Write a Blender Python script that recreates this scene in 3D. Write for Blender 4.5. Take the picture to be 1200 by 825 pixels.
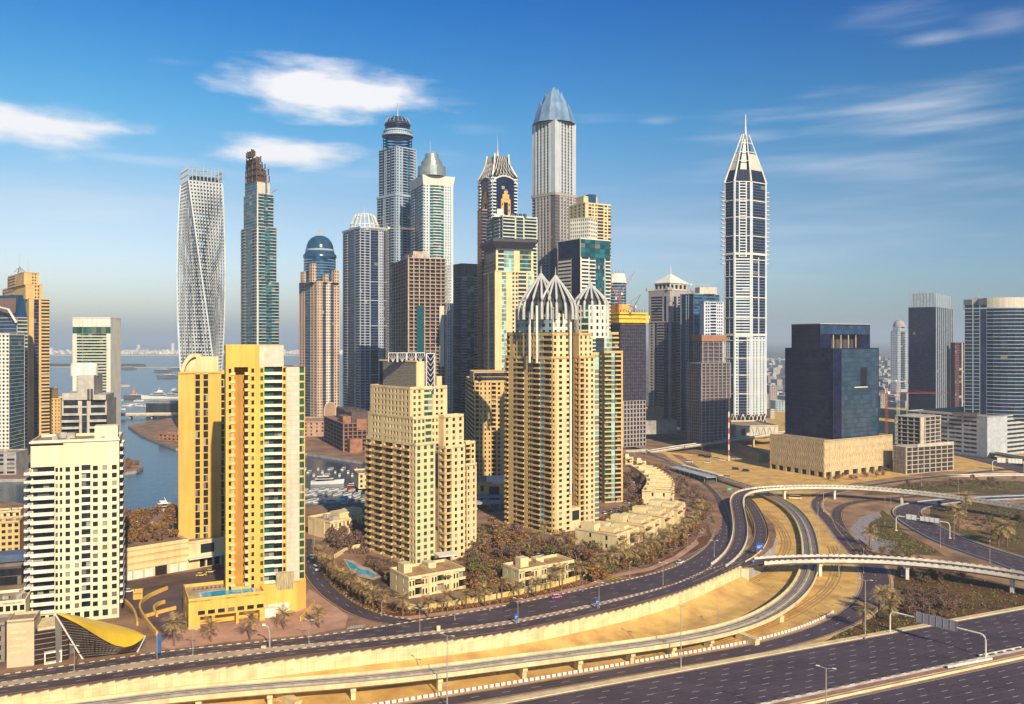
import bpy, math, random
from mathutils import Vector
from mathutils.geometry import delaunay_2d_cdt
R = math.radians
sc = bpy.context.scene
for o in list(bpy.data.objects): bpy.data.objects.remove(o)
rnd = random.Random(7)
CH, K, HY = 112.0, 1000.0, 398.0          # camera height (m), focal length and horizon in photo pixels

# ------------------------------------------------------------------ camera
cd = bpy.data.cameras.new('camera'); cam = bpy.data.objects.new('camera', cd); sc.collection.objects.link(cam)
cam.location = (0, 0, CH); cam.rotation_euler = (R(90), 0, 0)
cd.sensor_width = 36; cd.lens = 36 * K / 1200; cd.shift_y = -14.5 / 1200
cd.clip_start = 1; cd.clip_end = 90000
sc.camera = cam

# ------------------------------------------------------------------ sky, sun, exposure
SUN_AZ, SUN_EL = 157.0, 29.0
w = bpy.data.worlds.new('World'); sc.world = w; w.use_nodes = True
def world():
    nt = w.node_tree; N = nt.nodes; L = nt.links; N.clear()
    def nd(t, **k):
        n = N.new(t)
        for a, b in k.items(): setattr(n, a, b)
        return n
    def mth(op, a, b=None, c=None, clamp=False):
        n = nd('ShaderNodeMath', operation=op, use_clamp=clamp)
        for i, x in enumerate((a, b, c)):
            if x is None: continue
            if isinstance(x, (int, float)): n.inputs[i].default_value = x
            else: L.new(x, n.inputs[i])
        return n.outputs[0]
    out = nd('ShaderNodeOutputWorld'); bg = nd('ShaderNodeBackground'); bg.inputs[1].default_value = 0.093
    L.new(bg.outputs[0], out.inputs[0])
    sky = nd('ShaderNodeTexSky', sky_type='NISHITA', sun_disc=False)
    sky.sun_elevation = R(SUN_EL); sky.sun_rotation = R(SUN_AZ); sky.air_density = 1.15; sky.dust_density = 0.6; sky.ozone_density = 2.2
    tc = nd('ShaderNodeTexCoord'); sp = nd('ShaderNodeSeparateXYZ'); L.new(tc.outputs['Generated'], sp.inputs[0])
    hor = mth('SQRT', mth('ADD', mth('MULTIPLY', sp.outputs[0], sp.outputs[0]), mth('MULTIPLY', sp.outputs[1], sp.outputs[1])))
    el = mth('DIVIDE', sp.outputs[2], mth('MAXIMUM', hor, 0.01))            # tangent of the elevation
    azi = mth('ARCTAN2', sp.outputs[0], sp.outputs[1])                        # compass direction from +Y
    # deeper blue overhead, as a dry clear morning seen away from the sun
    hs = nd('ShaderNodeHueSaturation'); L.new(sky.outputs[0], hs.inputs['Color'])
    hs.inputs['Saturation'].default_value = 1.35; hs.inputs['Value'].default_value = 1.0
    ramp = nd('ShaderNodeValToRGB'); e = ramp.color_ramp.elements
    L.new(mth('MULTIPLY_ADD', el, 1.0, 0.0, True), ramp.inputs[0])
    e[0].position = 0.0; e[0].color = (0.52, 0.66, 1.0, 1); e[1].position = 0.42; e[1].color = (0.0, 0.50, 0.90, 1)
    x = ramp.color_ramp.elements.new(0.07); x.color = (0.78, 0.80, 1.04, 1)
    x = ramp.color_ramp.elements.new(0.15); x.color = (0.86, 0.79, 0.88, 1)
    x = ramp.color_ramp.elements.new(0.25); x.color = (0.44, 0.78, 0.90, 1)
    mul = nd('ShaderNodeMix', data_type='RGBA', blend_type='MULTIPLY'); mul.inputs[0].default_value = 1
    L.new(hs.outputs[0], mul.inputs[6]); L.new(ramp.outputs[0], mul.inputs[7])
    # the sky is paler to the left of the towers, bluer to the right
    tilt = nd('ShaderNodeValToRGB'); t = tilt.color_ramp.elements
    L.new(mth('MULTIPLY_ADD', azi, 0.85, 0.5, True), tilt.inputs[0])
    t[0].color = (1.45, 1.28, 1.15, 1); t[1].color = (0.55, 0.76, 0.86, 1); t[0].position = 0.1; t[1].position = 0.95
    y = tilt.color_ramp.elements.new(0.55); y.color = (1.0, 1.02, 1.03, 1)
    mu2 = nd('ShaderNodeMix', data_type='RGBA', blend_type='MULTIPLY'); mu2.inputs[0].default_value = 1
    L.new(mul.outputs[2], mu2.inputs[6]); L.new(tilt.outputs[0], mu2.inputs[7])
    # wind-drawn clouds, each at its own bearing and elevation
    cv = nd('ShaderNodeCombineXYZ'); L.new(azi, cv.inputs[0]); L.new(mth('MULTIPLY', el, 3.2), cv.inputs[1])
    nz = nd('ShaderNodeTexNoise'); nz.inputs['Scale'].default_value = 11; nz.inputs['Detail'].default_value = 5; nz.inputs['Roughness'].default_value = 0.55
    L.new(cv.outputs[0], nz.inputs['Vector'])
    cv2 = nd('ShaderNodeCombineXYZ'); L.new(mth('MULTIPLY', azi, 1.0), cv2.inputs[0]); L.new(mth('MULTIPLY', el, 9), cv2.inputs[1])
    nz2 = nd('ShaderNodeTexNoise'); nz2.inputs['Scale'].default_value = 5; nz2.inputs['Detail'].default_value = 4
    L.new(cv2.outputs[0], nz2.inputs['Vector'])
    nn = mth('MULTIPLY_ADD', nz.outputs[0], 2.6, -1.3)
    wisp = mth('MULTIPLY_ADD', nz2.outputs[0], 3.0, -1.5)
    tot = None
    for px, py, hw, hh, amp, kind in ((380, 107, 150, 42, 1.25, 0), (450, 110, 100, 22, 1.0, 1), (40, 146, 140, 36, 1.2, 0), (335, 178, 115, 25, 1.0, 0), (690, 139, 60, 11, 0.35, 1), (770, 143, 30, 9, 0.3, 1),
                                (880, 158, 100, 18, 0.45, 1), (1060, 135, 250, 50, 0.70, 1), (1000, 200, 280, 60, 0.42, 1), (900, 270, 300, 70, 0.30, 1), (120, 250, 320, 60, 0.30, 1), (430, 205, 200, 30, 0.30, 1), (1030, 20, 110, 22, 0.35, 1), (200, 72, 40, 8, 0.22, 1),
                                (180, 190, 160, 14, 0.42, 1), (520, 180, 60, 9, 0.45, 1), (450, 95, 70, 12, 0.6, 1), (1180, 25, 60, 22, 0.3, 1),(560,150,60,10,.3,1),(1090,45,60,10,.35,1)):
        r = math.hypot((px - 600) / K, 1); a0 = math.atan2((px - 600) / K, 1); e0 = (HY - py) / K / r
        dx = mth('DIVIDE', mth('SUBTRACT', azi, a0), hw / K / r / r); dy = mth('DIVIDE', mth('SUBTRACT', el, e0), hh / K / r)
        d = mth('SQRT', mth('ADD', mth('MULTIPLY', dx, dx), mth('MULTIPLY', dy, dy)))
        if kind == 0: m = mth('SUBTRACT', mth('ADD', 1.25, mth('MULTIPLY', nn, 0.75)), mth('MULTIPLY', d, 1.25))
        else: m = mth('SUBTRACT', mth('ADD', 0.95, wisp), mth('MULTIPLY', d, 1.0))
        m = nd('ShaderNodeMath', operation='SMOOTHSTEP') if False else m
        mr = nd('ShaderNodeMapRange', interpolation_type='SMOOTHSTEP'); L.new(m, mr.inputs[0]); mr.inputs[1].default_value = 0; mr.inputs[2].default_value = 1.1 if kind == 0 else 2.1
        m = mth('MULTIPLY', mr.outputs[0], amp)
        tot = m if tot is None else mth('MAXIMUM', tot, m)
    tot = mth('MINIMUM', tot, 0.96)
    cl = nd('ShaderNodeMix', data_type='RGBA'); L.new(tot, cl.inputs[0]); L.new(mu2.outputs[2], cl.inputs[6]); cl.inputs[7].default_value = (8.2, 8.1, 8.3, 1)
    L.new(cl.outputs[2], bg.inputs[0])
world()
sd = bpy.data.lights.new('sun', 'SUN'); sun = bpy.data.objects.new('sun', sd); sc.collection.objects.link(sun)
sd.energy = 4.8; sd.angle = R(0.6); sd.color = (1.0, 0.85, 0.62)
sv = Vector((math.sin(R(SUN_AZ)) * math.cos(R(SUN_EL)), math.cos(R(SUN_AZ)) * math.cos(R(SUN_EL)), math.sin(R(SUN_EL))))
sun.rotation_euler = sv.to_track_quat('Z', 'Y').to_euler(); sun.location = (300, -300, 600)
vs = sc.view_settings; vs.view_transform = 'Standard'; vs.look = 'None'; vs.gamma = 1; vs.use_curve_mapping = False; vs.exposure = 0.40
sc.cycles.max_bounces = 5; sc.cycles.diffuse_bounces = 2; sc.cycles.glossy_bounces = 2; sc.cycles.transmission_bounces = 2; sc.cycles.volume_bounces = 0
sc.cycles.use_denoising = True; sc.cycles.caustics_reflective = False; sc.cycles.caustics_refractive = False
sc.cycles.use_adaptive_sampling = True; sc.cycles.adaptive_threshold = 0.02

# ------------------------------------------------------------------ materials
MATS = {}
def _nt(name):
    m = bpy.data.materials.new(name); m.use_nodes = True; nt = m.node_tree
    return m, nt, nt.nodes['Principled BSDF']
def mat(name, c, rough=0.8, var=0.10, scale=0.25, metal=0.0, isl=0.0, spec=0.3, stretch=(1, 1, 1), c2=None, det=4):
    """painted/plastered/natural surface: world-scale noise, optional second colour, optional variation per loose piece"""
    if name in MATS: return MATS[name]
    m, nt, p = _nt(name); N, L = nt.nodes, nt.links
    tc = N.new('ShaderNodeTexCoord'); mp = N.new('ShaderNodeMapping'); mp.inputs['Scale'].default_value = stretch
    ge = N.new('ShaderNodeNewGeometry'); L.new(ge.outputs['Position'], mp.inputs[0])
    nz = N.new('ShaderNodeTexNoise'); nz.inputs['Scale'].default_value = scale; nz.inputs['Detail'].default_value = det; nz.inputs['Roughness'].default_value = .6
    L.new(mp.outputs[0], nz.inputs['Vector'])
    mx = N.new('ShaderNodeMix'); mx.data_type = 'RGBA'
    lo = tuple(max(0, v * (1 - var * 2)) for v in c) if c2 is None else c2
    hi = tuple(min(1, v * (1 + var)) for v in c)
    mr = N.new('ShaderNodeMapRange'); mr.inputs[1].default_value = .32; mr.inputs[2].default_value = .66; L.new(nz.outputs[0], mr.inputs[0])
    mx.inputs[6].default_value = (*lo, 1); mx.inputs[7].default_value = (*hi, 1); L.new(mr.outputs[0], mx.inputs[0])
    col = mx.outputs[2]
    if isl:
        hs = N.new('ShaderNodeHueSaturation'); L.new(col, hs.inputs['Color'])
        r2 = N.new('ShaderNodeMapRange'); L.new(ge.outputs['Random Per Island'], r2.inputs[0]); r2.inputs[3].default_value = 1 - isl; r2.inputs[4].default_value = 1 + isl
        L.new(r2.outputs[0], hs.inputs['Value']); col = hs.outputs[0]
    if any(k in name for k in ('render', 'cladding', 'concrete', 'panel', 'wall', 'screen', 'plaster')):
        # rain streaks and dust: tall narrow stains
        m3 = N.new('ShaderNodeMapping'); m3.inputs['Scale'].default_value = (1, 1, .05); L.new(ge.outputs['Position'], m3.inputs[0])
        n3 = N.new('ShaderNodeTexNoise'); n3.inputs['Scale'].default_value = .55; n3.inputs['Detail'].default_value = 6; L.new(m3.outputs[0], n3.inputs['Vector'])
        r3 = N.new('ShaderNodeMapRange'); L.new(n3.outputs[0], r3.inputs[0]); r3.inputs[1].default_value = .35; r3.inputs[2].default_value = .6; r3.inputs[3].default_value = .87; r3.inputs[4].default_value = 1.03
        h3 = N.new('ShaderNodeHueSaturation'); L.new(col, h3.inputs['Color']); L.new(r3.outputs[0], h3.inputs['Value']); col = h3.outputs[0]
    L.new(col, p.inputs['Base Color']); p.inputs['Roughness'].default_value = rough; p.inputs['Metallic'].default_value = metal
    p.inputs['Specular IOR Level'].default_value = spec
    MATS[name] = m; return m
def glass(name, c, pale=(0.32, 0.30, 0.25), frac=0.10, rough=0.12, var=0.6, spec=0.6, obj=False):
    """opaque window glass: dark, each pane a little different, some with drawn blinds"""
    if name in MATS: return MATS[name]
    m, nt, p = _nt(name); N, L = nt.nodes, nt.links
    ge = N.new('ShaderNodeNewGeometry')
    src = ge.outputs['Random Per Island']
    if obj:
        oi = N.new('ShaderNodeObjectInfo'); ad = N.new('ShaderNodeMath'); ad.operation = 'ADD'; L.new(src, ad.inputs[0]); L.new(oi.outputs['Random'], ad.inputs[1])
        fr = N.new('ShaderNodeMath'); fr.operation = 'FRACT'; L.new(ad.outputs[0], fr.inputs[0]); src = fr.outputs[0]
    rp = N.new('ShaderNodeValToRGB'); L.new(src, rp.inputs[0]); rp.color_ramp.interpolation = 'CONSTANT'
    e = rp.color_ramp.elements
    e[0].position = 0; e[0].color = tuple(v * (1 - var * .7) for v in c) + (1,)
    e[1].position = .35; e[1].color = (*c, 1)
    x = e.new(.7); x.color = tuple(v * (1 + var) for v in c) + (1,)
    if frac > 0:
        x = e.new(1 - frac); x.color = tuple(a * .5 for a in pale) + (1,)
        x = e.new(1 - frac * .45); x.color = (*pale, 1)
    wn = N.new('ShaderNodeTexWhiteNoise'); wn.noise_dimensions = '1D'; L.new(src, wn.inputs['W'])
    v1 = N.new('ShaderNodeVectorMath'); v1.operation = 'SUBTRACT'; L.new(wn.outputs['Color'], v1.inputs[0]); v1.inputs[1].default_value = (.5, .5, .5)
    v2 = N.new('ShaderNodeVectorMath'); v2.operation = 'SCALE'; L.new(v1.outputs[0], v2.inputs[0]); v2.inputs['Scale'].default_value = .05   # panes never sit quite true
    v3 = N.new('ShaderNodeVectorMath'); L.new(v2.outputs[0], v3.inputs[0]); L.new(ge.outputs['Normal'], v3.inputs[1])
    v4 = N.new('ShaderNodeVectorMath'); v4.operation = 'NORMALIZE'; L.new(v3.outputs[0], v4.inputs[0]); L.new(v4.outputs[0], p.inputs['Normal'])
    L.new(rp.outputs[0], p.inputs['Base Color']); p.inputs['Roughness'].default_value = rough; p.inputs['Specular IOR Level'].default_value = spec
    MATS[name] = m; return m

# ------------------------------------------------------------------ mesh helpers
def V3(p, z): return (p[0], p[1], z)
class MB:
    """collects faces; build() links them as ONE mesh object"""
    def __init__(s): s.v = []; s.f = []; s.smooth = False
    def poly(s, pts):
        n = len(s.v); s.v.extend(tuple(p) for p in pts); s.f.append(tuple(range(n, n + len(pts))))
    def quad(s, a, b, c, d): s.poly((a, b, c, d))
    def box(s, x0, x1, y0, y1, z0, z1): s.obox((x0, y0), (1, 0), x1 - x0, y1 - y0, z0, z1)
    def obox(s, o, u, lu, ln, z0, z1):
        """box from corner o along u (lu) and along its left normal (ln)"""
        n = (-u[1], u[0]); a = o; b = (o[0] + u[0] * lu, o[1] + u[1] * lu)
        c = (b[0] + n[0] * ln, b[1] + n[1] * ln); d = (a[0] + n[0] * ln, a[1] + n[1] * ln)
        s.prism((a, b, c, d), z0, z1, bot=True)
    def prism(s, P, z0, z1, top=True, bot=False, Q=None):
        Q = Q or P; k = len(s.v); n = len(P)
        s.v += [(p[0], p[1], z0) for p in P] + [(p[0], p[1], z1) for p in Q]
        for i in range(n): j = (i + 1) % n; s.f.append((k + i, k + j, k + n + j, k + n + i))
        if top: s.f.append(tuple(range(k + n, k + 2 * n)))
        if bot: s.f.append(tuple(range(k + n - 1, k - 1, -1)))
    def lathe(s, cx, cy, prof, n=24, a0=0.0, a1=2 * math.pi):
        k = len(s.v); full = abs(a1 - a0 - 2 * math.pi) < 1e-6; m = n if full else n + 1
        for r, z in prof:
            for i in range(m):
                a = a0 + (a1 - a0) * i / n; s.v.append((cx + r * math.cos(a), cy + r * math.sin(a), z))
        for j in range(len(prof) - 1):
            for i in range(n):
                i2 = (i + 1) % m
                s.f.append((k + j * m + i, k + j * m + i2, k + (j + 1) * m + i2, k + (j + 1) * m + i))
    def tube(s, pts, r, n=6, r2=None):
        P = [Vector(p) for p in pts]; k = len(s.v); N = len(P)
        for i, p in enumerate(P):
            t = (P[min(i + 1, N - 1)] - P[max(i - 1, 0)]).normalized()
            up = Vector((0, 0, 1)) if abs(t.z) < .9 else Vector((0, 1, 0))
            a = t.cross(up).normalized(); b = a.cross(t)
            rr = r if r2 is None else r + (r2 - r) * i / (N - 1)
            for q in range(n):
                g = 2 * math.pi * q / n; c = p + a * (rr * math.cos(g)) + b * (rr * math.sin(g)); s.v.append(tuple(c))
        for i in range(N - 1):
            for q in range(n):
                q2 = (q + 1) % n; s.f.append((k + i * n + q, k + i * n + q2, k + (i + 1) * n + q2, k + (i + 1) * n + q))
        s.f.append(tuple(range(k + n - 1, k - 1, -1))); s.f.append(tuple(range(k + (N - 1) * n, k + N * n)))
    def build(s, name, m, parent=None, off=None, smooth=None):
        if not s.f: return None
        if off is None: off = tuple(world_loc(parent)) if parent else (0, 0, 0)
        me = bpy.data.meshes.new(name)
        me.from_pydata([(x - off[0], y - off[1], z - off[2]) for x, y, z in s.v] if any(off) else s.v, [], s.f)
        if m: me.materials.append(m)
        if s.smooth if smooth is None else smooth:
            me.polygons.foreach_set('use_smooth', [True] * len(me.polygons))
        me.update()
        o = bpy.data.objects.new(name, me); sc.collection.objects.link(o)
        if parent: o.parent = parent
        return o
def world_loc(o):
    v = Vector((0, 0, 0))
    while o: v = v + o.location; o = o.parent
    return v
def tag(o, label=None, cat=None, group=None, kind=None):
    if label: o['label'] = label
    if cat: o['category'] = cat
    if group: o['group'] = group
    if kind: o['kind'] = kind
    return o
def empty(name, label, cat, loc=(0, 0, 0), rz=0, group=None):
    o = bpy.data.objects.new(name, None); sc.collection.objects.link(o); o.location = loc; o.rotation_euler = (0, 0, rz)
    o.empty_display_size = 1
    return tag(o, label, cat, group)
def copy_tree(o, parent=None):
    c = o.copy(); sc.collection.objects.link(c)
    if parent: c.parent = parent
    for ch in KIDS.get(o.name, ()): copy_tree(ch, c)
    return c
KIDS = {}
def kids(o):
    """remember the children of a prototype so that copies need no scene search"""
    KIDS[o.name] = [c for c in bpy.data.objects if c.parent == o]
    for c in KIDS[o.name]: kids(c)
ORD = 'first second third fourth fifth sixth seventh eighth ninth tenth eleventh twelfth thirteenth fourteenth fifteenth sixteenth seventeenth eighteenth nineteenth twentieth'.split()
TENS = ['', '', 'twenty', 'thirty', 'forty', 'fifty', 'sixty', 'seventy', 'eighty', 'ninety']
def nth(i):
    if i < 20: return ORD[i]
    t, u = divmod(i + 1, 10)
    return (TENS[t] + '-' + ORD[u - 1]) if u else TENS[t][:-1] + 'ieth'
def gp(px, py, z=0.0):
    Y = (CH - z) * K / (py - HY); return ((px - 600) * Y / K, Y)
def ax(px, Y): return (px - 600) * Y / K
def azt(py, Y): return CH - (py - HY) * Y / K
def lerp(a, b, t): return tuple(x + (y - x) * t for x, y in zip(a, b))
def smooth01(t): t = min(1, max(0, t)); return t * t * (3 - 2 * t)
def cat_rom(P, step):
    """smooth curve through points (any dimension), sampled about every step metres"""
    out = []; n = len(P)
    for i in range(n - 1):
        p0, p1, p2, p3 = P[max(i - 1, 0)], P[i], P[i + 1], P[min(i + 2, n - 1)]
        m = max(2, int(math.hypot(p2[0] - p1[0], p2[1] - p1[1]) / step))
        for k in range(m):
            t = k / m
            out.append(tuple(.5 * (2 * b + (c - a) * t + (2 * a - 5 * b + 4 * c - d) * t * t + (3 * b - a - 3 * c + d) * t ** 3) for a, b, c, d in zip(p0, p1, p2, p3)))
    out.append(P[-1])
    for _ in range(6):
        out = [out[0]] + [tuple((a + 2 * b + c) / 4 for a, b, c in zip(out[i - 1], out[i], out[i + 1])) for i in range(1, len(out) - 1)] + [out[-1]]
    return out
# ------------------------------------------------------------------ ground, water
ASPH = mat('asphalt', (0.098, 0.069, 0.080), .75, .18, .06, c2=(0.066, 0.046, 0.053), stretch=(.6, 1.5, 1), det=8)
ASPH2 = mat('asphalt_worn', (0.12, 0.078, 0.075), .8, .22, .10, c2=(0.08, 0.052, 0.055))
SAND = mat('sand', (0.68, 0.43, 0.13), .95, .15, .11, c2=(0.47, 0.265, 0.08), det=13)
SOIL = mat('soil', (0.33, 0.195, 0.11), .95, .2, .06, c2=(0.15, 0.082, 0.05), det=11)
GRASS = mat('dry_turf', (0.17, 0.105, 0.035), .95, .2, .07, c2=(0.06, 0.045, 0.018), det=11)
PAVE = mat('pink_paving', (0.52, 0.29, 0.19), .85, .15, .12, c2=(0.40, 0.22, 0.15))
PALEP = mat('pale_paving', (0.55, 0.40, 0.25), .85, .15, .15)
CONC = mat('pale_concrete', (0.76, 0.60, 0.33), .8, .10, .15)
WHITEC = mat('white_concrete', (0.74, 0.68, 0.56), .75, .10, .2)
GREYC = mat('grey_concrete', (0.40, 0.37, 0.35), .85, .15, .15)
KERBD = mat('kerb_black', (0.14, 0.10, 0.08), .7)
WORN = mat('asphalt_polished', (0.084, 0.058, 0.066), .55, .25, .10, c2=(0.048, 0.034, 0.039), det=8)
LINEW = mat('road_paint_white', (0.52, 0.46, 0.43), .6, .15, 1.5)
LINEY = mat('road_paint_yellow', (0.68, 0.40, 0.08), .6, .15, 1.5)
STEEL = mat('galvanised_steel', (0.50, 0.47, 0.42), .45, .1, metal=.3)
RAILM = mat('rail_ballast', (0.20, 0.15, 0.13), .9, .2, .4)
LOWZ = -8.0
def land_h(x, y):
    return -8.0 * smooth01((x - 90) / 90) * smooth01((y - 430) / 170)
def sheet(name, P, m, hf, step, skirt=None, label=None, cat=None, kind='structure', sm=None):
    """flat or rolling ground sheet inside the outline P"""
    n = len(P); xs = [p[0] for p in P]; ys = [p[1] for p in P]
    pts = [Vector(p[:2]) for p in P]
    if step:
        x = min(xs) + step / 2
        while x < max(xs):
            y = min(ys) + step / 2
            while y < max(ys):
                ins = False; j = n - 1
                for i in range(n):
                    if (ys[i] > y) != (ys[j] > y) and x < (xs[j] - xs[i]) * (y - ys[i]) / (ys[j] - ys[i]) + xs[i]: ins = not ins
                    j = i
                if ins: pts.append(Vector((x, y)))
                y += step
            x += step
    vs_, es, fs, *_ = delaunay_2d_cdt(pts, [], [list(range(n))], 1, 1e-4)
    b = MB(); b.v = [(v.x, v.y, hf(v.x, v.y)) for v in vs_]; b.f = [tuple(f) for f in fs]
    o = b.build(name, m); tag(o, label, cat, None, kind)
    if skirt is not None:
        s = MB()
        for i in range(n):
            a, c = P[i], P[(i + 1) % n]
            if hf(*a[:2]) > skirt + .3 or hf(*c[:2]) > skirt + .3:
                s.quad(V3(a, skirt), V3(c, skirt), V3(c, hf(*c[:2])), V3(a, hf(*a[:2])))
        s.build('quay_edge', sm or GREYC, o)
    return o
FARM = mat('far_desert', (0.20, 0.17, 0.13), .95, .2, .004, c2=(0.07, 0.085, 0.07), det=8)
b = MB(); b.quad((-60000, -400, -9.0), (60000, -400, -9.0), (60000, 70000, -9.0), (-60000, 70000, -9.0))
tag(b.build('ground', FARM), 'wide desert plain under the whole city reaching the horizon', 'ground', None, 'structure')
# low sandy interchange floor and the raised marina land
P = [(-400, 100), (700, 330), (900, 700), (520, 1250), (-20, 1250), (-20, 500), (-150, 330)]
tag(sheet('interchange_ground', [(-500, 60), (1200, 60), (1200, 1500), (120, 1500), (60, 440), (-500, 200)], SAND, lambda x, y: LOWZ - .06, 0), 'sandy floor of the road interchange below the retaining wall', 'ground', None, 'structure')
WALLT = [(-1400, 1)] + [gp(*p) for p in ((-40, 824.5), (100, 805), (200, 792), (300, 780), (400, 767.5), (500, 756), (600, 743), (700, 722.5), (760, 708), (800, 695), (840, 677.5), (868, 664.5))]
WALLT[0] = (WALLT[1][0] - 500, WALLT[1][1] - 200)
EDGE = [gp(893, 652), gp(906, 641, -1), gp(910, 626, -2), gp(907, 612, -3.5), gp(898, 601, -5), gp(887, 591, -6.5)]
NSH = [(190, 800), (230, 1000), (330, 1500), (-150, 1500), (ax(215, 1270), 1270), (ax(196, 1215), 1215)] + [gp(150, 499), gp(165, 509), gp(206, 525), gp(300, 528), gp(360, 531), gp(425, 541), gp(462, 558), gp(458, 580)]
SSH = [gp(432, 589), gp(352, 593), gp(262, 598), gp(140, 601), gp(60, 596), gp(14, 588), gp(-60, 584), (-900, 640)]
LAND = WALLT + EDGE + NSH + SSH + [(WALLT[0][0] - 200, 300)]
sheet('marina_land', LAND, SOIL, lambda x, y: land_h(x, y), 16, -9.2, 'raised brown city ground between the marina water and the retaining wall', 'ground')
sheet('west_bank', [gp(168, 547), gp(160, 551.5), gp(140, 554.5), gp(60, 560), gp(26, 561), gp(-200, 566), (-1500, 800), (-1500, 1200), (ax(60, 1180), 1180), gp(128, 498), gp(133, 522), gp(140, 539), gp(158, 542)],
      SOIL, lambda x, y: 0, 0, -4, 'far bank of the marina channel with a rounded tip', 'ground')
def water_mat():
    m, nt, p = _nt('sea_water'); N, L = nt.nodes, nt.links
    p.inputs['Base Color'].default_value = (0.012, 0.050, 0.078, 1); p.inputs['Roughness'].default_value = .22; p.inputs['Specular IOR Level'].default_value = .5
    ge = N.new('ShaderNodeNewGeometry'); mp = N.new('ShaderNodeMapping'); mp.inputs['Scale'].default_value = (1, .6, 1); L.new(ge.outputs['Position'], mp.inputs[0])
    a = N.new('ShaderNodeTexNoise'); a.inputs['Scale'].default_value = .12; a.inputs['Detail'].default_value = 6; L.new(mp.outputs[0], a.inputs['Vector'])
    bp = N.new('ShaderNodeBump'); bp.inputs['Strength'].default_value = .25; bp.inputs['Distance'].default_value = 1.0; L.new(a.outputs[0], bp.inputs['Height']); L.new(bp.outputs[0], p.inputs['Normal'])
    return m
WATER = water_mat()
b = MB(); b.poly([(-30000, 540, -2.4), (-50, 540, -2.4), (-50, 900, -2.4), (-20, 1400, -2.4), (250, 3000, -2.4), (250, 7000, -2.4), (2500, 22000, -2.4), (9000, 70000, -2.4), (-40000, 70000, -2.4)])
tag(b.build('sea_water', WATER), 'blue water of the marina channel opening into the sea', 'water', None, 'structure')

# ------------------------------------------------------------------ roads
def normals(S):
    out = []
    for i in range(len(S)):
        a, c = S[max(i - 1, 0)], S[min(i + 1, len(S) - 1)]
        dx, dy = c[0] - a[0], c[1] - a[1]; l = math.hypot(dx, dy) or 1
        out.append((-dy / l, dx / l))
    return out
def centre(pts, zf=None, step=4.0):
    """road centre line from (px, py, width, z) samples"""
    P = []
    for q in pts:
        px, py, wd = q[:3]; z = q[3] if len(q) > 3 else 0.0
        if zf:
            for _ in range(12): x, y = gp(px, py, z); z = .5 * z + .5 * zf(x, y)
        x, y = gp(px, py, z); P.append((x, y, z, wd))
    S = cat_rom(P, step)
    if zf: S = [(x, y, zf(x, y), wd) for x, y, z, wd in S]
    return S
def sweep(mb, S, prof, closed=False, dz=0.0):
    """carry a cross-section of (offset, height) or functions of width along the line"""
    N = normals(S); k = len(mb.v); n = len(prof)
    for (x, y, z, wd), (nx, ny) in zip(S, N):
        for of, h in prof:
            of = of(wd) if callable(of) else of
            mb.v.append((x + nx * of, y + ny * of, z + h + dz))
    for i in range(len(S) - 1):
        for j in range(n if closed else n - 1):
            j2 = (j + 1) % n; mb.f.append((k + i * n + j, k + i * n + j2, k + (i + 1) * n + j2, k + (i + 1) * n + j))
H = lambda f, d=0.0: (lambda wd: wd * .5 * f + d)
def strip(mb, S, o0, o1, h, on=None, off=0, phase=0.0):
    """painted line between two offsets; on/off lengths for dashes"""
    if on is None: sweep(mb, S, [(o0, h), (o1, h)]); return
    N = normals(S); d = phase; per = on + off
    acc = [0]
    for i in range(1, len(S)): acc.append(acc[-1] + math.hypot(S[i][0] - S[i-1][0], S[i][1] - S[i-1][1]))
    def at(s):
        s = min(max(s, 0), acc[-1] - 1e-6)
        lo = 0; hi = len(acc) - 1
        while hi - lo > 1:
            m = (lo + hi) // 2
            if acc[m] <= s: lo = m
            else: hi = m
        t = (s - acc[lo]) / (acc[hi] - acc[lo] or 1)
        p = lerp(S[lo], S[hi], t); nn = lerp(N[lo], N[hi], t); return p, nn
    while d + on < acc[-1]:
        (p, n0), (q, n1) = at(d), at(d + on); r = []
        for (x, y, z, wd), (nx, ny), of in ((p, n0, o0), (q, n1, o0), (q, n1, o1), (p, n0, o1)):
            of = of(wd) if callable(of) else of; r.append((x + nx * of, y + ny * of, z + h))
        mb.quad(*r); d += per
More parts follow.
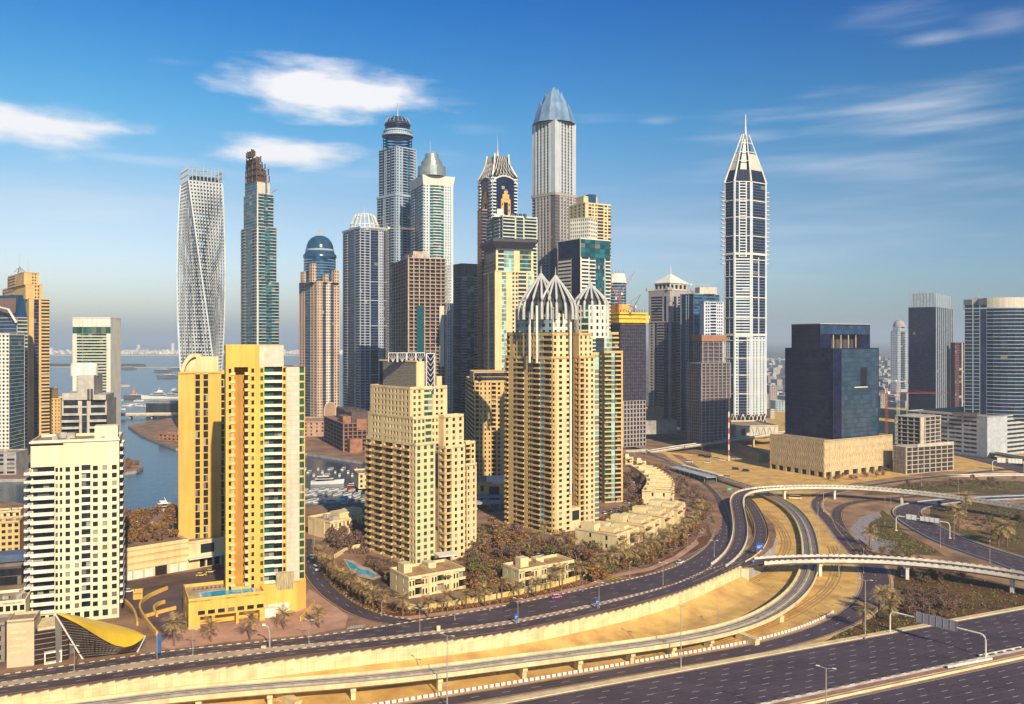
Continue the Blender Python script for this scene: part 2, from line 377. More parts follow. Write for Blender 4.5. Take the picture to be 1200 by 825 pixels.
def road(name, label, S, lanes, m=ASPH, h=.10, edge='y', verge=None, kerb=None, dash=(3.2, 8.0)):
    b = MB(); sweep(b, S, [(H(1), h), (H(-1), h)]); o = b.build(name, m); tag(o, label, 'road', None, 'structure')
    if verge:
        v = MB(); sweep(v, S, [(H(1, verge), h - .05), (H(-1, -verge), h - .05)]); v.build('shoulder', PALEP, o)
    wm = MB()
    for i in range(lanes):
        f = -1 + (2 * i + 1) / lanes
        for d in (-.85, .85): strip(wm, S, H(f, d + .32), H(f, d - .32), h + .014)
    wm.build('wheel_track', WORN, o)
    lm = MB()
    for i in range(1, lanes):
        f = -1 + 2 * i / lanes; strip(lm, S, H(f, .13), H(f, -.13), h + .03, dash[0], dash[1], (i * 3.7) % 9)
    if lm.f: lm.build('lane_marking', LINEW, o)
    if edge:
        em = MB()
        for sgn in (1, -1): strip(em, S, H(sgn, -sgn * .35), H(sgn, -sgn * .65), h + .03)
        em.build('edge_line', LINEY if edge == 'y' else LINEW, o)
    if kerb:
        ka, kb = MB(), MB()
        for sgn in ((1, -1) if kerb == 2 else (kerb,)):
            for mbk, ph in ((ka, 0), (kb, 1.6)):
                t = MB(); strip(t, S, H(sgn, 0), H(sgn, sgn * .45), .26, 1.6, 1.6, ph)
                for f in t.f:
                    q = [t.v[i] for i in f]; lo = [(a, c, e - .2) for a, c, e in q]
                    mbk.quad(*q)
                    for i in range(4): mbk.quad(lo[i], lo[(i + 1) % 4], q[(i + 1) % 4], q[i])
        ka.build('kerb', WHITEC, o); kb.build('kerb', KERBD, o)
    return o
def viaduct(o, S, depth, par=.95, m=WHITEC, inner=.25, base=None, name='girder', notch=True):
    """deck slab, haunched girder and parapets under and beside a road line"""
    g = MB(); sweep(g, S, [(H(1, .5), .06), (H(1, .5), -.55), (H(.45), -depth), (H(-.45), -depth), (H(-1, -.5), -.55), (H(-1, -.5), .06), (H(1, .5), .055)])
    g.build(name, m, o)
    for s in (1, -1):
        p = MB(); sweep(p, S, [(H(s, s * .52), -.3), (H(s, s * .52), par), (H(s, s * (.52 - inner * 1.4)), par), (H(s, s * (.52 - inner * 1.4)), .05)]); p.build('parapet', m, o)
        if notch:
            q = MB()
            strip(q, S, H(s, s * .50), H(s, s * .22), par + .35, 1.7, 1.5)
            t = MB()
            for f in q.f:
                c = [q.v[i] for i in f]; lo = [(a, e, d - .33) for a, e, d in c]
                t.quad(*c)
                for i in range(4): t.quad(lo[i], lo[(i + 1) % 4], c[(i + 1) % 4], c[i])
            t.build('parapet_rail', m, o)
def wall_skirt(mb, S, side, top, zbot=-9.2, off=.5):
    N = normals(S); L_ = []
    for (x, y, z, wd), (nx, ny) in zip(S, N):
        d = side * (wd / 2 + off); L_.append((x + nx * d, y + ny * d, z))
    for a, c in zip(L_, L_[1:]):
        mb.quad((a[0], a[1], zbot), (c[0], c[1], zbot), (c[0], c[1], c[2] + top), (a[0], a[1], a[2] + top))
SA = centre([(-120, 813, 7), (0, 796, 7), (100, 781.5, 7), (200, 767, 7), (300, 757, 7), (380, 749, 8), (440, 742, 11.5), (520, 730.5, 15), (600, 718, 18), (700, 697, 19), (760, 683, 18), (800, 671, 16), (825, 656, 13.5), (841, 640, 11), (848, 622, 9.5), (847, 604, 9), (840, 586, 9), (828, 571, 8.5), (812, 559, 8), (795, 549, 8), (775, 538, 8), (750, 527, 8)], land_h)
road('inner_frontage_road', 'frontage road with parking bays curving past the villas and palms', SA, 3, kerb=2)
SB = centre([(-120, 828, 7.2), (0, 810.5, 7.2), (100, 797, 7.2), (200, 783, 7.2), (300, 771, 7.2), (400, 759, 7.2), (500, 748, 7.2), (600, 735, 7.2), (700, 714, 7.5), (760, 699, 8), (800, 687, 8.5), (840, 670, 9), (872, 660, 9)], lambda x, y: 0.0)
road('outer_frontage_road', 'dark two lane carriageway along the top of the retaining wall', SB, 2, kerb=1)
SF1 = centre([(858, 664.5, 8, 0), (872, 660, 8.2, 0.05), (900, 656.8, 8.4, .2), (960, 655, 8.6, .5), (1000, 655.2, 8.6, .6), (1050, 657.2, 8.6, .6), (1100, 661.5, 8.6, .6), (1150, 667.5, 8.6, .6), (1200, 675.5, 8.6, .6), (1270, 689, 8.6, .6)])
f1 = road('flyover', 'pale flyover nearest the big highway, running level to the right edge', SF1, 2)
viaduct(f1, SF1[4:], 2.0)
SF2 = centre([(806, 681, 6, .1), (835, 668, 6.5, .1), (856, 652, 7, .2), (866, 634, 7.5, .3), (867.5, 616, 7.5, .4), (865, 600, 7.5, .6), (863, 588, 7.8, .8), (868, 579, 8, .8), (885, 574, 8, .8), (925, 571.3, 8, .8), (970, 571, 8, .8), (1000, 571.6, 8, .8), (1050, 575.2, 8, .8), (1100, 580.7, 8, .8), (1150, 587.3, 8, .8), (1200, 595.5, 8, .8), (1270, 608, 8, .8)])
f2 = road('flyover', 'long curved flyover sweeping in a hairpin down beside the frontage road', SF2, 2)
viaduct(f2, SF2[8:], 1.9)
i2 = next(i for i, s in enumerate(SF2) if s[1] > 604)
b = MB(); wall_skirt(b, SF2[6:i2], 1, -.3); wall_skirt(b, SF2[6:i2], -1, -.3); b.build('ramp_wall', CONC, f2)
SC = centre([(842, 670, 5, .08), (862, 660, 6, .06), (880, 648, 7, -.1), (890, 634, 7.5, -.5), (891.5, 620, 7.5, -1.6), (887.5, 607, 7.5, -3.2), (882, 596, 7.5, -5), (876, 588, 7.5, -6.3), (866, 580, 7.5, -7)])
c_ = road('slip_road', 'slip road dipping from the retaining wall top under the hairpin flyover', SC, 2)
b = MB(); wall_skirt(b, SC[6:], -1, .9); b.build('side_wall', CONC, c_); b = MB(); wall_skirt(b, SC[10:], 1, .2); b.build('side_wall', CONC, c_)
LZ = lambda x, y: LOWZ
SE = centre([(380, 846, 7.5), (430, 838, 7.5), (520, 823, 7.5), (600, 810, 7.5), (700, 793, 7.8), (800, 775.5, 8.4), (860, 765.5, 9), (900, 757.5, 9.5), (950, 743.5, 10), (985, 729.5, 11), (1010, 713, 12), (1024, 696, 13), (1027, 679, 13.5), (1020, 661, 14), (1006, 645, 14), (990, 629.5, 12), (974, 613, 8.5), (962.5, 602, 7.5), (956, 592, 7.5), (962, 582.5, 7.5), (985, 575.3, 7.5), (1030, 567.3, 7.5), (1070, 561.8, 7.5), (1110, 557.5, 7.5), (1160, 552, 7.5), (1230, 546, 7.5)], LZ)
road('exit_road', 'exit road winding from the highway edge up through the interchange', SE, 2, verge=1.2)
SE2 = centre([(1012, 650, 7), (998, 634, 7), (985, 617, 7.2), (980, 603, 7.5), (985, 594, 7.5), (1003, 588.5, 7.5), (1035, 585, 7.5), (1070, 582.3, 7), (1120, 580, 7), (1200, 578, 7), (1300, 576, 7)], LZ)
road('loop_road', 'narrow inner loop road under the hairpin flyover', SE2, 2, h=.115)
SE3 = centre([(1290, 707, 20), (1230, 676.5, 20), (1200, 663.5, 20), (1168, 653, 20), (1120, 636.5, 19), (1092, 623, 18), (1071, 611, 17), (1062, 601.5, 16), (1068, 594.5, 15), (1090, 590, 13), (1120, 586.8, 11), (1160, 584.5, 9.5), (1230, 582, 9)], LZ)
r3 = road('loop_ramp', 'broad walled loop ramp of several lanes at the right edge', SE3, 5, h=.13)
BLUEC = mat('blue_grey_concrete', (0.34, 0.40, 0.46), .8)
for s in (1, -1):
    b = MB(); sweep(b, SE3, [(H(s, s * 1.2), -.1), (H(s, s * 1.2), .9), (H(s, s * .75), .9), (H(s, s * .6), .1)]); b.build('barrier', BLUEC, r3)
# the big highway: two carriageways with a barrier strip between
def line_road(pts): return cat_rom([(*gp(px, py, LOWZ), LOWZ, wd) for px, py, wd in pts], 8)
up = [gp(*p, LOWZ) for p in ((480, 838), (860, 776.5), (1200, 715.5))]; dn = [gp(*p, LOWZ) for p in ((888, 826), (1200, 760.5))]
dx, dy = dn[1][0] - dn[0][0], dn[1][1] - dn[0][1]; l = math.hypot(dx, dy); U = (dx / l, dy / l); NV = (-U[1], U[0])
def hw_line(a, t): return (a[0] + U[0] * t, a[1] + U[1] * t)
top0 = up[1]; wid = (top0[0] - dn[0][0]) * NV[0] + (top0[1] - dn[0][1]) * NV[1]
def hw(offset, wd, a=-420, b_=900, bend=0.0):
    return [(*[p + NV[i] * offset for i, p in enumerate(hw_line(dn[0], t))], LOWZ, wd) for t in range(a, b_, 12)]
SZ = hw(wid / 2, wid); road('highway', 'wide purple grey highway carriageway with six lanes of white dashes', SZ, 8, h=.15, edge='w', dash=(3, 7))
SZ2 = hw(-8 - 17, 34); road('highway', 'second highway carriageway in the bottom right corner', SZ2, 8, h=.15, edge='w', dash=(3, 7))
md = MB(); sweep(md, hw(-4, 8), [(H(1), .2), (H(-1), .2)]); m_ = md.build('median_strip', mat('median_paving', (0.36, 0.20, 0.12), .9, .2, .2)); tag(m_, 'brown paved strip between the two highway carriageways', 'median', None, 'structure')
for of, hh, wd_, mm in ((-1.0, 1.0, .5, GREYC), (-6.6, .9, .5, CONC), (-4.2, .35, .6, PALEP)):
    b = MB(); sweep(b, hw(of, 1), [(wd_ * .8, .15), (wd_ * .3, hh), (-wd_ * .3, hh), (-wd_ * .8, .15)]); b.build('median_barrier', mm, m_)
b = MB(); strip(b, hw(-1.0, 1), .35, -.35, 1.3, 2.4, 2.4)
b2 = MB()
for f in b.f:
    c = [b.v[i] for i in f]; lo = [(x, y, z - .4) for x, y, z in c]; b2.quad(*c)
    for i in range(4): b2.quad(lo[i], lo[(i + 1) % 4], c[(i + 1) % 4], c[i])
b2.build('median_barrier', KERBD, m_)
sep = MB(); sweep(sep, hw(wid + 1.6, 2.6), [(H(1), .1), (H(1), .45), (H(-1), .45), (H(-1), .1)]); tag(sep.build('highway_kerb', CONC), 'pale yellow kerb strip between exit road and highway', 'kerb', None, 'structure')
for (a0, a1, off_) in ((1112, 1180, -6.0), (1146, 1196, -1.6)): pass
for lab, pxa, pya, pxb, pyb in (('short white crash barrier by the gantry foot on the highway median', 1111, 785, 1163, 775), ('white crash barrier at the far end of the highway median', 1148, 772, 1197, 762)):
    a, c = gp(pxa, pya, LOWZ), gp(pxb, pyb, LOWZ); l2 = math.hypot(c[0] - a[0], c[1] - a[1])
    e = empty('crash_barrier', lab, 'barrier', (a[0], a[1], LOWZ + .2))
    q = MB(); q.obox(a, ((c[0] - a[0]) / l2, (c[1] - a[1]) / l2), l2, .5, LOWZ + .6, LOWZ + 1.4); q.build('rail', WHITEC, e)
    for i in range(int(l2 / 3)): t = i * 3 + 1; q = MB(); q.obox((a[0] + (c[0] - a[0]) * t / l2, a[1] + (c[1] - a[1]) * t / l2), ((c[0] - a[0]) / l2, (c[1] - a[1]) / l2), .3, .4, LOWZ + .2, LOWZ + .6); q.build('post', GREYC, e)
# median between the two frontage carriageways
def between(S1, S2, i0, i1, name, label, m):
    b = MB(); N1 = normals(S1)
    A = []
    for s, n in zip(S1[i0:i1], N1[i0:i1]):
        p = (s[0] - n[0] * s[3] / 2, s[1] - n[1] * s[3] / 2)
        q = min(S2, key=lambda t: (t[0] - p[0]) ** 2 + (t[1] - p[1]) ** 2); k = S2.index(q); nn = normals(S2)[k] if False else n
        A.append((p, (q[0] + nn[0] * q[3] / 2, q[1] + nn[1] * q[3] / 2)))
    for (p, q), (r, t) in zip(A, A[1:]): b.quad((*q, .22), (*t, .22), (*r, .22), (*p, .22))
    return tag(b.build(name, m), label, 'median', None, 'structure')
iA = next(i for i, s in enumerate(SA) if s[0] > gp(770, 680)[0])
med = between(SA, SB, 0, iA, 'road_median', 'pale paved median with chequered kerbs between the frontage carriageways', PALEP)
# retaining wall with its toothed parapet
rw = empty('retaining_wall', 'long pale panelled retaining wall under the frontage road', 'wall', (WALLT[6][0], WALLT[6][1], LOWZ))
WS = cat_rom([(x, y, 0, 1) for x, y in WALLT], 6)
PAN = mat('wall_panel', (0.80, 0.64, 0.34), .85, .10, .12, isl=.12, stretch=(1, 1, 3))
WN = normals(WS)
acc = 0; pan, cop, tooth = MB(), MB(), MB()
sweep(cop, WS, [(-.75, -.5), (-.75, .35), (.5, .35), (.5, 0)])
strip(pan, WS, -.5, -.5, 0, 2.35, .08)
pv = []
for f in pan.f:
    a, c = pan.v[f[0]], pan.v[f[1]]; pv.append((a, c))
pan = MB()
for a, c in pv:
    pan.quad((a[0], a[1], LOWZ - .5), (c[0], c[1], LOWZ - .5), (c[0], c[1], -.4), (a[0], a[1], -.4))
body = MB(); sweep(body, WS, [(-.45, LOWZ - .6), (-.45, 0)])
strip(tooth, WS, -.78, -.1, .34, 2.6, 1.2)
t2 = MB()
for f in tooth.f:
    q = [tooth.v[i] for i in f]
    a, c, d, e = q
    hi = [(x, y, z + .62) for x, y, z in q]
    t2.quad(a, c, hi[1], (a[0], a[1], a[2] + .25)); t2.quad(e, d, hi[2], (e[0], e[1], e[2] + .25)); t2.quad((a[0], a[1], a[2] + .25), hi[1], hi[2], (e[0], e[1], e[2] + .25)); t2.quad(c, d, hi[2], hi[1])
body.build('wall_body', GREYC, rw); pan.build('wall_panel', PAN, rw); cop.build('coping', CONC, rw); t2.build('parapet_rail', CONC, rw)
# sand banked against the wall foot
SB2 = MB()
sweep(SB2, WS[10:], [(-.4, LOWZ + 3.6), (-3.2, LOWZ + 2.3), (-8, LOWZ + .7), (-13, LOWZ + .03)])
tag(SB2.build('sand_bank', SAND, smooth=True), 'bank of yellow sand heaped along the foot of the retaining wall', 'sand', None, 'structure')
# metro viaduct
SM = centre([(-150, 864, 8.2, -2), (0, 841, 8.2, -2), (100, 828, 8.2, -2), (200, 815, 8.2, -2), (300, 806, 8.2, -2), (400, 798.5, 8.2, -2), (500, 788.5, 8.2, -2), (600, 776, 8.2, -2), (700, 763, 8.2, -2.1), (760, 755, 8.2, -2.3), (800, 749, 8.2, -2.6), (850, 738.5, 8.2, -3.2), (890, 724.5, 8.2, -4.2), (918, 708, 8.2, -5.2), (938, 689, 8.2, -6), (948, 668, 8.2, -6.5), (950, 648, 8.2, -6.6), (946, 624, 8.2, -6.6), (937, 606, 8.2, -6.6), (922, 592, 8.2, -6.6), (900, 580.5, 8.2, -6.6), (873, 570, 8.2, -6.4), (838, 559, 8.2, -6), (800, 547, 8.2, -6), (765, 536, 8.2, -6)])
b = MB(); sweep(b, SM, [(H(1), 0), (H(-1), 0)]); mo = tag(b.build('metro_viaduct', RAILM), 'twin track metro viaduct curving along the sand below the wall', 'viaduct')
viaduct(mo, SM, 2.0, 1.0, CONC, notch=False)
b = MB()
for o_ in (-2.9, -1.5, 1.5, 2.9): sweep(b, SM, [(o_ - .09, .05), (o_ - .09, .28), (o_ + .09, .28), (o_ + .09, .05)])
b.build('rail', STEEL, mo)
for o_ in (-2.2, 2.2):
    b = MB(); sweep(b, SM, [(o_ - 1.15, .02), (o_ - 1.15, .10), (o_ + 1.15, .10), (o_ + 1.15, .02)]); b.build('track_slab', mat('track_slab', (0.24, 0.19, 0.16), .9, .2, .3), mo)
b = MB(); sweep(b, SM, [(-.55, .02), (-.55, .5), (.55, .5), (.55, .02)]); b.build('walkway', mat('walkway', (0.40, 0.33, 0.26), .9, .2, .3), mo)
def pier(mb, x, y, z0, z1, n, wid=3.0, th=1.5):
    u = (n[0], n[1]); c = (x - u[0] * wid / 2 + u[1] * th / 2 * 1, y - u[1] * wid / 2 - u[0] * th / 2)
    mb.obox((x - u[0] * wid / 2 - (-u[1]) * th / 2, y - u[1] * wid / 2 - u[0] * th / 2), u, wid, th, z0, z1 - 1.0)
    mb.obox((x - u[0] * wid * .8 - (-u[1]) * th * .6, y - u[1] * wid * .8 - u[0] * th * .6), u, wid * 1.6, th * 1.2, z1 - 1.0, z1)
def piers(o, S, depth, pxs, zb, m=CONC, wid=3.0):
    N = normals(S)
    for px in pxs:
        i = min(range(len(S)), key=lambda k: abs(S[k][0] * K / S[k][1] + 600 - px) + (0 if S[k][1] < 700 else 500))
        x, y, z, wd = S[i]; b = MB(); pier(b, x, y, zb, z - depth + .02, N[i], wid); b.build('pier', m, o)
piers(mo, SM, 2.0, (20, 122, 228, 322, 420, 518, 610, 680, 740, 790, 832, 868), LOWZ)
piers(f1, SF1, 2.0, (963, 1063, 1187), LOWZ, WHITEC, 2.6)
piers(f2, SF2, 1.9, (916, 981, 1060, 1128), LOWZ, WHITEC, 2.2)
b = MB(); x, y = gp(872, 664, 0); b.obox((x - 3, y - 1), (1, 0), 5.0, 10, LOWZ - .5, -.9); b.build('abutment', CONC, f1)
# cross beams lying on the sand under the metro
for lab, a, c in (('pale concrete crossbeam on sand beside the exit road', (862, 748), (885, 757)), ('pale concrete crossbeam at the bottom edge under the metro', (318, 816), (345, 832)), ('small concrete block on sand under the metro curve', (905, 727), (914, 730))):
    p, q = gp(*a, LOWZ), gp(*c, LOWZ); l2 = math.hypot(q[0] - p[0], q[1] - p[1]); b = MB(); u = ((q[0] - p[0]) / l2, (q[1] - p[1]) / l2)
    b.obox(p, u, l2, 2.6, LOWZ - .1, LOWZ + 2.2); b.obox((p[0] - u[0] * .3, p[1] - u[1] * .3), u, l2 + .6, 2.7, LOWZ + 2.2, LOWZ + 2.6)
    tag(b.build('crossbeam', CONC), lab, 'concrete beam')
# ------------------------------------------------------------------ building kit
GL_NAVY = glass('navy_glass', (0.008, 0.016, 0.055), frac=.02, rough=.25, spec=.16, var=.4)
GL_DARK = glass('dark_glass', (0.012, 0.016, 0.024), frac=.15, rough=.2, obj=True)
GL_BLUE = glass('blue_glass', (0.012, 0.060, 0.13), frac=.03, rough=.15, spec=.4)
GL_TEAL = glass('teal_glass', (0.012, 0.085, 0.11), frac=.06, rough=.15)
GL_CYAN = glass('pale_cyan_glass', (0.20, 0.38, 0.38), frac=.10, rough=.2)
GL_GREEN = glass('green_glass', (0.02, 0.10, 0.075), frac=.15, rough=.2)
GL_GREY = glass('grey_glass', (0.026, 0.034, 0.045), frac=.03, rough=.2, spec=.35, var=.35)
ROOFM = mat('roof_screed', (0.36, 0.27, 0.17), .95, .2, .2)
PLANT = mat('roof_plant', (0.42, 0.38, 0.32), .8, .2, .4, isl=.25)
class Bld:
    """one building: an Empty at its base with one mesh per part; panes and balconies can be parts one by one"""
    def __init__(s, name, label, cat, x, y, z=0.0, single=False, **mats):
        s.root = empty(name, label, cat, (x, y, z)); s.p = {}; s.mats = mats; s.single = single; s.panes = []; s.balc = []
    def part(s, name, m=None):
        if name not in s.p: s.p[name] = (MB(), m or s.mats.get(name) or s.mats.get('wall'))
        return s.p[name][0]
    def roof(s, P, z, par=1.1, t=.45, m=None, wall='wall'):
        s.part('roof', m or s.mats.get('roof', ROOFM)).poly([(x, y, z - .3) for x, y in P])
        if par:
            W = s.part(wall); cx = sum(p[0] for p in P) / len(P); cy = sum(p[1] for p in P) / len(P)
            def inn(p): d = math.hypot(p[0] - cx, p[1] - cy) or 1; f = max(0.0, 1 - t * 1.3 / d); return (cx + (p[0] - cx) * f, cy + (p[1] - cy) * f)
            I = [inn(p) for p in P]
            for i in range(len(P)):
                j = (i + 1) % len(P); a, c, d, e = P[i], P[j], I[j], I[i]
                W.quad(V3(a, z - .6), V3(c, z - .6), V3(c, z + par), V3(a, z + par)); W.quad(V3(a, z + par), V3(c, z + par), V3(d, z + par), V3(e, z + par)); W.quad(V3(e, z + par), V3(d, z + par), V3(d, z - .3), V3(e, z - .3))
    def clutter(s, P, z, n, hmax=3.0, seed=1):
        """lift housings, tanks and cooling units standing on a roof"""
        r = random.Random(seed); xs = [p[0] for p in P]; cx = sum(xs) / len(P); cy = sum(p[1] for p in P) / len(P)
        for i in range(n):
            a = P[r.randrange(len(P))]; t = r.uniform(.1, .62); x, y = cx + (a[0] - cx) * t, cy + (a[1] - cy) * t
            k = r.uniform(1, 3.2); b = MB(); th = r.choice((.35, .9)); b.obox((x, y), (math.cos(th), math.sin(th)), k, k * r.uniform(.6, 1.4), z - .35, z + r.uniform(.8, hmax)); b.build('roof_unit', PLANT, s.root)
    def finish(s, most=100):
        for name, (b, m) in s.p.items():
            o = b.build(name, m, s.root)
        if s.single:
            for store, name, key in ((s.panes, 'window', 'glass'), (s.balc, 'balcony', 'balcony')):
                store.sort(key=lambda q: q[0])
                for d, b, m in store[:most]: b.build(name, m, s.root)
                rest = {}
                for d, b, m in store[most:]:
                    g = rest.setdefault(m.name, (MB(), m))[0]; k = len(g.v); g.v += b.v; g.f += [tuple(i + k for i in f) for f in b.f]
                for g, m in rest.values(): o = g.build(name, m, s.root); o['kind'] = 'stuff'
        else:
            for ch in s.root.children:
                nm = ch.name.split('.')[0]
                if nm in ('window', 'balcony', 'band', 'column_grid', 'recess', 'fin', 'hoist_strip') or nm.endswith('_window'): ch['kind'] = 'stuff'
        return s.root
CAMP = Vector((0, 0, CH))
def grid(b, P, L, Hh, strips, fh, z0=0.0):
    """facade of vertical strips on the surface P(u, v, depth)"""
    nf = max(1, round(Hh / fh)); tot = sum(s[1] for s in strips); acc = 0.0
    for st in strips:
        kind, wd = st[0], st[1]; o = st[2] if len(st) > 2 else {}
        u0, u1 = acc / tot, (acc + wd) / tot; acc += wd
        va, vb = o.get('v0', 0.0), o.get('v1', 1.0); off = o.get('off', 0.0)
        def Q(a, v, d, u0=u0, u1=u1, off=off, va=va, vb=vb): return P(u0 + (u1 - u0) * a, va + (vb - va) * v, d - off)
        W = b.part(o.get('part', 'wall'), o.get('m')); n = o.get('n', 1); d = o.get('d', .35); gm = o.get('g'); gname = o.get('gp', 'window')
        gname_ = o.get('gp', 'window'); G = None if (b.single and gname_.endswith('window')) else b.part(gname if not gm else gname + '_' + gm.name.split('_')[0] if False else gname, None) if not gm else b.part(o.get('gp', 'tinted_window'), gm)
        gmat = gm or b.mats.get('window')
        def pane(p0, p1, p2, p3):
            if G is None:
                m = MB(); m.quad(p0, p1, p2, p3); b.panes.append(((Vector(p0) - CAMP).length, m, gmat))
            else: G.quad(p0, p1, p2, p3)
        k = nf if 'n_f' not in o else o['n_f']; k = max(1, round(k * (vb - va)))
        if off:
            for e in (0, 1): W.quad(Q(e, 0, 0), Q(e, 0, off + .4), Q(e, 1, off + .4), Q(e, 1, 0))
            if o.get('v1') or True: W.quad(Q(0, 1, 0), Q(1, 1, 0), Q(1, 1, off + .4), Q(0, 1, off + .4))
        if kind == 'w': W.quad(Q(0, 0, 0), Q(1, 0, 0), Q(1, 1, 0), Q(0, 1, 0))
        elif kind == 'p':
            wf = o.get('wf', .55); lo, hi = o.get('lo', .28), o.get('hi', .82); g = (1 - wf) / n
            E = [0.0]
            for i in range(n): E += [(i + (1 - wf) / 2) / n, (i + (1 + wf) / 2) / n]
            E.append(1.0)
            for i in range(0, len(E), 2): W.quad(Q(E[i], 0, 0), Q(E[i + 1], 0, 0), Q(E[i + 1], 1, 0), Q(E[i], 1, 0))
            Sp = b.part(o['sp_part'], o.get('spm')) if 'sp_part' in o else W
            for i in range(n):
                a, c = E[2 * i + 1], E[2 * i + 2]
                for f in range(k):
                    vl, vh = (f + lo) / k, (f + hi) / k; vp = 0 if f == 0 else (f - 1 + hi) / k
                    Sp.quad(Q(a, vp, 0), Q(c, vp, 0), Q(c, vl, 0), Q(a, vl, 0))
                    W.quad(Q(a, vl, 0), Q(c, vl, 0), Q(c, vl, d), Q(a, vl, d)); W.quad(Q(a, vh, d), Q(c, vh, d), Q(c, vh, 0), Q(a, vh, 0))
                    W.quad(Q(a, vl, 0), Q(a, vl, d), Q(a, vh, d), Q(a, vh, 0)); W.quad(Q(c, vl, d), Q(c, vl, 0), Q(c, vh, 0), Q(c, vh, d))
                    pane(Q(a, vl, d), Q(c, vl, d), Q(c, vh, d), Q(a, vh, d))
                W.quad(Q(a, (k - 1 + hi) / k, 0), Q(c, (k - 1 + hi) / k, 0), Q(c, 1, 0), Q(a, 1, 0))
        elif kind == 'g':
            sp = o.get('sp', .12)
            for e in (0, 1): W.quad(Q(e, 0, 0), Q(e, 0, d), Q(e, 1, d), Q(e, 1, 0))
            W.quad(Q(0, 1, 0), Q(1, 1, 0), Q(1, 1, d), Q(0, 1, d))
            B = b.part(o.get('bp', 'band'), o.get('bm'))
            for f in range(k):
                for i in range(n): pane(Q(i / n, (f + sp) / k, d), Q((i + 1) / n, (f + sp) / k, d), Q((i + 1) / n, (f + 1) / k, d), Q(i / n, (f + 1) / k, d))
                if sp:
                    dd = d - o.get('bd', .08)
                    B.quad(Q(0, f / k, dd), Q(1, f / k, dd), Q(1, (f + sp) / k, dd), Q(0, (f + sp) / k, dd)); B.quad(Q(0, (f + sp) / k, dd), Q(1, (f + sp) / k, dd), Q(1, (f + sp) / k, d), Q(0, (f + sp) / k, d))
                    B.quad(Q(0, f / k, d), Q(1, f / k, d), Q(1, f / k, dd), Q(0, f / k, dd))
        elif kind == 'r':
            sp = o.get('sp', .42); B = b.part(o.get('bp', 'wall'), o.get('bm'))
            for e in (0, 1): W.quad(Q(e, 0, 0), Q(e, 0, d), Q(e, 1, d), Q(e, 1, 0))
            for f in range(k):
                a, c, t = f / k, (f + sp) / k, (f + 1) / k
                B.quad(Q(0, a, 0), Q(1, a, 0), Q(1, c, 0), Q(0, c, 0)); B.quad(Q(0, c, 0), Q(1, c, 0), Q(1, c, d), Q(0, c, d)); B.quad(Q(0, a, d), Q(1, a, d), Q(1, a, 0), Q(0, a, 0))
                for i in range(n): pane(Q(i / n, c, d), Q((i + 1) / n, c, d), Q((i + 1) / n, t, d), Q(i / n, t, d))
            W.quad(Q(0, 1, 0), Q(1, 1, 0), Q(1, 1, d), Q(0, 1, d))
        elif kind == 'b':
            par = o.get('par', .34); pr = o.get('pr', .5); d = o.get('d', 1.3); sl = o.get('sl', 0.0)
            for e in (0, 1): W.quad(Q(e, 0, 0), Q(e, 0, d), Q(e, 1, d), Q(e, 1, 0))
            for f in range(k):
                a, c, t = f / k, (f + par) / k, (f + 1) / k
                for i in range(n): pane(Q(i / n, a + .04 / k, d), Q((i + 1) / n, a + .04 / k, d), Q((i + 1) / n, t, d), Q(i / n, t, d))
                B = MB() if b.single else b.part('balcony', b.mats.get('balcony'))
                B.quad(Q(0, a, -pr), Q(1, a, -pr), Q(1, c, -pr), Q(0, c, -pr)); B.quad(Q(0, c, -pr), Q(1, c, -pr), Q(1, c, -pr + .2), Q(0, c, -pr + .2)); B.quad(Q(1, a + .05 / k, -pr + .2), Q(0, a + .05 / k, -pr + .2), Q(0, c, -pr + .2), Q(1, c, -pr + .2))
                B.quad(Q(0, a + .05 / k, -pr + .2), Q(1, a + .05 / k, -pr + .2), Q(1, a + .05 / k, d), Q(0, a + .05 / k, d)); B.quad(Q(0, a, d), Q(1, a, d), Q(1, a, -pr), Q(0, a, -pr))
                for e in (0, 1): B.quad(Q(e, a, -pr), Q(e, a, 0), Q(e, c, 0), Q(e, c, -pr))
                if b.single: b.balc.append(((Vector(Q(.5, a, 0)) - CAMP).length, B, b.mats.get('balcony') or b.mats['wall']))
            W.quad(Q(0, 1, 0), Q(1, 1, 0), Q(1, 1, d), Q(0, 1, d))
def face(b, p0, p1, z0, z1, fh, strips, q0=None, q1=None):
    """flat (or leaning) facade from p0 to p1, left to right as seen from outside"""
    q0 = q0 or p0; q1 = q1 or p1; dx, dy = p1[0] - p0[0], p1[1] - p0[1]; l = math.hypot(dx, dy); n = (dy / l, -dx / l)
    def P(u, v, d):
        a = lerp(p0, p1, u); c = lerp(q0, q1, u); return (a[0] + (c[0] - a[0]) * v - n[0] * d, a[1] + (c[1] - a[1]) * v - n[1] * d, z0 + (z1 - z0) * v)
    grid(b, P, l, z1 - z0, strips, fh)
def arc(b, cx, cy, r, a0, a1, z0, z1, fh, strips, r1=None):
    """curved facade, angles in degrees, anticlockwise = left to right as seen from outside"""
    r1 = r if r1 is None else r1
    def P(u, v, d):
        a = R(a0 + (a1 - a0) * u); rr = r + (r1 - r) * v - d; return (cx + rr * math.cos(a), cy + rr * math.sin(a), z0 + (z1 - z0) * v)
    grid(b, P, abs(R(a1 - a0)) * r, z1 - z0, strips, fh)
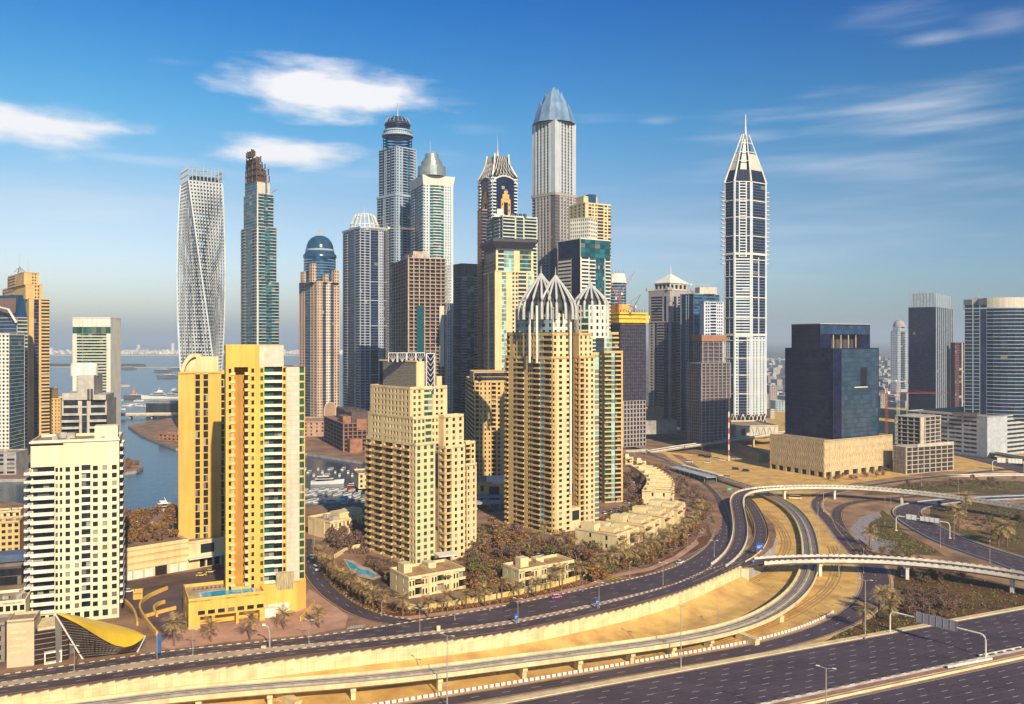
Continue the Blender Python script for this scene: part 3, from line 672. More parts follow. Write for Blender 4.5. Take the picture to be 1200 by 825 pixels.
def corner(pl, pc, pr, Y, th):
    """footprint L, C, R, back of a block whose near corner is at pc"""
    C = (ax(pc, Y), Y); r = (math.cos(R(th)), math.sin(R(th))); l = (-r[1], r[0])
    def reach(p, d): t = (p - 600) / K; return (t * C[1] - C[0]) / (d[0] - t * d[1])
    a, c = reach(pl, l), reach(pr, r)
    L_ = (C[0] + l[0] * a, C[1] + l[1] * a); R_ = (C[0] + r[0] * c, C[1] + r[1] * c)
    return L_, C, R_, (L_[0] + R_[0] - C[0], L_[1] + R_[1] - C[1])
def frontal(pl, pr, Y, th, depth):
    """footprint L, R, back R, back L of a block seen square on; Y at the left end"""
    L_ = (ax(pl, Y), Y); r = (math.cos(R(th)), math.sin(R(th))); t = (pr - 600) / K; wv = (t * L_[1] - L_[0]) / (r[0] - t * r[1])
    R_ = (L_[0] + r[0] * wv, L_[1] + r[1] * wv); n = (-r[1] * depth, r[0] * depth)
    return L_, R_, (R_[0] + n[0], R_[1] + n[1]), (L_[0] + n[0], L_[1] + n[1])
def inset(P, d):
    cx = sum(p[0] for p in P) / len(P); cy = sum(p[1] for p in P) / len(P); out = []
    for p in P: l = math.hypot(p[0] - cx, p[1] - cy); f = (l - d * 1.35) / l; out.append((cx + (p[0] - cx) * f, cy + (p[1] - cy) * f))
    return out
def sub(a, c, t0, t1): return lerp(a, c, t0), lerp(a, c, t1)
def walls(b, P, z0, z1, idx, part='wall', m=None):
    W = b.part(part, m)
    for i in idx: j = (i + 1) % len(P); W.quad(V3(P[i], z0), V3(P[j], z0), V3(P[j], z1), V3(P[i], z1))
def block(b, F, z0, z1, fh, ls, rs, par=1.1, roof=True, back=None):
    """four-sided block: dressed left and right faces, plain or ribbon back faces"""
    L_, C, R_, B = F
    face(b, L_, C, z0, z1, fh, ls); face(b, C, R_, z0, z1, fh, rs)
    face(b, R_, B, z0, z1, fh, back or [('w', 1)]); face(b, B, L_, z0, z1, fh, back or [('w', 1)])
    if roof: b.roof((L_, C, R_, B), z1, par)
def spire(b, x, y, z0, z1, r, name='spire', m=None, r2=.08):
    q = MB(); q.tube([(x, y, z0), (x, y, z1)], r, 8, r2); q.build(name, m or STEEL, b.root)
def mid(F): return (sum(p[0] for p in F) / len(F), sum(p[1] for p in F) / len(F))
# ------------------------------------------------------------------ near buildings on the marina edge
CREAM = mat('cream_render', (0.80, 0.70, 0.46), .85, .06, .06)
YELL = mat('yellow_render', (0.78, 0.475, 0.10), .85, .06, .05)
YELL2 = mat('ochre_render', (0.72, 0.43, 0.10), .85, .07, .05)
TAN = mat('tan_render', (0.68, 0.45, 0.18), .85, .07, .08)
TANP = mat('pale_tan_render', (0.78, 0.60, 0.32), .85, .06, .08)
PALEPAN = mat('pale_panel', (0.60, 0.54, 0.43), .6, .05, .3, isl=.05)
WHITE = mat('white_render', (0.78, 0.73, 0.62), .8, .05, .1)
SLATE = mat('grey_louvre', (0.40, 0.34, 0.26), .7, .2, .5, stretch=(1, 1, 8))
ORNG = mat('orange_render', (0.62, 0.36, 0.10), .85, .07, .08)
W_ = ('w', 1)
# white tower by the metro station
def white_tower():
    F = frontal(36, 139.5, 333, 21, 24); L_, R_, RB, LB = F
    b = Bld('apartment_tower', 'cream white slab tower behind the golden metro station shell', 'apartment tower', *mid(F), single=True, wall=CREAM, window=GL_DARK, balcony=WHITE)
    zt = azt(547, 335); z0 = 0
    a, c = sub(L_, R_, 0, .36); d, e = sub(L_, R_, .36, 1)
    fh = (zt - 4.6) / 18
    face(b, a, c, 4.6, zt, fh, [('b', 27, dict(d=1.7, pr=1.0, par=.46, n=4)), ('p', 10, dict(n=2, wf=.6))])
    face(b, d, e, 4.6, zt, fh, [('p', 20, dict(n=2, wf=.50, lo=.25, hi=.85, d=.4)), ('b', 10, dict(d=.9, pr=.15, par=.35, n=2)), ('p', 32, dict(n=3, wf=.52, lo=.25, hi=.85, d=.4))])
    face(b, a, c, 0, 4.6, 4.6, [('p', 37, dict(n=4, wf=.6))]); face(b, d, e, 0, 4.6, 4.6, [('p', 60, dict(n=6, wf=.6))])
    z1 = azt(516, 342)
    face(b, a, c, zt, z1 - 1.3, 20, [('w', 1)]); face(b, d, e, zt, z1, 20, [('w', 1)])
    face(b, R_, RB, 4.6, z1, fh, [('w', .3), ('b', 1, dict(d=.8, pr=1.2)), ('w', .4)]); face(b, RB, LB, 0, z1, fh, [('p', 1, dict(n=9))])
    face(b, LB, L_, 4.6, zt, fh, [('b', .8, dict(d=.6, pr=1.5)), ('b', 1, dict(d=.6, pr=2.6)), ('w', .12)])
    walls(b, F, 0, 4.6, (1, 3)); walls(b, F, zt, z1, (3,))
    b.roof(F, z1, .8); b.clutter(F, z1, 9, 2.0, 3)
    q = MB(); o = lerp(lerp(L_, R_, .70), lerp(LB, RB, .70), .25); q.obox(o, (math.cos(R(21)), math.sin(R(21))), 8.5, 7, z1 - .4, z1 + 5.2); q.build('lift_house', CREAM, b.root)
    # left edge: curved slab ends on the side
    for i in range(14):
        z = 8 + i * fh; q = MB(); x, y = L_[0] - .2, L_[1] + 3; q.lathe(x, y, [(0.01, z), (2.6, z), (2.6, z + 1.2), (0.01, z + 1.2)], 12, R(110), R(290)); b.balc.append(((Vector((x, y, z)) - CAMP).length, q, WHITE))
    # projecting cornice over the blank top
    q = MB(); u = (math.cos(R(21)), math.sin(R(21))); q.obox((L_[0] - .4 + .2, L_[1] - .8), u, math.hypot(R_[0] - L_[0], R_[1] - L_[1]) + .8, 1.0, z1 - .2, z1 + .45); q.build('cornice', WHITE, b.root)
    b.finish()
white_tower()
# yellow tower with the deep slot, and its pool podium
def yellow_tower():
    Y0 = 344; th = 20
    F = frontal(264.5, 304, Y0, th, 22); L_, R_, RB, LB = F
    b = Bld('apartment_tower', 'tall bright yellow tower with a deep dark slot, above the rooftop pool', 'apartment tower', *mid(F), single=True, wall=YELL, window=GL_DARK, balcony=WHITE)
    zt = azt(404, 350); zs = azt(430, 348); fh = 3.28
    u = (math.cos(R(th)), math.sin(R(th))); n = (-u[1], u[0])
    l = math.hypot(R_[0] - L_[0], R_[1] - L_[1])
    def at(s, d): return (L_[0] + u[0] * s + n[0] * d, L_[1] + u[1] * s + n[1] * d)
    s0, s1 = l * .25, l * .66; zs0 = 12
    face(b, at(0, 0), at(s0, 0), 0, zs, fh, [('w', .3), ('p', 1, dict(n=1, wf=.5)), ('w', .3)])
    face(b, at(s1, 0), at(l, 0), 0, zs, fh, [('w', .35), ('p', 1, dict(n=1, wf=.5)), ('w', .7)])
    face(b, at(0, 0), at(l, 0), zs, zt, 99, [('w', 1)])
    face(b, at(s0, 6), at(s1, 6), zs0, zs, fh, [('w', 1, dict(part='slot_wall', m=mat('slot_shade_render', (0.50, 0.25, 0.05), .85, .08, .1)))]); S = b.part('wall')  # the slot's shade is put into this brown back wall colour
    S.quad(V3(at(s0, 0), zs), V3(at(s1, 0), zs), V3(at(s1, 6), zs), V3(at(s0, 6), zs)); S.quad(V3(at(s0, 0), 0), V3(at(s1, 0), 0), V3(at(s1, 0), zs0), V3(at(s0, 0), zs0)); S.quad(V3(at(s0, 0), zs0), V3(at(s1, 0), zs0), V3(at(s1, 6), zs0), V3(at(s0, 6), zs0))
    face(b, at(s0, 0), at(s0, 6), zs0, zs, fh, [('w', 1)])
    face(b, at(s1, 6), at(s1, 0), zs0, zs, fh, [('b', 1, dict(d=.5, pr=1.2)), ('w', .4)])
    q = MB()
    nfl = int((zs - zs0) / fh)
    for i in range(nfl):
        z = zs0 + i * (zs - zs0) / nfl
        for sx in (s0 - 1.3, s1 - 1.3):
            k = MB(); k.obox(at(sx, -.55), u, 1.7, .7, z + .1, z + 1.2); b.balc.append(((Vector((*at(sx, 0), z)) - CAMP).length, k, TANP))
    # right half: balconies, pale panel, green glass edge
    w2 = l * 33 / 40; w3 = l * 16 / 40; w4 = l * 7 / 40; zr = azt(430, 352); zb = 12
    face(b, at(l, .8), at(l + w2, .8), zb, zs, fh, [('p', 6, dict(n=1, wf=.6, gp='tinted_window', g=GL_GREEN)), ('b', 12, dict(d=1.6, pr=.6, par=.36, n=2, gp='tinted_window', g=GL_GREEN)), ('b', 10, dict(d=1.4, pr=1.2, par=.36, n=2)), ('p', 5, dict(n=1, wf=.6))])
    face(b, at(l, .8), at(l + w2 * .90, .8), zs, zt, 99, [('g', 1, dict(n=5, gp='screen_panel', g=PALEPAN, sp=0, d=.1, n_f=6))])
    face(b, at(l + w2, .2), at(l + w2 + w3, .2), zb, zr, 1.7, [('g', 1, dict(n=4, gp='screen_panel', g=PALEPAN, sp=.05, d=.12, n_f=44))])
    face(b, at(l + w2 + w3, .6), at(l + w2 + w3 + w4, .6), zb, zr, fh, [('g', 1, dict(n=2, gp='tinted_window', g=GL_GREEN, sp=.22, bm=PALEPAN))])
    e = l + w2 + w3 + w4
    face(b, at(e, .6), at(e, 22), zb, zr, fh, [('r', 1, dict(n=6))]); face(b, at(e, 22), at(0, 22), 0, zr, fh, [('r', 1, dict(n=12))]); face(b, at(0, 22), at(0, 0), 0, zt, fh, [('p', 1, dict(n=4))])
    W = b.part('wall')
    W.quad(V3(at(l, .8), zs), V3(at(l, 0), zs), V3(at(l, 0), zt), V3(at(l, .8), zt)); W.quad(V3(at(l, 0), 0), V3(at(l, .8), 0), V3(at(l, .8), zs), V3(at(l, 0), zs))
    W.quad(V3(at(l + w2 * .9, .8), zr), V3(at(l + w2 * .9, 22), zr), V3(at(l + w2 * .9, 22), zt), V3(at(l + w2 * .9, .8), zt)); W.quad(V3(at(l + w2 * .9, 22), zr), V3(at(0, 22), zr), V3(at(0, 22), zt), V3(at(l + w2 * .9, 22), zt))
    b.roof([at(0, 0), at(l, 0), at(l, .8), at(l + w2 * .9, .8), at(l + w2 * .9, 22), at(0, 22)], zt, .0); b.part('roof').poly([V3(p, zr - .2) for p in (at(l + w2 * .9, .2), at(e, .6), at(e, 22), at(l + w2 * .9, 22))])
    # rounded yellow base under the right half
    q = b.part('base', YELL)
    pts = [at(l, -.6)] + [at(l + (e - l) * t, -1.2 - 1.2 * math.sin(t * 3.1)) for t in (.2, .4, .6, .8)] + [at(e + .5, 1.5), at(e + .8, 8), at(e, 20), at(l, 20)]
    q.prism(pts, 0, zb)
    for t in (.18, .42): k = MB(); k.obox(at(l + (e - l) * t, -2.6), u, 4, .4, .5, 4.2); k.build('door', WHITE, b.root)
    k = MB(); k.obox(at(l + (e - l) * .35, -2.4), u, 7, 1.2, 9.6, 16.5); k.build('vent_screen', mat('vent_screen', (0.45, 0.36, 0.2), .7, .3, 1.2, stretch=(4, 4, .2)), b.root)
    k = MB(); k.obox(at(l + .5, -6), u, 5.5, 5, 0.02, 3.6); k.build('entrance_lodge', WHITE, b.root)
    b.finish()
    # podium
    x0, y0 = gp(221, 738); P0 = (x0, y0); lp = 28.5; dp = 22; zp = azt(705, y0)
    u2 = (math.cos(R(23)), math.sin(R(23))); n2 = (-math.sin(R(26)), math.cos(R(26)))
    def pt(s, d): return (P0[0] + u2[0] * s + n2[0] * d, P0[1] + u2[1] * s + n2[1] * d)
    p = Bld('pool_podium', 'low yellow podium with a turquoise rooftop swimming pool', 'podium', *pt(10, 10), single=True, wall=YELL, window=GL_DARK, balcony=WHITE)
    face(p, pt(0, 0), pt(lp, 0), 4.4, zp, 20, [('w', .10), ('p', .9, dict(n=7, wf=.7, lo=.10, hi=.36, d=.6, n_f=1))])
    W = p.part('wall'); k = [0, 4.2, 8.5, 9.6, 17.5, 18.6, 26.5, lp]
    for i in range(0, len(k), 2): W.quad(V3(pt(k[i], 0), 0), V3(pt(k[i + 1], 0), 0), V3(pt(k[i + 1], 0), 4.4), V3(pt(k[i], 0), 4.4)); W.quad(V3(pt(k[i+1], 0), 0), V3(pt(k[i + 1], 5), 0), V3(pt(k[i + 1], 5), 4.4), V3(pt(k[i+1], 0), 4.4)); W.quad(V3(pt(k[i], 0), 0), V3(pt(k[i], 5), 0), V3(pt(k[i], 5), 4.4), V3(pt(k[i], 0), 4.4))
    W.quad(V3(pt(0, 5), 0), V3(pt(lp, 5), 0), V3(pt(lp, 5), 4.4), V3(pt(0, 5), 4.4)); W.quad(V3(pt(0, 0), 4.4), V3(pt(lp, 0), 4.4), V3(pt(lp, 5), 4.4), V3(pt(0, 5), 4.4))
    face(p, pt(0, dp), pt(0, 0), 0, zp, 6, [('w', 1), ('p', .7, dict(n=1, wf=.4)), ('w', 1)]); walls(p, [pt(0, 0), pt(lp, 0), pt(lp, dp), pt(0, dp)], 0, zp, (1, 2))
    p.roof([pt(0, 0), pt(lp, 0), pt(lp, dp), pt(0, dp)], zp, .9, m=PALEP)
    f = p.finish()
    sl, s0p = 19.5, 5.2
    k = MB(); k.obox(pt(s0p - .8, 2.3), u2, sl + 1.6, 9.0, zp - .29, zp - .05); k.build('pool_coping', WHITE, f)
    k = MB(); k.obox(pt(s0p, 3.1), u2, sl, 7.4, zp - .28, zp + .0); k.build('pool_water', mat('pool_water', (0.02, 0.42, 0.62), .08, .15, .3, spec=.6), f)
    k = MB(); k.obox(pt(s0p + sl - 4.4, 3.1), u2, .3, 7.4, zp - .28, zp + .08); k.build('pool_divider', WHITE, f)
    for i in range(14):
        e2 = empty('sun_lounger', 'brown sun lounger %s from the left in the row along the rooftop pool' % nth(i), 'sun lounger', V3(pt(3.0 + i * 1.65, 14.6), zp - .27), R(20), 'sun loungers beside the rooftop pool')
        k = MB(); k.box(0, .75, 0, 1.5, .28, .42); k.v += []; k.build('seat', mat('brown_cushion', (.22, .11, .06), .9), e2, (0, 0, 0)); k = MB(); k.prism([(0, 1.5), (.75, 1.5), (.75, 1.62), (0, 1.62)], .3, .95, Q=[(0, 1.95), (.75, 1.95), (.75, 2.05), (0, 2.05)]); k.build('backrest', mat('brown_cushion', (.22, .11, .06)), e2, (0, 0, 0))
        k = MB(); k.box(.1, .65, .15, .25, 0, .28); k.build('leg', STEEL, e2, (0, 0, 0))
yellow_tower()
# ochre hotel tower with rounded crown
def hotel():
    F = frontal(209, 266, 424, 20, 24); L_, R_, RB, LB = F
    b = Bld('hotel_tower', 'ochre hotel tower with tall dark window strips and a rounded crown', 'hotel', *mid(F), single=True, wall=YELL2, window=GL_DARK, balcony=TANP)
    zt = azt(437, 430); fh = 3.6
    g = dict(sp=.14, d=.5, n=2, bd=.1, bm=YELL2)
    face(b, L_, R_, 0, zt, fh, [('w', 19), ('g', 5.2, dict(g)), ('w', 4), ('g', 5.2, dict(g)), ('w', 15), ('g', 4.6, dict(g)), ('w', 2)])
    walls(b, F, 0, zt, (1, 2)); face(b, LB, L_, 0, zt, fh, [('w', 1)]); b.roof(F, zt, .6)
    u = (math.cos(R(20)), math.sin(R(20))); n = (-u[1], u[0]); l = math.hypot(R_[0] - L_[0], R_[1] - L_[1])
    def at(s, d): return (L_[0] + u[0] * s + n[0] * d, L_[1] + u[1] * s + n[1] * d)
    zc = azt(414, 440)
    for i, (d0, wdt) in enumerate(((3, 1.2), (9, 1.2), (15, 1.2))):
        q = MB(); prof = []
        for k in range(9): a = math.pi * .5 * k / 8; prof.append((1.2 + l * .30 * (1 - math.cos(a)), zt + (zc - zt) * math.sin(a)))
        for (s, z), (s2, z2) in zip(prof, prof[1:]): q.quad(V3(at(s, d0), z), V3(at(s2, d0), z2), V3(at(s2, d0 + wdt), z2), V3(at(s, d0 + wdt), z)); q.quad(V3(at(s, d0), z), V3(at(s2, d0), z2), V3(at(s2 + 1.2, d0), z2 - 1.2), V3(at(s + 1.2, d0), z - 1.2 if z > zt + 1 else zt))
        q.build('crown_rib', TANP, b.root)
    q = MB(); q.prism([at(l * .36, 1.5), at(l * .82, 1.5), at(l * .82, 20), at(l * .36, 20)], zt - .3, zc - 1.5); q.build('penthouse', TANP, b.root)
    q = MB(); c = at(l * .33, 10); q.lathe(*c, [(6.5, zt), (6.5, zt + 2), (5.5, zt + 5), (3, zc - .4), (0, zc + .2)], 20); q.build('crown_dome', TANP, b.root)
    b.clutter(F, zt, 7, 3, 5)
    b.finish()
    # podium of the hotel, left: parking deck with trees on its roof
    P0 = gp(141, 682); P1 = gp(221, 668); hz = azt(646, P0[1])
    l = math.hypot(P1[0] - P0[0], P1[1] - P0[1]); u = ((P1[0] - P0[0]) / l, (P1[1] - P0[1]) / l); n = (-u[1], u[0])
    def pt(s, d): return (P0[0] + u[0] * s + n[0] * d, P0[1] + u[1] * s + n[1] * d)
    FP = [pt(0, 0), pt(l, 0), pt(l, 62), pt(0, 70)]
    p = Bld('parking_podium', 'tan parking podium with trees growing on its roof, beside the hotel', 'podium', *mid(FP), single=True, wall=TANP, window=GL_DARK, balcony=TANP)
    face(p, FP[0], FP[1], 4.6, hz, 3, [('r', 1, dict(sp=.62, d=.4, n=1, g=TAN, gp='recess'))])
    W = p.part('wall'); W.quad(V3(pt(0, .6), 0), V3(pt(l, .6), 0), V3(pt(l, .6), 4.6), V3(pt(0, .6), 4.6)); W.quad(V3(pt(0, 0), 4.6), V3(pt(l, 0), 4.6), V3(pt(l, .6), 4.6), V3(pt(0, .6), 4.6))
    for s in (1.5, 6.3, 11, 22.5, 27): q = MB(); q.obox(pt(s, .35), u, 3.8, .3, .02, 3.6); q.build('shutter_door', WHITE, p.root)
    for s in (15.6,): q = MB(); q.obox(pt(s, .3), u, 5.6, .35, .02, 4.2); q.build('vehicle_entrance', mat('dark_void', (.02, .016, .014), .9), p.root)
    for s in (0, 5.4, 10.2, 15, 21.6, 26.6, l - .6): q = MB(); q.obox(pt(s, 0), u, .6, .6, 0.02, 4.58); q.build('column', TANP, p.root)
    walls(p, FP, 0, hz, (1, 2, 3)); p.roof(FP, hz, 1.0, m=SOIL)
    for s in (3, 12, 20): q = MB(); q.obox(pt(s, 60), u, 2.6, 3, hz - .3, hz + 2.8); q.build('roof_pavilion', TANP, p.root)
    p.finish()
    # entrance wing in front of the hotel
    A0 = gp(219, 668); A1 = gp(267, 660)
    e = Bld('hotel_wing', 'low tan hotel wing with a big dark square window and flat canopy', 'hotel wing', *lerp(A0, A1, .5), single=True, wall=TANP, window=GL_DARK, balcony=WHITE)
    l = math.hypot(A1[0] - A0[0], A1[1] - A0[1]); u = ((A1[0] - A0[0]) / l, (A1[1] - A0[1]) / l); n = (-u[1], u[0])
    def pt(s, d): return (A0[0] + u[0] * s + n[0] * d, A0[1] + u[1] * s + n[1] * d)
    hz2 = azt(637, A0[1]); FP = [pt(0, 0), pt(l, 0), pt(l, 16), pt(0, 16)]
    face(e, FP[0], FP[1], 5.5, hz2, 8, [('w', .9), ('p', 1.1, dict(n=1, wf=.9, lo=.2, hi=.82, n_f=1, d=.5)), ('w', .9)])
    face(e, FP[0], FP[1], 0, 5.5, 5.5, [('w', .9), ('p', 2.2, dict(n=4, wf=.8, lo=.02, hi=.8, n_f=1, d=1.2))])
    walls(e, FP, 0, hz2, (1, 2, 3)); e.roof(FP, hz2, .7)
    q = MB(); q.obox(pt(0, -3.5), u, l, 3.4, 5.3, 5.75); q.build('canopy', WHITE, e.root)
    e.finish()
hotel()
# beige stepped tower in the middle
def beige_tower():
    Yc = 423; th = 42
    F = corner(429, 487, 510, Yc, th); L_, C, R_, B = F
    b = Bld('apartment_tower', 'beige stepped apartment tower with a grey louvred box on its roof', 'apartment tower', *mid(F), single=True, wall=TANP, window=GL_DARK, balcony=TAN)
    fh = 3.3; z1 = azt(522, Yc); z2 = azt(491, Yc + 2); z3 = azt(456, Yc + 5)
    left = [('b', 6, dict(d=1.2, pr=.9, par=.36)), ('w', 3.5), ('b', 10, dict(d=1.3, pr=1.0, n=3)), ('w', 3), ('b', 10, dict(d=1.3, pr=1.0, n=3)), ('w', 3.2), ('b', 7, dict(d=1.2, pr=.8, n=2)), ('w', 2), ('b', 7, dict(d=1.2, pr=.8, n=2)), ('p', 7, dict(n=2, wf=.5))]
    right = [('p', 22, dict(n=3, wf=.5, lo=.25, hi=.82, gp='tinted_window', g=GL_GREEN))]
    block(b, F, 0, z1, fh, left, right, 1.1)
    F2 = corner(431, 484, 514, Yc + 2.2, th); block(b, F2, z1 - .5, z2, fh, [('w', 3), ('p', 8, dict(n=3, wf=.55)), ('w', 2), ('p', 12, dict(n=5, wf=.55)), ('w', 1), ('p', 10, dict(n=4, wf=.5))], [('p', 12, dict(n=3, wf=.6, gp='tinted_window', g=GL_GREEN)), ('g', 6, dict(n=2, gp='tinted_window', g=GL_GREEN, sp=.4, bm=TANP)), ('p', 7, dict(n=2))])
    F3 = corner(434, 480.5, 524, Yc + 4.8, th); block(b, F3, z2 - .5, z3, fh, [('w', 3), ('p', 34, dict(n=10, wf=.48, lo=.2, hi=.85)), ('w', 1)], [('w', 2), ('p', 9, dict(n=2, wf=.5, gp='tinted_window', g=GL_GREEN)), ('w', 2), ('g', 8, dict(n=2, gp='tinted_window', g=GL_GREEN, sp=.35, bm=TANP)), ('w', 2), ('p', 9, dict(n=2, wf=.5)), ('w', 3)])
    # right wing and end block
    FW = corner(513.5, 522, 545, Yc + 8, th); z4 = azt(523, Yc + 15); z5 = azt(488, Yc + 15)
    block(b, FW, 0, z4, fh, [('w', 1), ('b', 2, dict(d=.8, pr=.5))], [('b', 7, dict(d=1.3, pr=.7, n=2)), ('w', 1.5), ('p', 14, dict(n=2, wf=.42))])
    FW2 = corner(513.5, 520, 543.5, Yc + 9.5, th); block(b, FW2, z4 - .5, z5, fh, [('w', 1)], [('p', 20, dict(n=3, wf=.4))])
    FE = corner(540, 546, 558.5, Yc + 20, th); block(b, FE, 0, azt(545, Yc + 22), fh, [('b', 1, dict(d=.8, pr=.4))], [('p', 1, dict(n=2, wf=.3))])
    FE2 = corner(540, 546, 557, Yc + 22, th); block(b, FE2, 60 if False else azt(545, Yc + 22) - .5, azt(520, Yc + 22), fh, [('w', 1)], [('b', 1, dict(d=1, pr=.3, n=2)), ('p', 1, dict(n=1))])
    # roof plant box with louvres
    FB = corner(445, 488, 497, Yc + 9, th); zb = azt(423.5, Yc + 9)
    q = b.part('louvre_box', SLATE); L2, C2, R2, B2 = FB
    walls(b, FB, z3 - .4, zb, (0, 2, 3), 'louvre_box'); walls(b, FB, z3 - .4, zb, (1,), 'wall'); b.part('roof').poly([V3(p, zb - .2) for p in FB])
    k = MB()
    for i in range(16):
        z = z3 + .4 + i * (zb - z3 - 1) / 16; a, c = L2, C2; d = math.hypot(c[0] - a[0], c[1] - a[1]); uu = ((c[0] - a[0]) / d, (c[1] - a[1]) / d); nn = (uu[1], -uu[0])
        k.obox((a[0] + nn[0] * .25 + uu[0] * 3.4, a[1] + nn[1] * .25 + uu[1] * 3.4), uu, d - 3.6, .24, z, z + .28)
    k.build('louvre_slat', SLATE, b.root)
    k = MB(); k.obox((L2[0] + nn[0] * .1, L2[1] + nn[1] * .1), uu, 3.2, .09, z3 - .3, zb); k.build('dark_panel', GL_NAVY, b.root)
    k = MB(); k.obox((L2[0] + nn[0] * .5, L2[1] + nn[1] * .5), uu, d + .6, .8, zb - .3, zb + .5); k.build('coping', TANP, b.root)
    # lattice screens behind the box and the tall leaf-patterned pylon
    LAT = mat('lattice_white', (0.62, 0.60, 0.55), .7)
    S0 = (ax(455, Yc + 14), Yc + 14); ru = (math.cos(R(8)), math.sin(R(8)))
    for i in range(4):
        k = MB(); o = (S0[0] + ru[0] * i * 4.7, S0[1] + ru[1] * i * 4.7); z0_, z1_ = zb - .5, azt(413, Yc + 14)
        fr = MB()
        fr.obox(o, ru, .4, .5, z0_, z1_); fr.obox((o[0] + ru[0] * 4.2, o[1] + ru[1] * 4.2), ru, .4, .5, z0_, z1_); fr.obox((o[0] + ru[0] * .41, o[1] + ru[1] * .41), ru, 3.78, .5, z1_ - .45, z1_ - .01)
        for a in range(5):
            g = math.pi * (a + .5) / 5; c0 = (o[0] + ru[0] * 2.3, o[1] + ru[1] * 2.3)
            fr.tube([(c0[0], c0[1] + .25, z0_), (c0[0] + ru[0] * 1.9 * math.cos(g), c0[1] + ru[1] * 1.9 * math.cos(g) + .25, z0_ + (z1_ - z0_ - .5) * (.55 + .45 * math.sin(g)))], .13, 4)
        lp = fr.build('lattice_screen', LAT, b.root)
        k.obox((o[0] + ru[0] * .2, o[1] + ru[1] * .2 + .42), ru, 4.3, .06, z0_, z1_ - .3); k.build('screen_backing', GL_NAVY, b.root)
    PY = Yc + 12.5; o = (ax(499.3, PY), PY); pu = (math.cos(R(20)), math.sin(R(20))); z1_ = azt(413.5, PY); wp = 4.6
    k = MB(); k.obox(o, pu, .55, .9, z3 - 3, z1_); k.obox((o[0] + pu[0] * (wp - .55), o[1] + pu[1] * (wp - .55)), pu, .55, .9, z3 - 3, z1_); k.obox((o[0] + pu[0] * .56, o[1] + pu[1] * .56), pu, wp - 1.12, .9, z1_ - .6, z1_ - .01)
    for i in range(7):
        z = z3 - 2 + i * 2.7; c0 = (o[0] + pu[0] * wp / 2, o[1] + pu[1] * wp / 2 + .2)
        for s in (-1, 1): k.tube([(c0[0], c0[1], z), (c0[0] + s * pu[0] * 1.75, c0[1] + s * pu[1] * 1.75, z + 2.6)], .2, 4)
    k.build('leaf_pylon', LAT, b.root); k = MB(); k.obox((o[0] + pu[0] * .3 - pu[1] * .55, o[1] + pu[1] * .3 + pu[0] * .55), pu, wp - .6, .1, z3 - 3, z1_ - .5); k.build('pylon_backing', GL_NAVY, b.root)
    k = MB(); o = (ax(512, Yc + 16), Yc + 16); k.obox(o, (math.cos(R(th)), math.sin(R(th))), 3.2, 5, z3 - .4, azt(441, Yc + 16)); k.build('lift_house', TANP, b.root)
    b.clutter(F3, z3, 4, 2, 2)
    # entrance canopy
    x, y = gp(515, 664); k = MB(); k.obox((x, y - 3), (math.cos(R(25)), math.sin(R(25))), 10, 8, 5.2, 5.8); k.build('canopy', WHITE, b.root)
    x, y = gp(514, 655); k = MB(); k.obox((x, y), (math.cos(R(th)), math.sin(R(th))), 8.5, 6, 0.02, 14); k.build('portal', TANP, b.root); k = MB(); k.obox((x + .8 + .35, y + .8 - .42), (math.cos(R(th)), math.sin(R(th))), 6.4, .3, 6.5, 13); k.build('portal_window', GL_GREY, b.root)
    b.finish()
beige_tower()
# twin tower with ribbed onion crowns
def crown(b, cx, cy, r, z0, z1, zfoot, nrib=16):
    RIB = mat('crown_rib_white', (0.50, 0.50, 0.47), .5, .06, .5)
    prof = [(1.0, 0), (.99, .08), (.94, .20), (.83, .34), (.68, .48), (.51, .62), (.33, .76), (.16, .89), (.03, 1.0)]
    for i in range(nrib):
        a = 2 * math.pi * (i + .5) / nrib; c, s = math.cos(a), math.sin(a)
        q = MB(); pts = [(cx + r * c, cy + r * s, zfoot)] + [(cx + r * f * c, cy + r * f * s, z0 + (z1 - z0) * t) for f, t in prof]
        q.tube(pts, 1.0, 6, .5); q.build('crown_rib', RIB, b.root)
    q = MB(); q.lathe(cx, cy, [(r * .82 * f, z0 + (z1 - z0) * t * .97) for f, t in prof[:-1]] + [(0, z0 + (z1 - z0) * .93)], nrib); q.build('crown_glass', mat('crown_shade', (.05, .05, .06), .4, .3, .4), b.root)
    q = MB(); q.lathe(cx, cy, [(r * .55, z0), (r * .55, z0 + (z1 - z0) * .30), (r * .2, z0 + (z1 - z0) * .32), (0, z0 + (z1 - z0) * .32)], 20); q.build('crown_core', GL_DARK, b.root)
    q = MB(); q.tube([(cx, cy, z0 + (z1 - z0) * .9), (cx, cy, z1 + 5)], .5, 6, .12); q.build('finial', RIB, b.root)
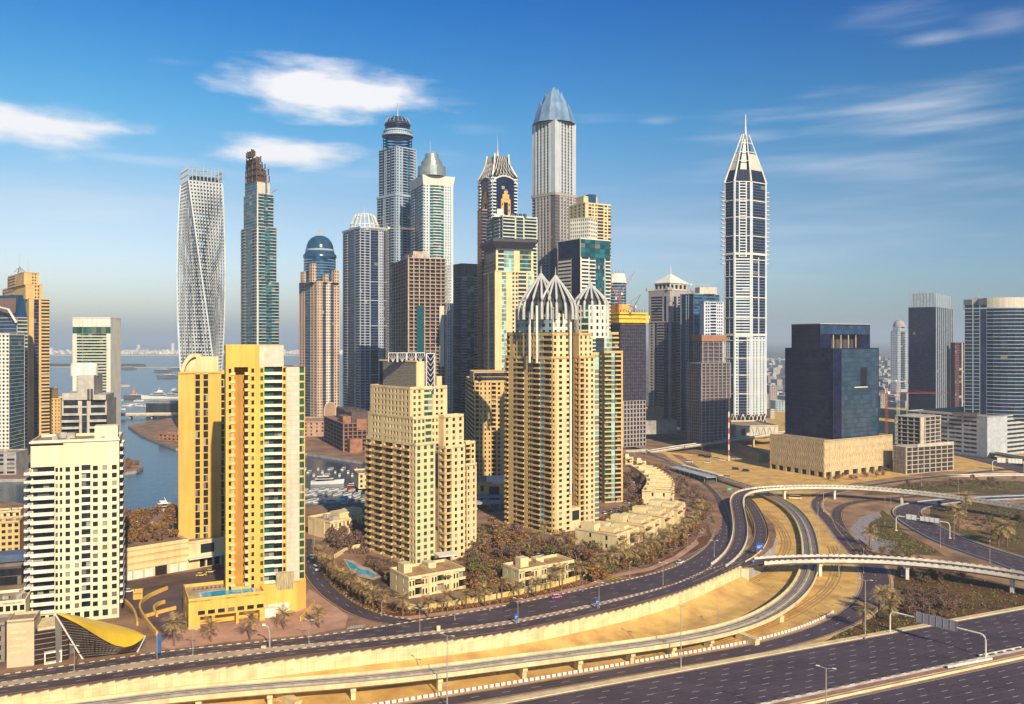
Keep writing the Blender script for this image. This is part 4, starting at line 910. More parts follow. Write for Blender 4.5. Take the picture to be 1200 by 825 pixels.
def twin_tower():
    Yc = 490; th = 40; fh = 3.2
    F = corner(592, 646, 670, Yc, th); L_, C, R_, B = F
    b = Bld('apartment_tower', 'tan apartment tower crowned by white ribbed onion domes', 'apartment tower', *mid(F), single=True, wall=TAN, window=GL_DARK, balcony=TAN)
    z1 = azt(420, Yc); z2 = azt(392, Yc + 2); z3 = azt(362, Yc + 4)
    CY = dict(gp='tinted_window', g=GL_CYAN)
    L1 = [('b', 4, dict(d=1, pr=.9)), ('w', 4.5), ('p', 5, dict(n=1, wf=.7)), ('b', 9, dict(d=1.2, pr=.8, n=3)), ('w', 3), ('p', 6, dict(n=2, wf=.6)), ('b', 9, dict(d=1.2, pr=.9, n=3)), ('g', 4.5, dict(d=.1, sp=.25, bm=TANP, **CY)), ('b', 8, dict(d=1.2, pr=.7, n=2))]
    R1 = [('p', 4.5, dict(n=1, wf=.5)), ('w', 1), ('p', 15, dict(n=2, wf=.42, m=TANP, part='pale_wall'))]
    block(b, F, 0, z1, fh, L1, R1)
    F2 = corner(594, 647, 668, Yc + 1.6, th)
    block(b, F2, z1 - .4, z2, fh, [('b', 3, dict(d=1, pr=.6)), ('w', 4), ('p', 14, dict(n=4, wf=.6)), ('g', 4, dict(d=.2, sp=.3, n=2, bm=TANP, **CY)), ('p', 8, dict(n=3, wf=.6)), ('g', 4, dict(d=.2, sp=.3, n=2, bm=TANP, **CY)), ('b', 9, dict(d=1, pr=.6, n=2))], [('p', 20, dict(n=3, wf=.4, m=TANP, part='pale_wall'))])
    F3 = corner(604, 648, 667, Yc + 3.4, th)
    PB = mat('pale_blue_panel', (0.40, 0.52, 0.55), .6, .05, .3)
    block(b, F3, z2 - .4, z3, 3.9, [('p', 4, dict(n=1, wf=.5, m=PB, part='blue_wall')), ('g', 5, dict(d=.2, n=1, sp=.3, bm=PB, **CY)), ('p', 10, dict(n=2, wf=.5, m=PB, part='blue_wall')), ('g', 6, dict(d=.15, n=2, sp=.25, bm=WHITE, **CY)), ('p', 12, dict(n=2, wf=.5, m=PB, part='blue_wall'))], [('p', 20, dict(n=3, wf=.45, m=WHITE, part='white_wall'))])
    for px, Y in ((620.5, Yc + 12), (629, Yc + 7), (668.5, Yc + 10)):
        q = MB(); x = ax(px, Y); q.tube([(x, Y - 1.4, azt(425, Y) if px < 660 else 22), (x, Y - 1.4, z3 + 2)], .75, 8); q.build('roof_column', WHITE, b.root)
    cA = (ax(634, Yc + 17), Yc + 17); cB = (ax(651, Yc + 14), Yc + 14)
    # roof terrace railing in green
    GRN = mat('green_rail', (0.05, 0.13, 0.09), .6)
    for (p, q_) in ((F2[0], F2[1]), (F2[1], F2[2])):
        d = math.hypot(q_[0] - p[0], q_[1] - p[1]); k = MB(); k.obox(p, ((q_[0] - p[0]) / d, (q_[1] - p[1]) / d), d, .2, z2 + 1.1, z2 + 1.5); k.build('terrace_rail', GRN, b.root)
    crown(b, *cA, 13.4, z3 - 1, azt(321, Yc + 17), z3 - 6, 14); crown(b, *cB, 12.2, z3 - 1, azt(323, Yc + 14), z3 - 6, 14)
    # right half
    FR = corner(671.5, 679, 697, Yc + 17, th); block(b, FR, 0, azt(419, Yc + 17), fh, [('w', 3), ('b', 3, dict(d=.8, pr=.4))], [('b', 6, dict(d=1.2, pr=.5, n=2)), ('p', 13, dict(n=2, wf=.42, m=TANP, part='pale_wall'))])  # darker tan on the left side carries its shade; sunlit right face paler
    FR2 = corner(671.5, 678.5, 694.5, Yc + 18, th); block(b, FR2, azt(419, Yc + 17) - .4, azt(392, Yc + 18), fh, [('w', 1)], [('p', 1, dict(n=3, wf=.4, m=TANP, part='pale_wall'))])
    zc = azt(358, Yc + 34)
    q = (ax(692, Yc + 36), Yc + 36); arc(b, *q, 11.5, 190, 350, azt(392, Yc + 20) - 2, zc, 3.9, [('p', 8, dict(n=3, wf=.45, m=WHITE, part='white_wall')), ('g', 4, dict(d=.2, sp=.25, bm=WHITE, g=GL_TEAL, gp='teal_window')), ('p', 16, dict(n=5, wf=.4, m=WHITE, part='white_wall'))])
    b.part('roof').poly([(q[0] + 11.4 * math.cos(i * .3142), q[1] + 11.4 * math.sin(i * .3142), zc) for i in range(20)])
    crown(b, *q, 10.8, zc - .6, azt(333, Yc + 36), zc - 8, 14)
    FS = corner(699, 708, 730, Yc + 95, 20); zq = azt(413, Yc + 96)
    block(b, FS, 0, zq, fh, [('b', 4, dict(d=1, pr=.6)), ('w', 2)], [('b', 8, dict(d=1.2, pr=.9, n=3, gp='tinted_window', g=GL_GREEN)), ('g', 4, dict(d=.1, sp=.2, bm=WHITE, **CY)), ('b', 7, dict(d=1.2, pr=.8, n=2)), ('w', 2)])
    FS2 = corner(699, 708, 725, Yc + 97, 20); block(b, FS2, zq - .4, azt(391, Yc + 97), fh, [('g', 1, dict(d=.2, sp=.25, bm=WHITE, **CY))], [('g', 5, dict(d=.2, n=3, sp=.3, bm=WHITE, **CY)), ('b', 4, dict(d=1, pr=.5, n=2))])
    FJ = corner(672, 690, 702, Yc + 40, 35); block(b, FJ, 0, azt(415, Yc + 40), fh, [('w', 1)], [('g', 1, dict(d=.2, n=2, sp=.3, bm=TANP, **CY))])
    x, y = gp(669, 622); k = MB(); k.obox((x, y), (math.cos(R(th)), math.sin(R(th))), 8, 6, .02, 13); k.build('portal', TANP, b.root); k = MB(); k.obox((x + 1.1, y + .3), (math.cos(R(th)), math.sin(R(th))), 5.4, .5, 6, 11.5); k.build('portal_window', GL_GREY, b.root)
    b.finish()
twin_tower()
# small tan tower between the two
def tan_tower():
    F = corner(546, 556, 602, 630, 8); b = Bld('apartment_tower', 'small tan tower with grey glass parapet between two larger tan towers', 'apartment tower', *mid(F), wall=TAN, window=GL_DARK, balcony=TAN)
    z1 = azt(447, 640); block(b, F, 0, z1, 3.3, [('b', 1, dict(d=.8, pr=.6))], [('b', 5, dict(d=1, pr=.4)), ('p', 14, dict(n=3, wf=.36)), ('b', 5, dict(d=1.1, pr=.7, n=1)), ('p', 14, dict(n=2, wf=.4)), ('b', 6, dict(d=1.1, pr=.7))])
    F2 = corner(550, 555, 601, 632, 8); block(b, F2, z1 - .3, azt(436, 632), 12, [('g', 1, dict(n=1, sp=.1))], [('g', 1, dict(n=9, sp=.1, n_f=2, g=GL_GREY, gp='parapet_glass'))], 0.3)
    # curled mark on the parapet
    q = MB(); cx, cy, cz = ax(562, 630), 630, azt(442, 630)
    q.tube([(cx + 2.2 * math.cos(R(t)), cy, cz + 2.6 * math.sin(R(t))) for t in range(40, 331, 20)] + [(cx + 2.1, cy, cz - .2), (cx + .5, cy, cz - .2)], .45, 6); q.build('roof_emblem', GL_NAVY, b.root)
    b.finish()
    # gateway building at its foot
    G0 = gp(556, 592); b = Bld('gatehouse', 'tan gatehouse with a big arched window and grey canopy roof', 'gatehouse', G0[0] + 10, G0[1], single=True, wall=TAN, window=GL_DARK, balcony=TAN)
    Y = G0[1]; F = [(ax(556, Y), Y), (ax(592, Y), Y + 4), (ax(592, Y) + 2, Y + 30), (ax(556, Y), Y + 30)]; zt = azt(567, Y)
    face(b, F[0], F[1], 0, zt, 20, [('w', 3), ('p', 3, dict(n=1, wf=.7, n_f=2)), ('w', 2), ('p', 7, dict(n=1, wf=.85, lo=.15, hi=.85, n_f=1, d=.6)), ('w', 3)]); walls(b, F, 0, zt, (1, 2, 3)); b.roof(F, zt, .8)
    q = MB(); q.obox((ax(571, Y), Y + 2), (1, .1), 14, 8, zt - .3, azt(560, Y)); q.build('roof_box', WHITE, b.root)
    q = MB(); q.prism([(ax(540, Y), Y - 12), (ax(590, Y), Y - 8), (ax(590, Y), Y - .2), (ax(540, Y), Y - .2)], 6.5, 7.2); q.build('canopy', mat('grey_metal_roof', (.33, .33, .36), .5, .1, .3), b.root)
    q = MB(); q.prism([(ax(540, Y), Y - 22), (ax(586, Y), Y - 18), (ax(588, Y), Y - 12), (ax(540, Y), Y - 14)], 4.2, 6); q.build('canopy', mat('grey_metal_roof', (.33, .33, .36)), b.root)
    for px in (545, 560, 575, 586): q = MB(); q.tube([(ax(px, Y), Y - 15, 0), (ax(px, Y), Y - 15, 4.2)], .3, 6); q.build('column', CONC, b.root)
    b.finish()
tan_tower()
# ------------------------------------------------------------------ towers beyond the marina
WHITEB = mat('cool_white_cladding', (0.62, 0.68, 0.71), .6, .05, .1)
GREYW = mat('grey_white_cladding', (0.37, 0.46, 0.54), .6, .05, .1)
LILAC = mat('pale_lilac_cladding', (0.46, 0.51, 0.57), .6, .05, .1)
SILV = mat('silver_cladding', (0.52, 0.55, 0.57), .5, .05, .1)
ROSE = mat('rose_beige_cladding', (0.66, 0.47, 0.33), .8, .06, .08)
RAWC = mat('raw_concrete', (0.50, 0.40, 0.33), .9, .15, .2)
RUST = mat('rust_brown_formwork', (0.26, 0.13, 0.07), .9, .25, .3)
BROWN = mat('brown_cladding', (0.20, 0.13, 0.10), .7, .1, .1)
DKBR = mat('dark_brown_cladding', (0.10, 0.075, 0.07), .6, .1, .1)
GBEI = mat('grey_beige_cladding', (0.40, 0.36, 0.34), .8, .06, .1)
GRNW = mat('pale_green_cladding', (0.56, 0.60, 0.50), .7, .05, .1)
GCONE = mat('green_grey_metal', (0.26, 0.30, 0.29), .35, .1, .2, metal=.3)
NET = mat('scaffold_net', (0.055, 0.05, 0.075), .9, .2, .3)
YELP = mat('yellow_formwork', (0.82, 0.55, 0.05), .7, .1, .3)
def T(name, label, F, **k): k.setdefault('window', GL_NAVY); k.setdefault('band', k.get('wall')); return Bld(name, label, 'tower', *mid(F), **k)
BACKR = [('r', 1, dict(sp=.4, n=2))]
def twisted():
    Y = 1000; X = ax(236, Y); b = T('twisted_tower', 'slender silver tower twisting a quarter turn from base to roof', [(X, Y)], wall=SILV, window=GL_GREY)
    zt = azt(216, Y); rad = 26.5; per = 59 / 206.
    def crn(k, z): a = R(-90 + 45 - (z - azt(410, Y)) * per + 90 * k); return (X + rad * math.cos(a), Y + rad * math.sin(a))
    for side in range(4):
        def P(u, v, d, side=side):
            z = v * zt; p, q = crn(side, z), crn(side + 1, z); x, y = lerp(p, q, u); f = 1 - d / 19; return (X + (x - X) * f, Y + (y - Y) * f, z)
        grid(b, P, 37, zt, [('p', 1, dict(n=10, wf=.5, lo=.2, hi=.72, d=.4))], 4.0)
    for k in range(4): q = MB(); q.tube([(*crn(k, zt * i / 60), zt * i / 60) for i in range(61)], .95, 6); q.build('corner_edge', WHITEB, b.root)
    top = [crn(k, zt) for k in range(4)]; b.roof(top, zt, .5)
    q = MB(); I = inset(top, 5); q.prism(I, zt, zt + 6.5); q.build('roof_core', GL_GREY, b.root)
    for k in range(4):
        for t in range(9):
            p = lerp(top[k], top[(k + 1) % 4], t / 9); m = MB(); m.tube([(*p, zt), (*p, azt(200, Y) + (t % 3) * .8)], .6, 5); m.build('crown_post', GREYW, b.root)
    for k in range(4):
        p, c = top[k], top[(k + 1) % 4]
        for z in (zt + 7, zt + 13): m = MB(); m.tube([(*p, z), (*c, z)], .45, 5); m.build('crown_rail', GREYW, b.root)
    for z in range(1, 75, 8): pass
    m = MB(); x, y = lerp(top[0], top[2], .4); m.tube([(x - 14, y, azt(201, Y)), (x + 10, y, azt(202, Y))], .5, 5); m.tube([(x, y, zt + 6), (x, y, azt(199, Y))], .6, 5); m.build('cleaning_crane', GREYC, b.root)
    b.finish()
twisted()
def raw_top():
    Y = 1010; F = corner(282.5, 301, 327, Y, 40); b = T('construction_tower', 'glass tower under construction with a ragged brown concrete top', F, wall=GREYC, window=GL_TEAL, balcony=mat('slab_edge', (.46, .46, .44), .8))
    za = azt(330, Y); zb = azt(265, Y); zc = azt(226, Y); zd = azt(212, Y)
    S = [('b', 5, dict(d=.8, pr=.9, par=.25, n=1)), ('g', 8, dict(n=3, sp=.1)), ('b', 5, dict(d=.8, pr=.9, par=.25, n=1))]
    S2 = [('w', 1.2, dict(part='hoist_strip', m=WHITE, off=.8)), ('b', 7, dict(d=.8, pr=.8, par=.25, n=2)), ('g', 5, dict(n=2, sp=.1)), ('b', 7, dict(d=.8, pr=.9, par=.25, n=2))]
    block(b, F, 0, za, 3.8, S, S2, 0); F2 = corner(282.5, 301, 324, Y + 1, 40); block(b, F2, za, zb, 3.8, S, S2, .6)
    F3 = corner(285.5, 301, 320.5, Y + 2, 40); block(b, F3, zb, zc, 3.8, [('g', 1, dict(n=5, sp=.12))], S2, .6)
    F4 = corner(287, 301, 316, Y + 3, 40); block(b, F4, zc, zd, 3.8, [('g', 1, dict(n=5, sp=.12))], [('w', 1, dict(part='pale_panel', m=PALEPAN))], .3)
    zz = zd
    for i, (l, r, t) in enumerate(((287, 315, 204), (287, 314, 197), (287.5, 310, 190), (288, 305, 183), (288, 298, 176))):
        G = corner(l, 300 if r > 302 else 294, r, Y + 4, 40); z1 = azt(t, Y); RUST = mat('dark_rust_raw', (.13, .085, .06), .95, .3, .2)
        q = MB(); q.prism([G[0], G[1], G[2], G[3]], zz + .5, zz + 1.6, bot=True); q.build('raw_slab', RUST, b.root)
        q = MB(); q.prism(inset(G, 2.0), zz + 1.6, z1, bot=True); q.build('raw_core', RUST if i % 2 else mat('dark_brown_raw', (.10, .05, .03), .95), b.root)
        for k in range(4):
            for t_ in (0.02, .3, .62): p = lerp(G[k], G[(k + 1) % 4], t_); m = MB(); m.obox(p, (1, 0), 1.2, 1.2, zz + 1.6, z1 + (2 if (k + i) % 2 else .5)); m.build('raw_column', RUST, b.root)
        zz = z1
    m = MB(); m.tube([(ax(313, Y), Y, zc), (ax(313, Y), Y, azt(205, Y))], .7, 5); m.tube([(ax(318, Y), Y, azt(226, Y)), (ax(326, Y), Y - 3, azt(222, Y))], .5, 5); m.build('hoist_mast', GREYC, b.root)
    b.finish()
raw_top()
def blue_dome():
    Y = 1060; X = ax(374, Y + 22); F = corner(350.5, 372, 398, Y, 42); b = T('domed_tower', 'rose beige tower with a rounded blue glass dome and twin masts', F, wall=ROSE, window=GL_NAVY, balcony=ROSE)
    z1 = azt(330, Y); z0 = 0
    LS = [('p', 6, dict(n=2, wf=.5)), ('g', 6, dict(n=2, sp=.1, g=GL_BLUE, gp='blue_window')), ('p', 7, dict(n=2, wf=.5)), ('w', .6)]
    RS = [('p', 6, dict(n=2, wf=.5)), ('g', 4.5, dict(n=2, sp=.1)), ('p', 5, dict(n=2, wf=.55, m=WHITE, part='pale_wall')), ('g', 4.5, dict(n=2, sp=.12)), ('p', 7, dict(n=2, wf=.5))]
    block(b, F, 0, z1, 3.6, LS, RS, .8)
    for l, c, r, y0, yt in ((352, 356, 361, 330, 318), (361, 366, 372, 330, 309), (386, 392, 397.5, 330, 316), (376.5, 381, 385, 330, 322)):
        G = corner(l, c, r, Y + (2 if c in (366, 381) else 10), 42); block(b, G, z1 - .4, azt(yt, Y), 3.6, [('p', 1, dict(n=2, wf=.5))], [('p', 1, dict(n=2, wf=.5))], .6)
    rr = 20.5; za, zb_ = azt(300, Y), azt(292, Y)
    arc(b, X, Y + 26, rr, 180, 360, z1 - 3, za, 3.6, [('g', 1, dict(n=14, sp=.1, g=GL_BLUE, gp='blue_window', bm=GL_NAVY))])
    q = MB(); q.lathe(X, Y + 26, [(rr + .3, z1 - 3), (rr + .3, z1 - 2.9)], 28)
    q = MB(); q.smooth = True; q.lathe(X, Y + 26, [(rr + .4, za), (rr + .4, za + 3), (rr - 2, za + 6), (rr - 2.6, zb_), (17.3, zb_ + .3), (17.3, zb_ + 2), (16.6, zb_ + 7), (14.6, zb_ + 12), (11, zb_ + 16.4), (6, zb_ + 19.2), (0, zb_ + 20.2)], 32); q.build('dome', mat('dome_blue', (0.025, 0.075, 0.14), .18, .2, .3, spec=.7), b.root)
    q = MB(); q.lathe(X, Y + 26, [(17.8, zb_), (17.8, zb_ + 2.2), (17.2, zb_ + 2.2)], 32); q.build('dome_ring', GREYW, b.root)
    for dx in (-1.6, 1.6): spire(b, X + dx, Y + 26, zb_ + 19, azt(264, Y), .55, 'antenna', None, .4)
    # arch over the entrance
    q = MB(); x0 = ax(382, Y + 8); q.lathe(0, 0, [], 8) if False else None
    u = (math.cos(R(42)), math.sin(R(42))); o = lerp(F[1], F[2], .30); e = lerp(F[1], F[2], .80); zb0 = 6; hw_ = math.hypot(e[0] - o[0], e[1] - o[1]) / 2; c = lerp(o, e, .5); nrm = (u[1], -u[0]); zc = azt(480, Y)
    pts = [(c[0] - u[0] * hw_ + nrm[0] * .4, c[1] - u[1] * hw_ + nrm[1] * .4, zb0)]
    for i in range(13): a = math.pi * (1 - i / 12); pts.append((c[0] + u[0] * hw_ * math.cos(a) + nrm[0] * .4, c[1] + u[1] * hw_ * math.cos(a) + nrm[1] * .4, zc + hw_ * math.sin(a)))
    pts.append((c[0] + u[0] * hw_ + nrm[0] * .4, c[1] + u[1] * hw_ + nrm[1] * .4, zb0))
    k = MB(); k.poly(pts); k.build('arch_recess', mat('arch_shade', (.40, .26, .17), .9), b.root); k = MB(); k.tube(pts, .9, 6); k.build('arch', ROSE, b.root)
    b.finish()
    p = Bld('tower_podium', 'rose brown podium at the foot of the blue domed tower', 'podium', ax(372, 1010), 1010, wall=mat('rose_brown_render', (.50, .30, .20), .85), window=GL_DARK)
    G = frontal(342, 394, 985, 4, 60); face(p, G[0], G[1], 0, azt(493, 1005), 4.5, [('p', 1, dict(n=8, wf=.3))]); walls(p, G, 0, azt(493, 1005), (1, 2, 3)); p.roof(G, azt(493, 1005)); p.finish()
blue_dome()
def basket():
    Y = 1080; F = corner(402, 422, 453.5, Y, 32); b = T('residential_tower', 'navy and white ribbed tower topped by a white openwork basket crown', F, wall=LILAC, window=GL_NAVY, balcony=LILAC)
    z1 = azt(268, Y)
    g = dict(n=2, sp=.06)
    LS = [('b', 5, dict(d=.8, pr=.8, par=.24)), ('g', 8, g), ('w', 1, dict(off=.3)), ('b', 5, dict(d=.8, pr=.7))]
    RS = [('b', 5, dict(d=.8, pr=.7, n=2, par=.24)), ('w', .8, dict(off=.3)), ('b', 5, dict(d=.8, pr=.7, n=2, par=.24)), ('w', .8, dict(off=.3)), ('g', 9, g), ('w', .9, dict(off=.3)), ('p', 5, dict(n=2, wf=.6)), ('g', 4, g)]
    block(b, F, 0, z1, 3.5, LS, RS, 1.5)
    for py in (330, 352, 382, 410, 440):
        q = MB(); C, R_ = F[1], F[2]; d = math.hypot(R_[0] - C[0], R_[1] - C[1]); u = ((R_[0] - C[0]) / d, (R_[1] - C[1]) / d); q.obox((C[0] + u[1] * .4, C[1] - u[0] * .4), u, d, .38, azt(py, Y), azt(py, Y) + .9); q.build('cross_band', LILAC, b.root)
    c = mid(F); q = MB(); q.prism(inset(F, -1.2), z1 + .8, z1 + 3.4, bot=True); q.build('cornice', LILAC, b.root)
    zb = z1 + 3.4; zt = azt(250, Y + 20)
    for i in range(18):
        a = 2 * math.pi * i / 18; c_, s_ = math.cos(a), math.sin(a); m = MB()
        m.tube([(c[0] + 19 * c_, c[1] + 19 * s_, zb), (c[0] + 18.4 * c_, c[1] + 18.4 * s_, zb + 4.5), (c[0] + 13 * c_, c[1] + 13 * s_, zt - 2), (c[0] + 11 * c_, c[1] + 11 * s_, zt)], .75, 5); m.build('basket_rib', WHITE, b.root)
    for r_, z in ((19, zb + 1.5), (18.4, zb + 5.4), (11, zt)): m = MB(); m.tube([(c[0] + r_ * math.cos(R(t)), c[1] + r_ * math.sin(R(t)), z) for t in range(0, 361, 20)], .7, 5); m.build('basket_ring', WHITE, b.root)
    spire(b, *c, zb, azt(240, Y + 20), .9, 'mast', WHITE)
    b.finish()
basket()
def princess():
    Y = 1090; F = corner(442, 464, 489, Y, 44); b = T('domed_skyscraper', 'tallest grey blue skyscraper with drum rings, dark dome and mast', F, wall=GREYW, window=GL_NAVY, balcony=GREYW)
    zm = azt(228, Y); zt = azt(171, Y)
    S = lambda: [('b', 6, dict(d=.8, pr=.6, n=1, par=.24)), ('g', 4, dict(sp=.08, n=1)), ('p', 3.5, dict(n=1, wf=.6)), ('w', .6), ('b', 6, dict(d=.8, pr=.5, n=2, par=.24)), ('g', 3.5, dict(sp=.08, g=GL_BLUE, gp='blue_window')), ('b', 5, dict(d=.8, pr=.5, n=2)), ('p', 3.5, dict(n=1, wf=.5))]
    block(b, F, 0, zm, 3.6, S(), [('p', 4, dict(n=1, wf=.5)), ('p', 4, dict(n=1, wf=.5)), *S()[3:]], .6)
    q = MB(); q.prism(inset(F, -.9), zm - 1, zm + 1.8, bot=True); q.build('cornice', GREYW, b.root)
    F2 = corner(444, 464.5, 488, Y + 1.5, 44); block(b, F2, zm, zt, 3.6, S(), [('p', 4, dict(n=1, wf=.5)), ('p', 4, dict(n=1, wf=.5)), *S()[3:]], .8)
    c = mid(F2); r1 = 19.3
    for z in (zt - 12, zt - 4):
        pass
    z2, z3, z4 = azt(158, Y + 18), azt(153, Y + 18), azt(145.5, Y + 18)
    arc(b, *c, r1, 180, 540, zt, z2, 3.6, [('g', 1, dict(n=20, sp=.45, bm=GREYW))]); q = MB(); q.lathe(*c, [(r1 + 1, z2 - 1), (r1 + 1.2, z2), (r1 + 1.2, z2 + 1.4), (r1 - 1.5, z2 + 1.6), (r1 - 2, z2 + 2)], 36); q.build('drum_ring', GREYW, b.root)
    arc(b, *c, r1 - 2, 180, 540, z2 + 1, z3, 2.6, [('p', 1, dict(n=36, wf=.5))]); q = MB(); q.lathe(*c, [(r1 - 1, z3 - .5), (r1 - 1, z3 + 1.2), (r1 - 3, z3 + 1.6), (0, z3 + 1.6)], 36); q.build('drum_ring', GREYW, b.root)
    arc(b, *c, r1 - 3, 180, 540, z3 + 1, z4, 3.4, [('g', 1, dict(n=20, sp=.3))])
    zd = azt(134.5, Y + 18); q = MB(); q.smooth = True; n = 10
    q.lathe(*c, [(r1 - 2.2, z4), (r1 - 2.2, z4 + 1)] + [((r1 - 3.2) * math.cos(math.pi / 2 * i / n), z4 + 1 + (zd - z4 - 1) * math.sin(math.pi / 2 * i / n)) for i in range(n + 1)], 36); q.build('dome', mat('dark_dome', (.035, .045, .065), .3, .2, .3), b.root)
    for i in range(18):
        a = 2 * math.pi * i / 18; m = MB(); rr = (r1 - 2.6)
        m.tube([(c[0] + rr * math.cos(math.pi / 2 * t) * math.cos(a), c[1] + rr * math.cos(math.pi / 2 * t) * math.sin(a), z4 + 1.2 + (zd - z4 - .5) * math.sin(math.pi / 2 * t)) for t in (.08, .2, .32, .42)], .45, 4); m.build('dome_rib', GREYW, b.root)
    spire(b, *c, zd, azt(128, Y), 1.8, 'mast_base', GREYW, 1.0); spire(b, *c, azt(128, Y), azt(114, Y), .9, 'mast', GREYW, .5)
    b.finish()
princess()
def cone_top():
    Y = 1010; F = corner(481.5, 496, 531, Y, 24); b = T('residential_tower', 'white and green glass tower with flared top and stepped grey cone', F, wall=WHITEB, window=GL_GREEN, balcony=WHITEB)
    zt = azt(216, Y); g = dict(n=1, sp=.2, bm=WHITE)
    RS = [('p', 6, dict(n=2, wf=.5)), ('w', 1, dict(off=.4)), ('g', 4, dict(g)), ('b', 9, dict(d=.8, pr=.6, n=3)), ('g', 3, dict(g)), ('w', 1, dict(off=.4)), ('p', 8, dict(n=3, wf=.45)), ('w', 1.5)]
    block(b, F, 0, zt, 3.5, [('b', 5, dict(d=.8, pr=.7)), ('g', 5, dict(n=2, sp=.1, g=GL_NAVY, gp='navy_window')), ('b', 5, dict(d=.8, pr=.7))], RS, 0)
    zu = azt(205, Y); Q = inset(F, -2.2); q = b.part('flared_top', WHITE); q.prism(F, zt, zu, True, False, Q)
    c = (ax(506, Y + 14), Y + 14); z = zu; prof = []
    for r_, py in ((16.5, 196), (12.5, 190), (10, 187), (8, 181)):
        z2 = azt(py, Y + 14); prof += [(r_ + .5, z), (r_, z2)]; z = z2
    prof.append((0, z)); q = MB(); q.lathe(*c, prof, 28); q.build('stepped_cone', GCONE, b.root); q = MB(); q.obox((c[0] + 1, c[1] - 4), (1, 0), 4, 6, z - .2, z + 3); q.build('cone_hood', GCONE, b.root)
    spire(b, c[0] - 2, c[1], z, azt(160, Y), .8, 'mast', GREYW)
    b.finish()
cone_top()
def raw_frame(name, label, F, z0, z1, fh, sl, cm, infill, cols=6, core=None, cat='tower', edge=.5):
    """open concrete frame: slabs, columns and a dark set-back core"""
    b = Bld(name, label, cat, *mid(F), wall=sl); nf = max(1, round((z1 - z0) / fh)); h = (z1 - z0) / nf; I = inset(F, 2.6)
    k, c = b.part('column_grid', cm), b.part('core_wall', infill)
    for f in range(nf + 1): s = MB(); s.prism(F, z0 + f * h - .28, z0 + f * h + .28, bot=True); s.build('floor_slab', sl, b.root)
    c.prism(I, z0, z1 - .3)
    for i in range(4):
        a, e = F[i], F[(i + 1) % 4]; d = math.hypot(e[0] - a[0], e[1] - a[1]); u = ((e[0] - a[0]) / d, (e[1] - a[1]) / d)
        for j in range(cols + 1):
            t = (d - 1.2) * j / cols + .1
            for f in range(nf): k.obox((a[0] + u[0] * t - u[1] * edge, a[1] + u[1] * t + u[0] * edge), u, .9, .9, z0 + f * h + .28, z0 + (f + 1) * h - .28)
    for q in ('floor_slab', 'column_grid'): pass
    return b
def pink_frame():
    Y = 850; F = corner(457, 478, 524, Y, 20); zt = azt(302, Y)
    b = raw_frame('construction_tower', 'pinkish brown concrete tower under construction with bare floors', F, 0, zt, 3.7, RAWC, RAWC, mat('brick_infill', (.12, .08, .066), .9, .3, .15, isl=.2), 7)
    L_, C, R_, B = F
    for (t0, t1, y0, y1, m) in ((.22, .40, 358, 420, GL_TEAL), (.80, .92, 358, 430, PALEPAN)):
        a, e = sub(C, R_, t0, t1); d = math.hypot(e[0] - a[0], e[1] - a[1]); u = ((e[0] - a[0]) / d, (e[1] - a[1]) / d); q = MB(); q.obox((a[0] + u[1] * .25, a[1] - u[0] * .25), u, d, .2, azt(y1, Y), azt(y0, Y)); q.build('installed_panel', m, b.root)
    q = MB(); G = corner(474, 484, 502, Y + 8, 20); q.prism(G, zt + .3, azt(293.5, Y)); q.build('lift_core', RAWC, b.root)
    for i in range(11):
        p = lerp(C, R_, i / 10); m = MB(); m.obox(p, (1, 0), .8, .8, zt + .28, zt + 2.6); m.build('rebar_column', RAWC, b.root)
    m = MB(); x = ax(524.5, Y + 6)
    for dx in (0, 2): m.tube([(x + dx, Y + 6, 0), (x + dx, Y + 6, azt(310, Y))], .3, 4)
    for i in range(48): m.tube([(x, Y + 6, i * 4), (x + 2, Y + 6, i * 4 + 4)], .18, 4)
    m.build('hoist_mast', STEEL, b.root)
    b.root['category'] = 'tower'; b.finish()
pink_frame()
def brown_slab():
    Y = 1050; F = corner(528, 541, 562, Y, 30); b = T('office_tower', 'dark brown striped tower behind the pinkish construction tower', F, wall=GBEI, window=GL_DARK, roof=DKBR)
    zt = azt(322, Y); S = [('r', 5, dict(sp=.5)), ('g', 6, dict(n=2, sp=.06)), ('r', 5, dict(sp=.5))]
    block(b, F, 0, zt, 3.5, [('r', 1, dict(sp=.5))], S, 0); q = MB(); q.prism(inset(F, -.4), zt, azt(308.5, Y)); q.build('roof_box', BROWN, b.root); b.finish()
brown_slab()
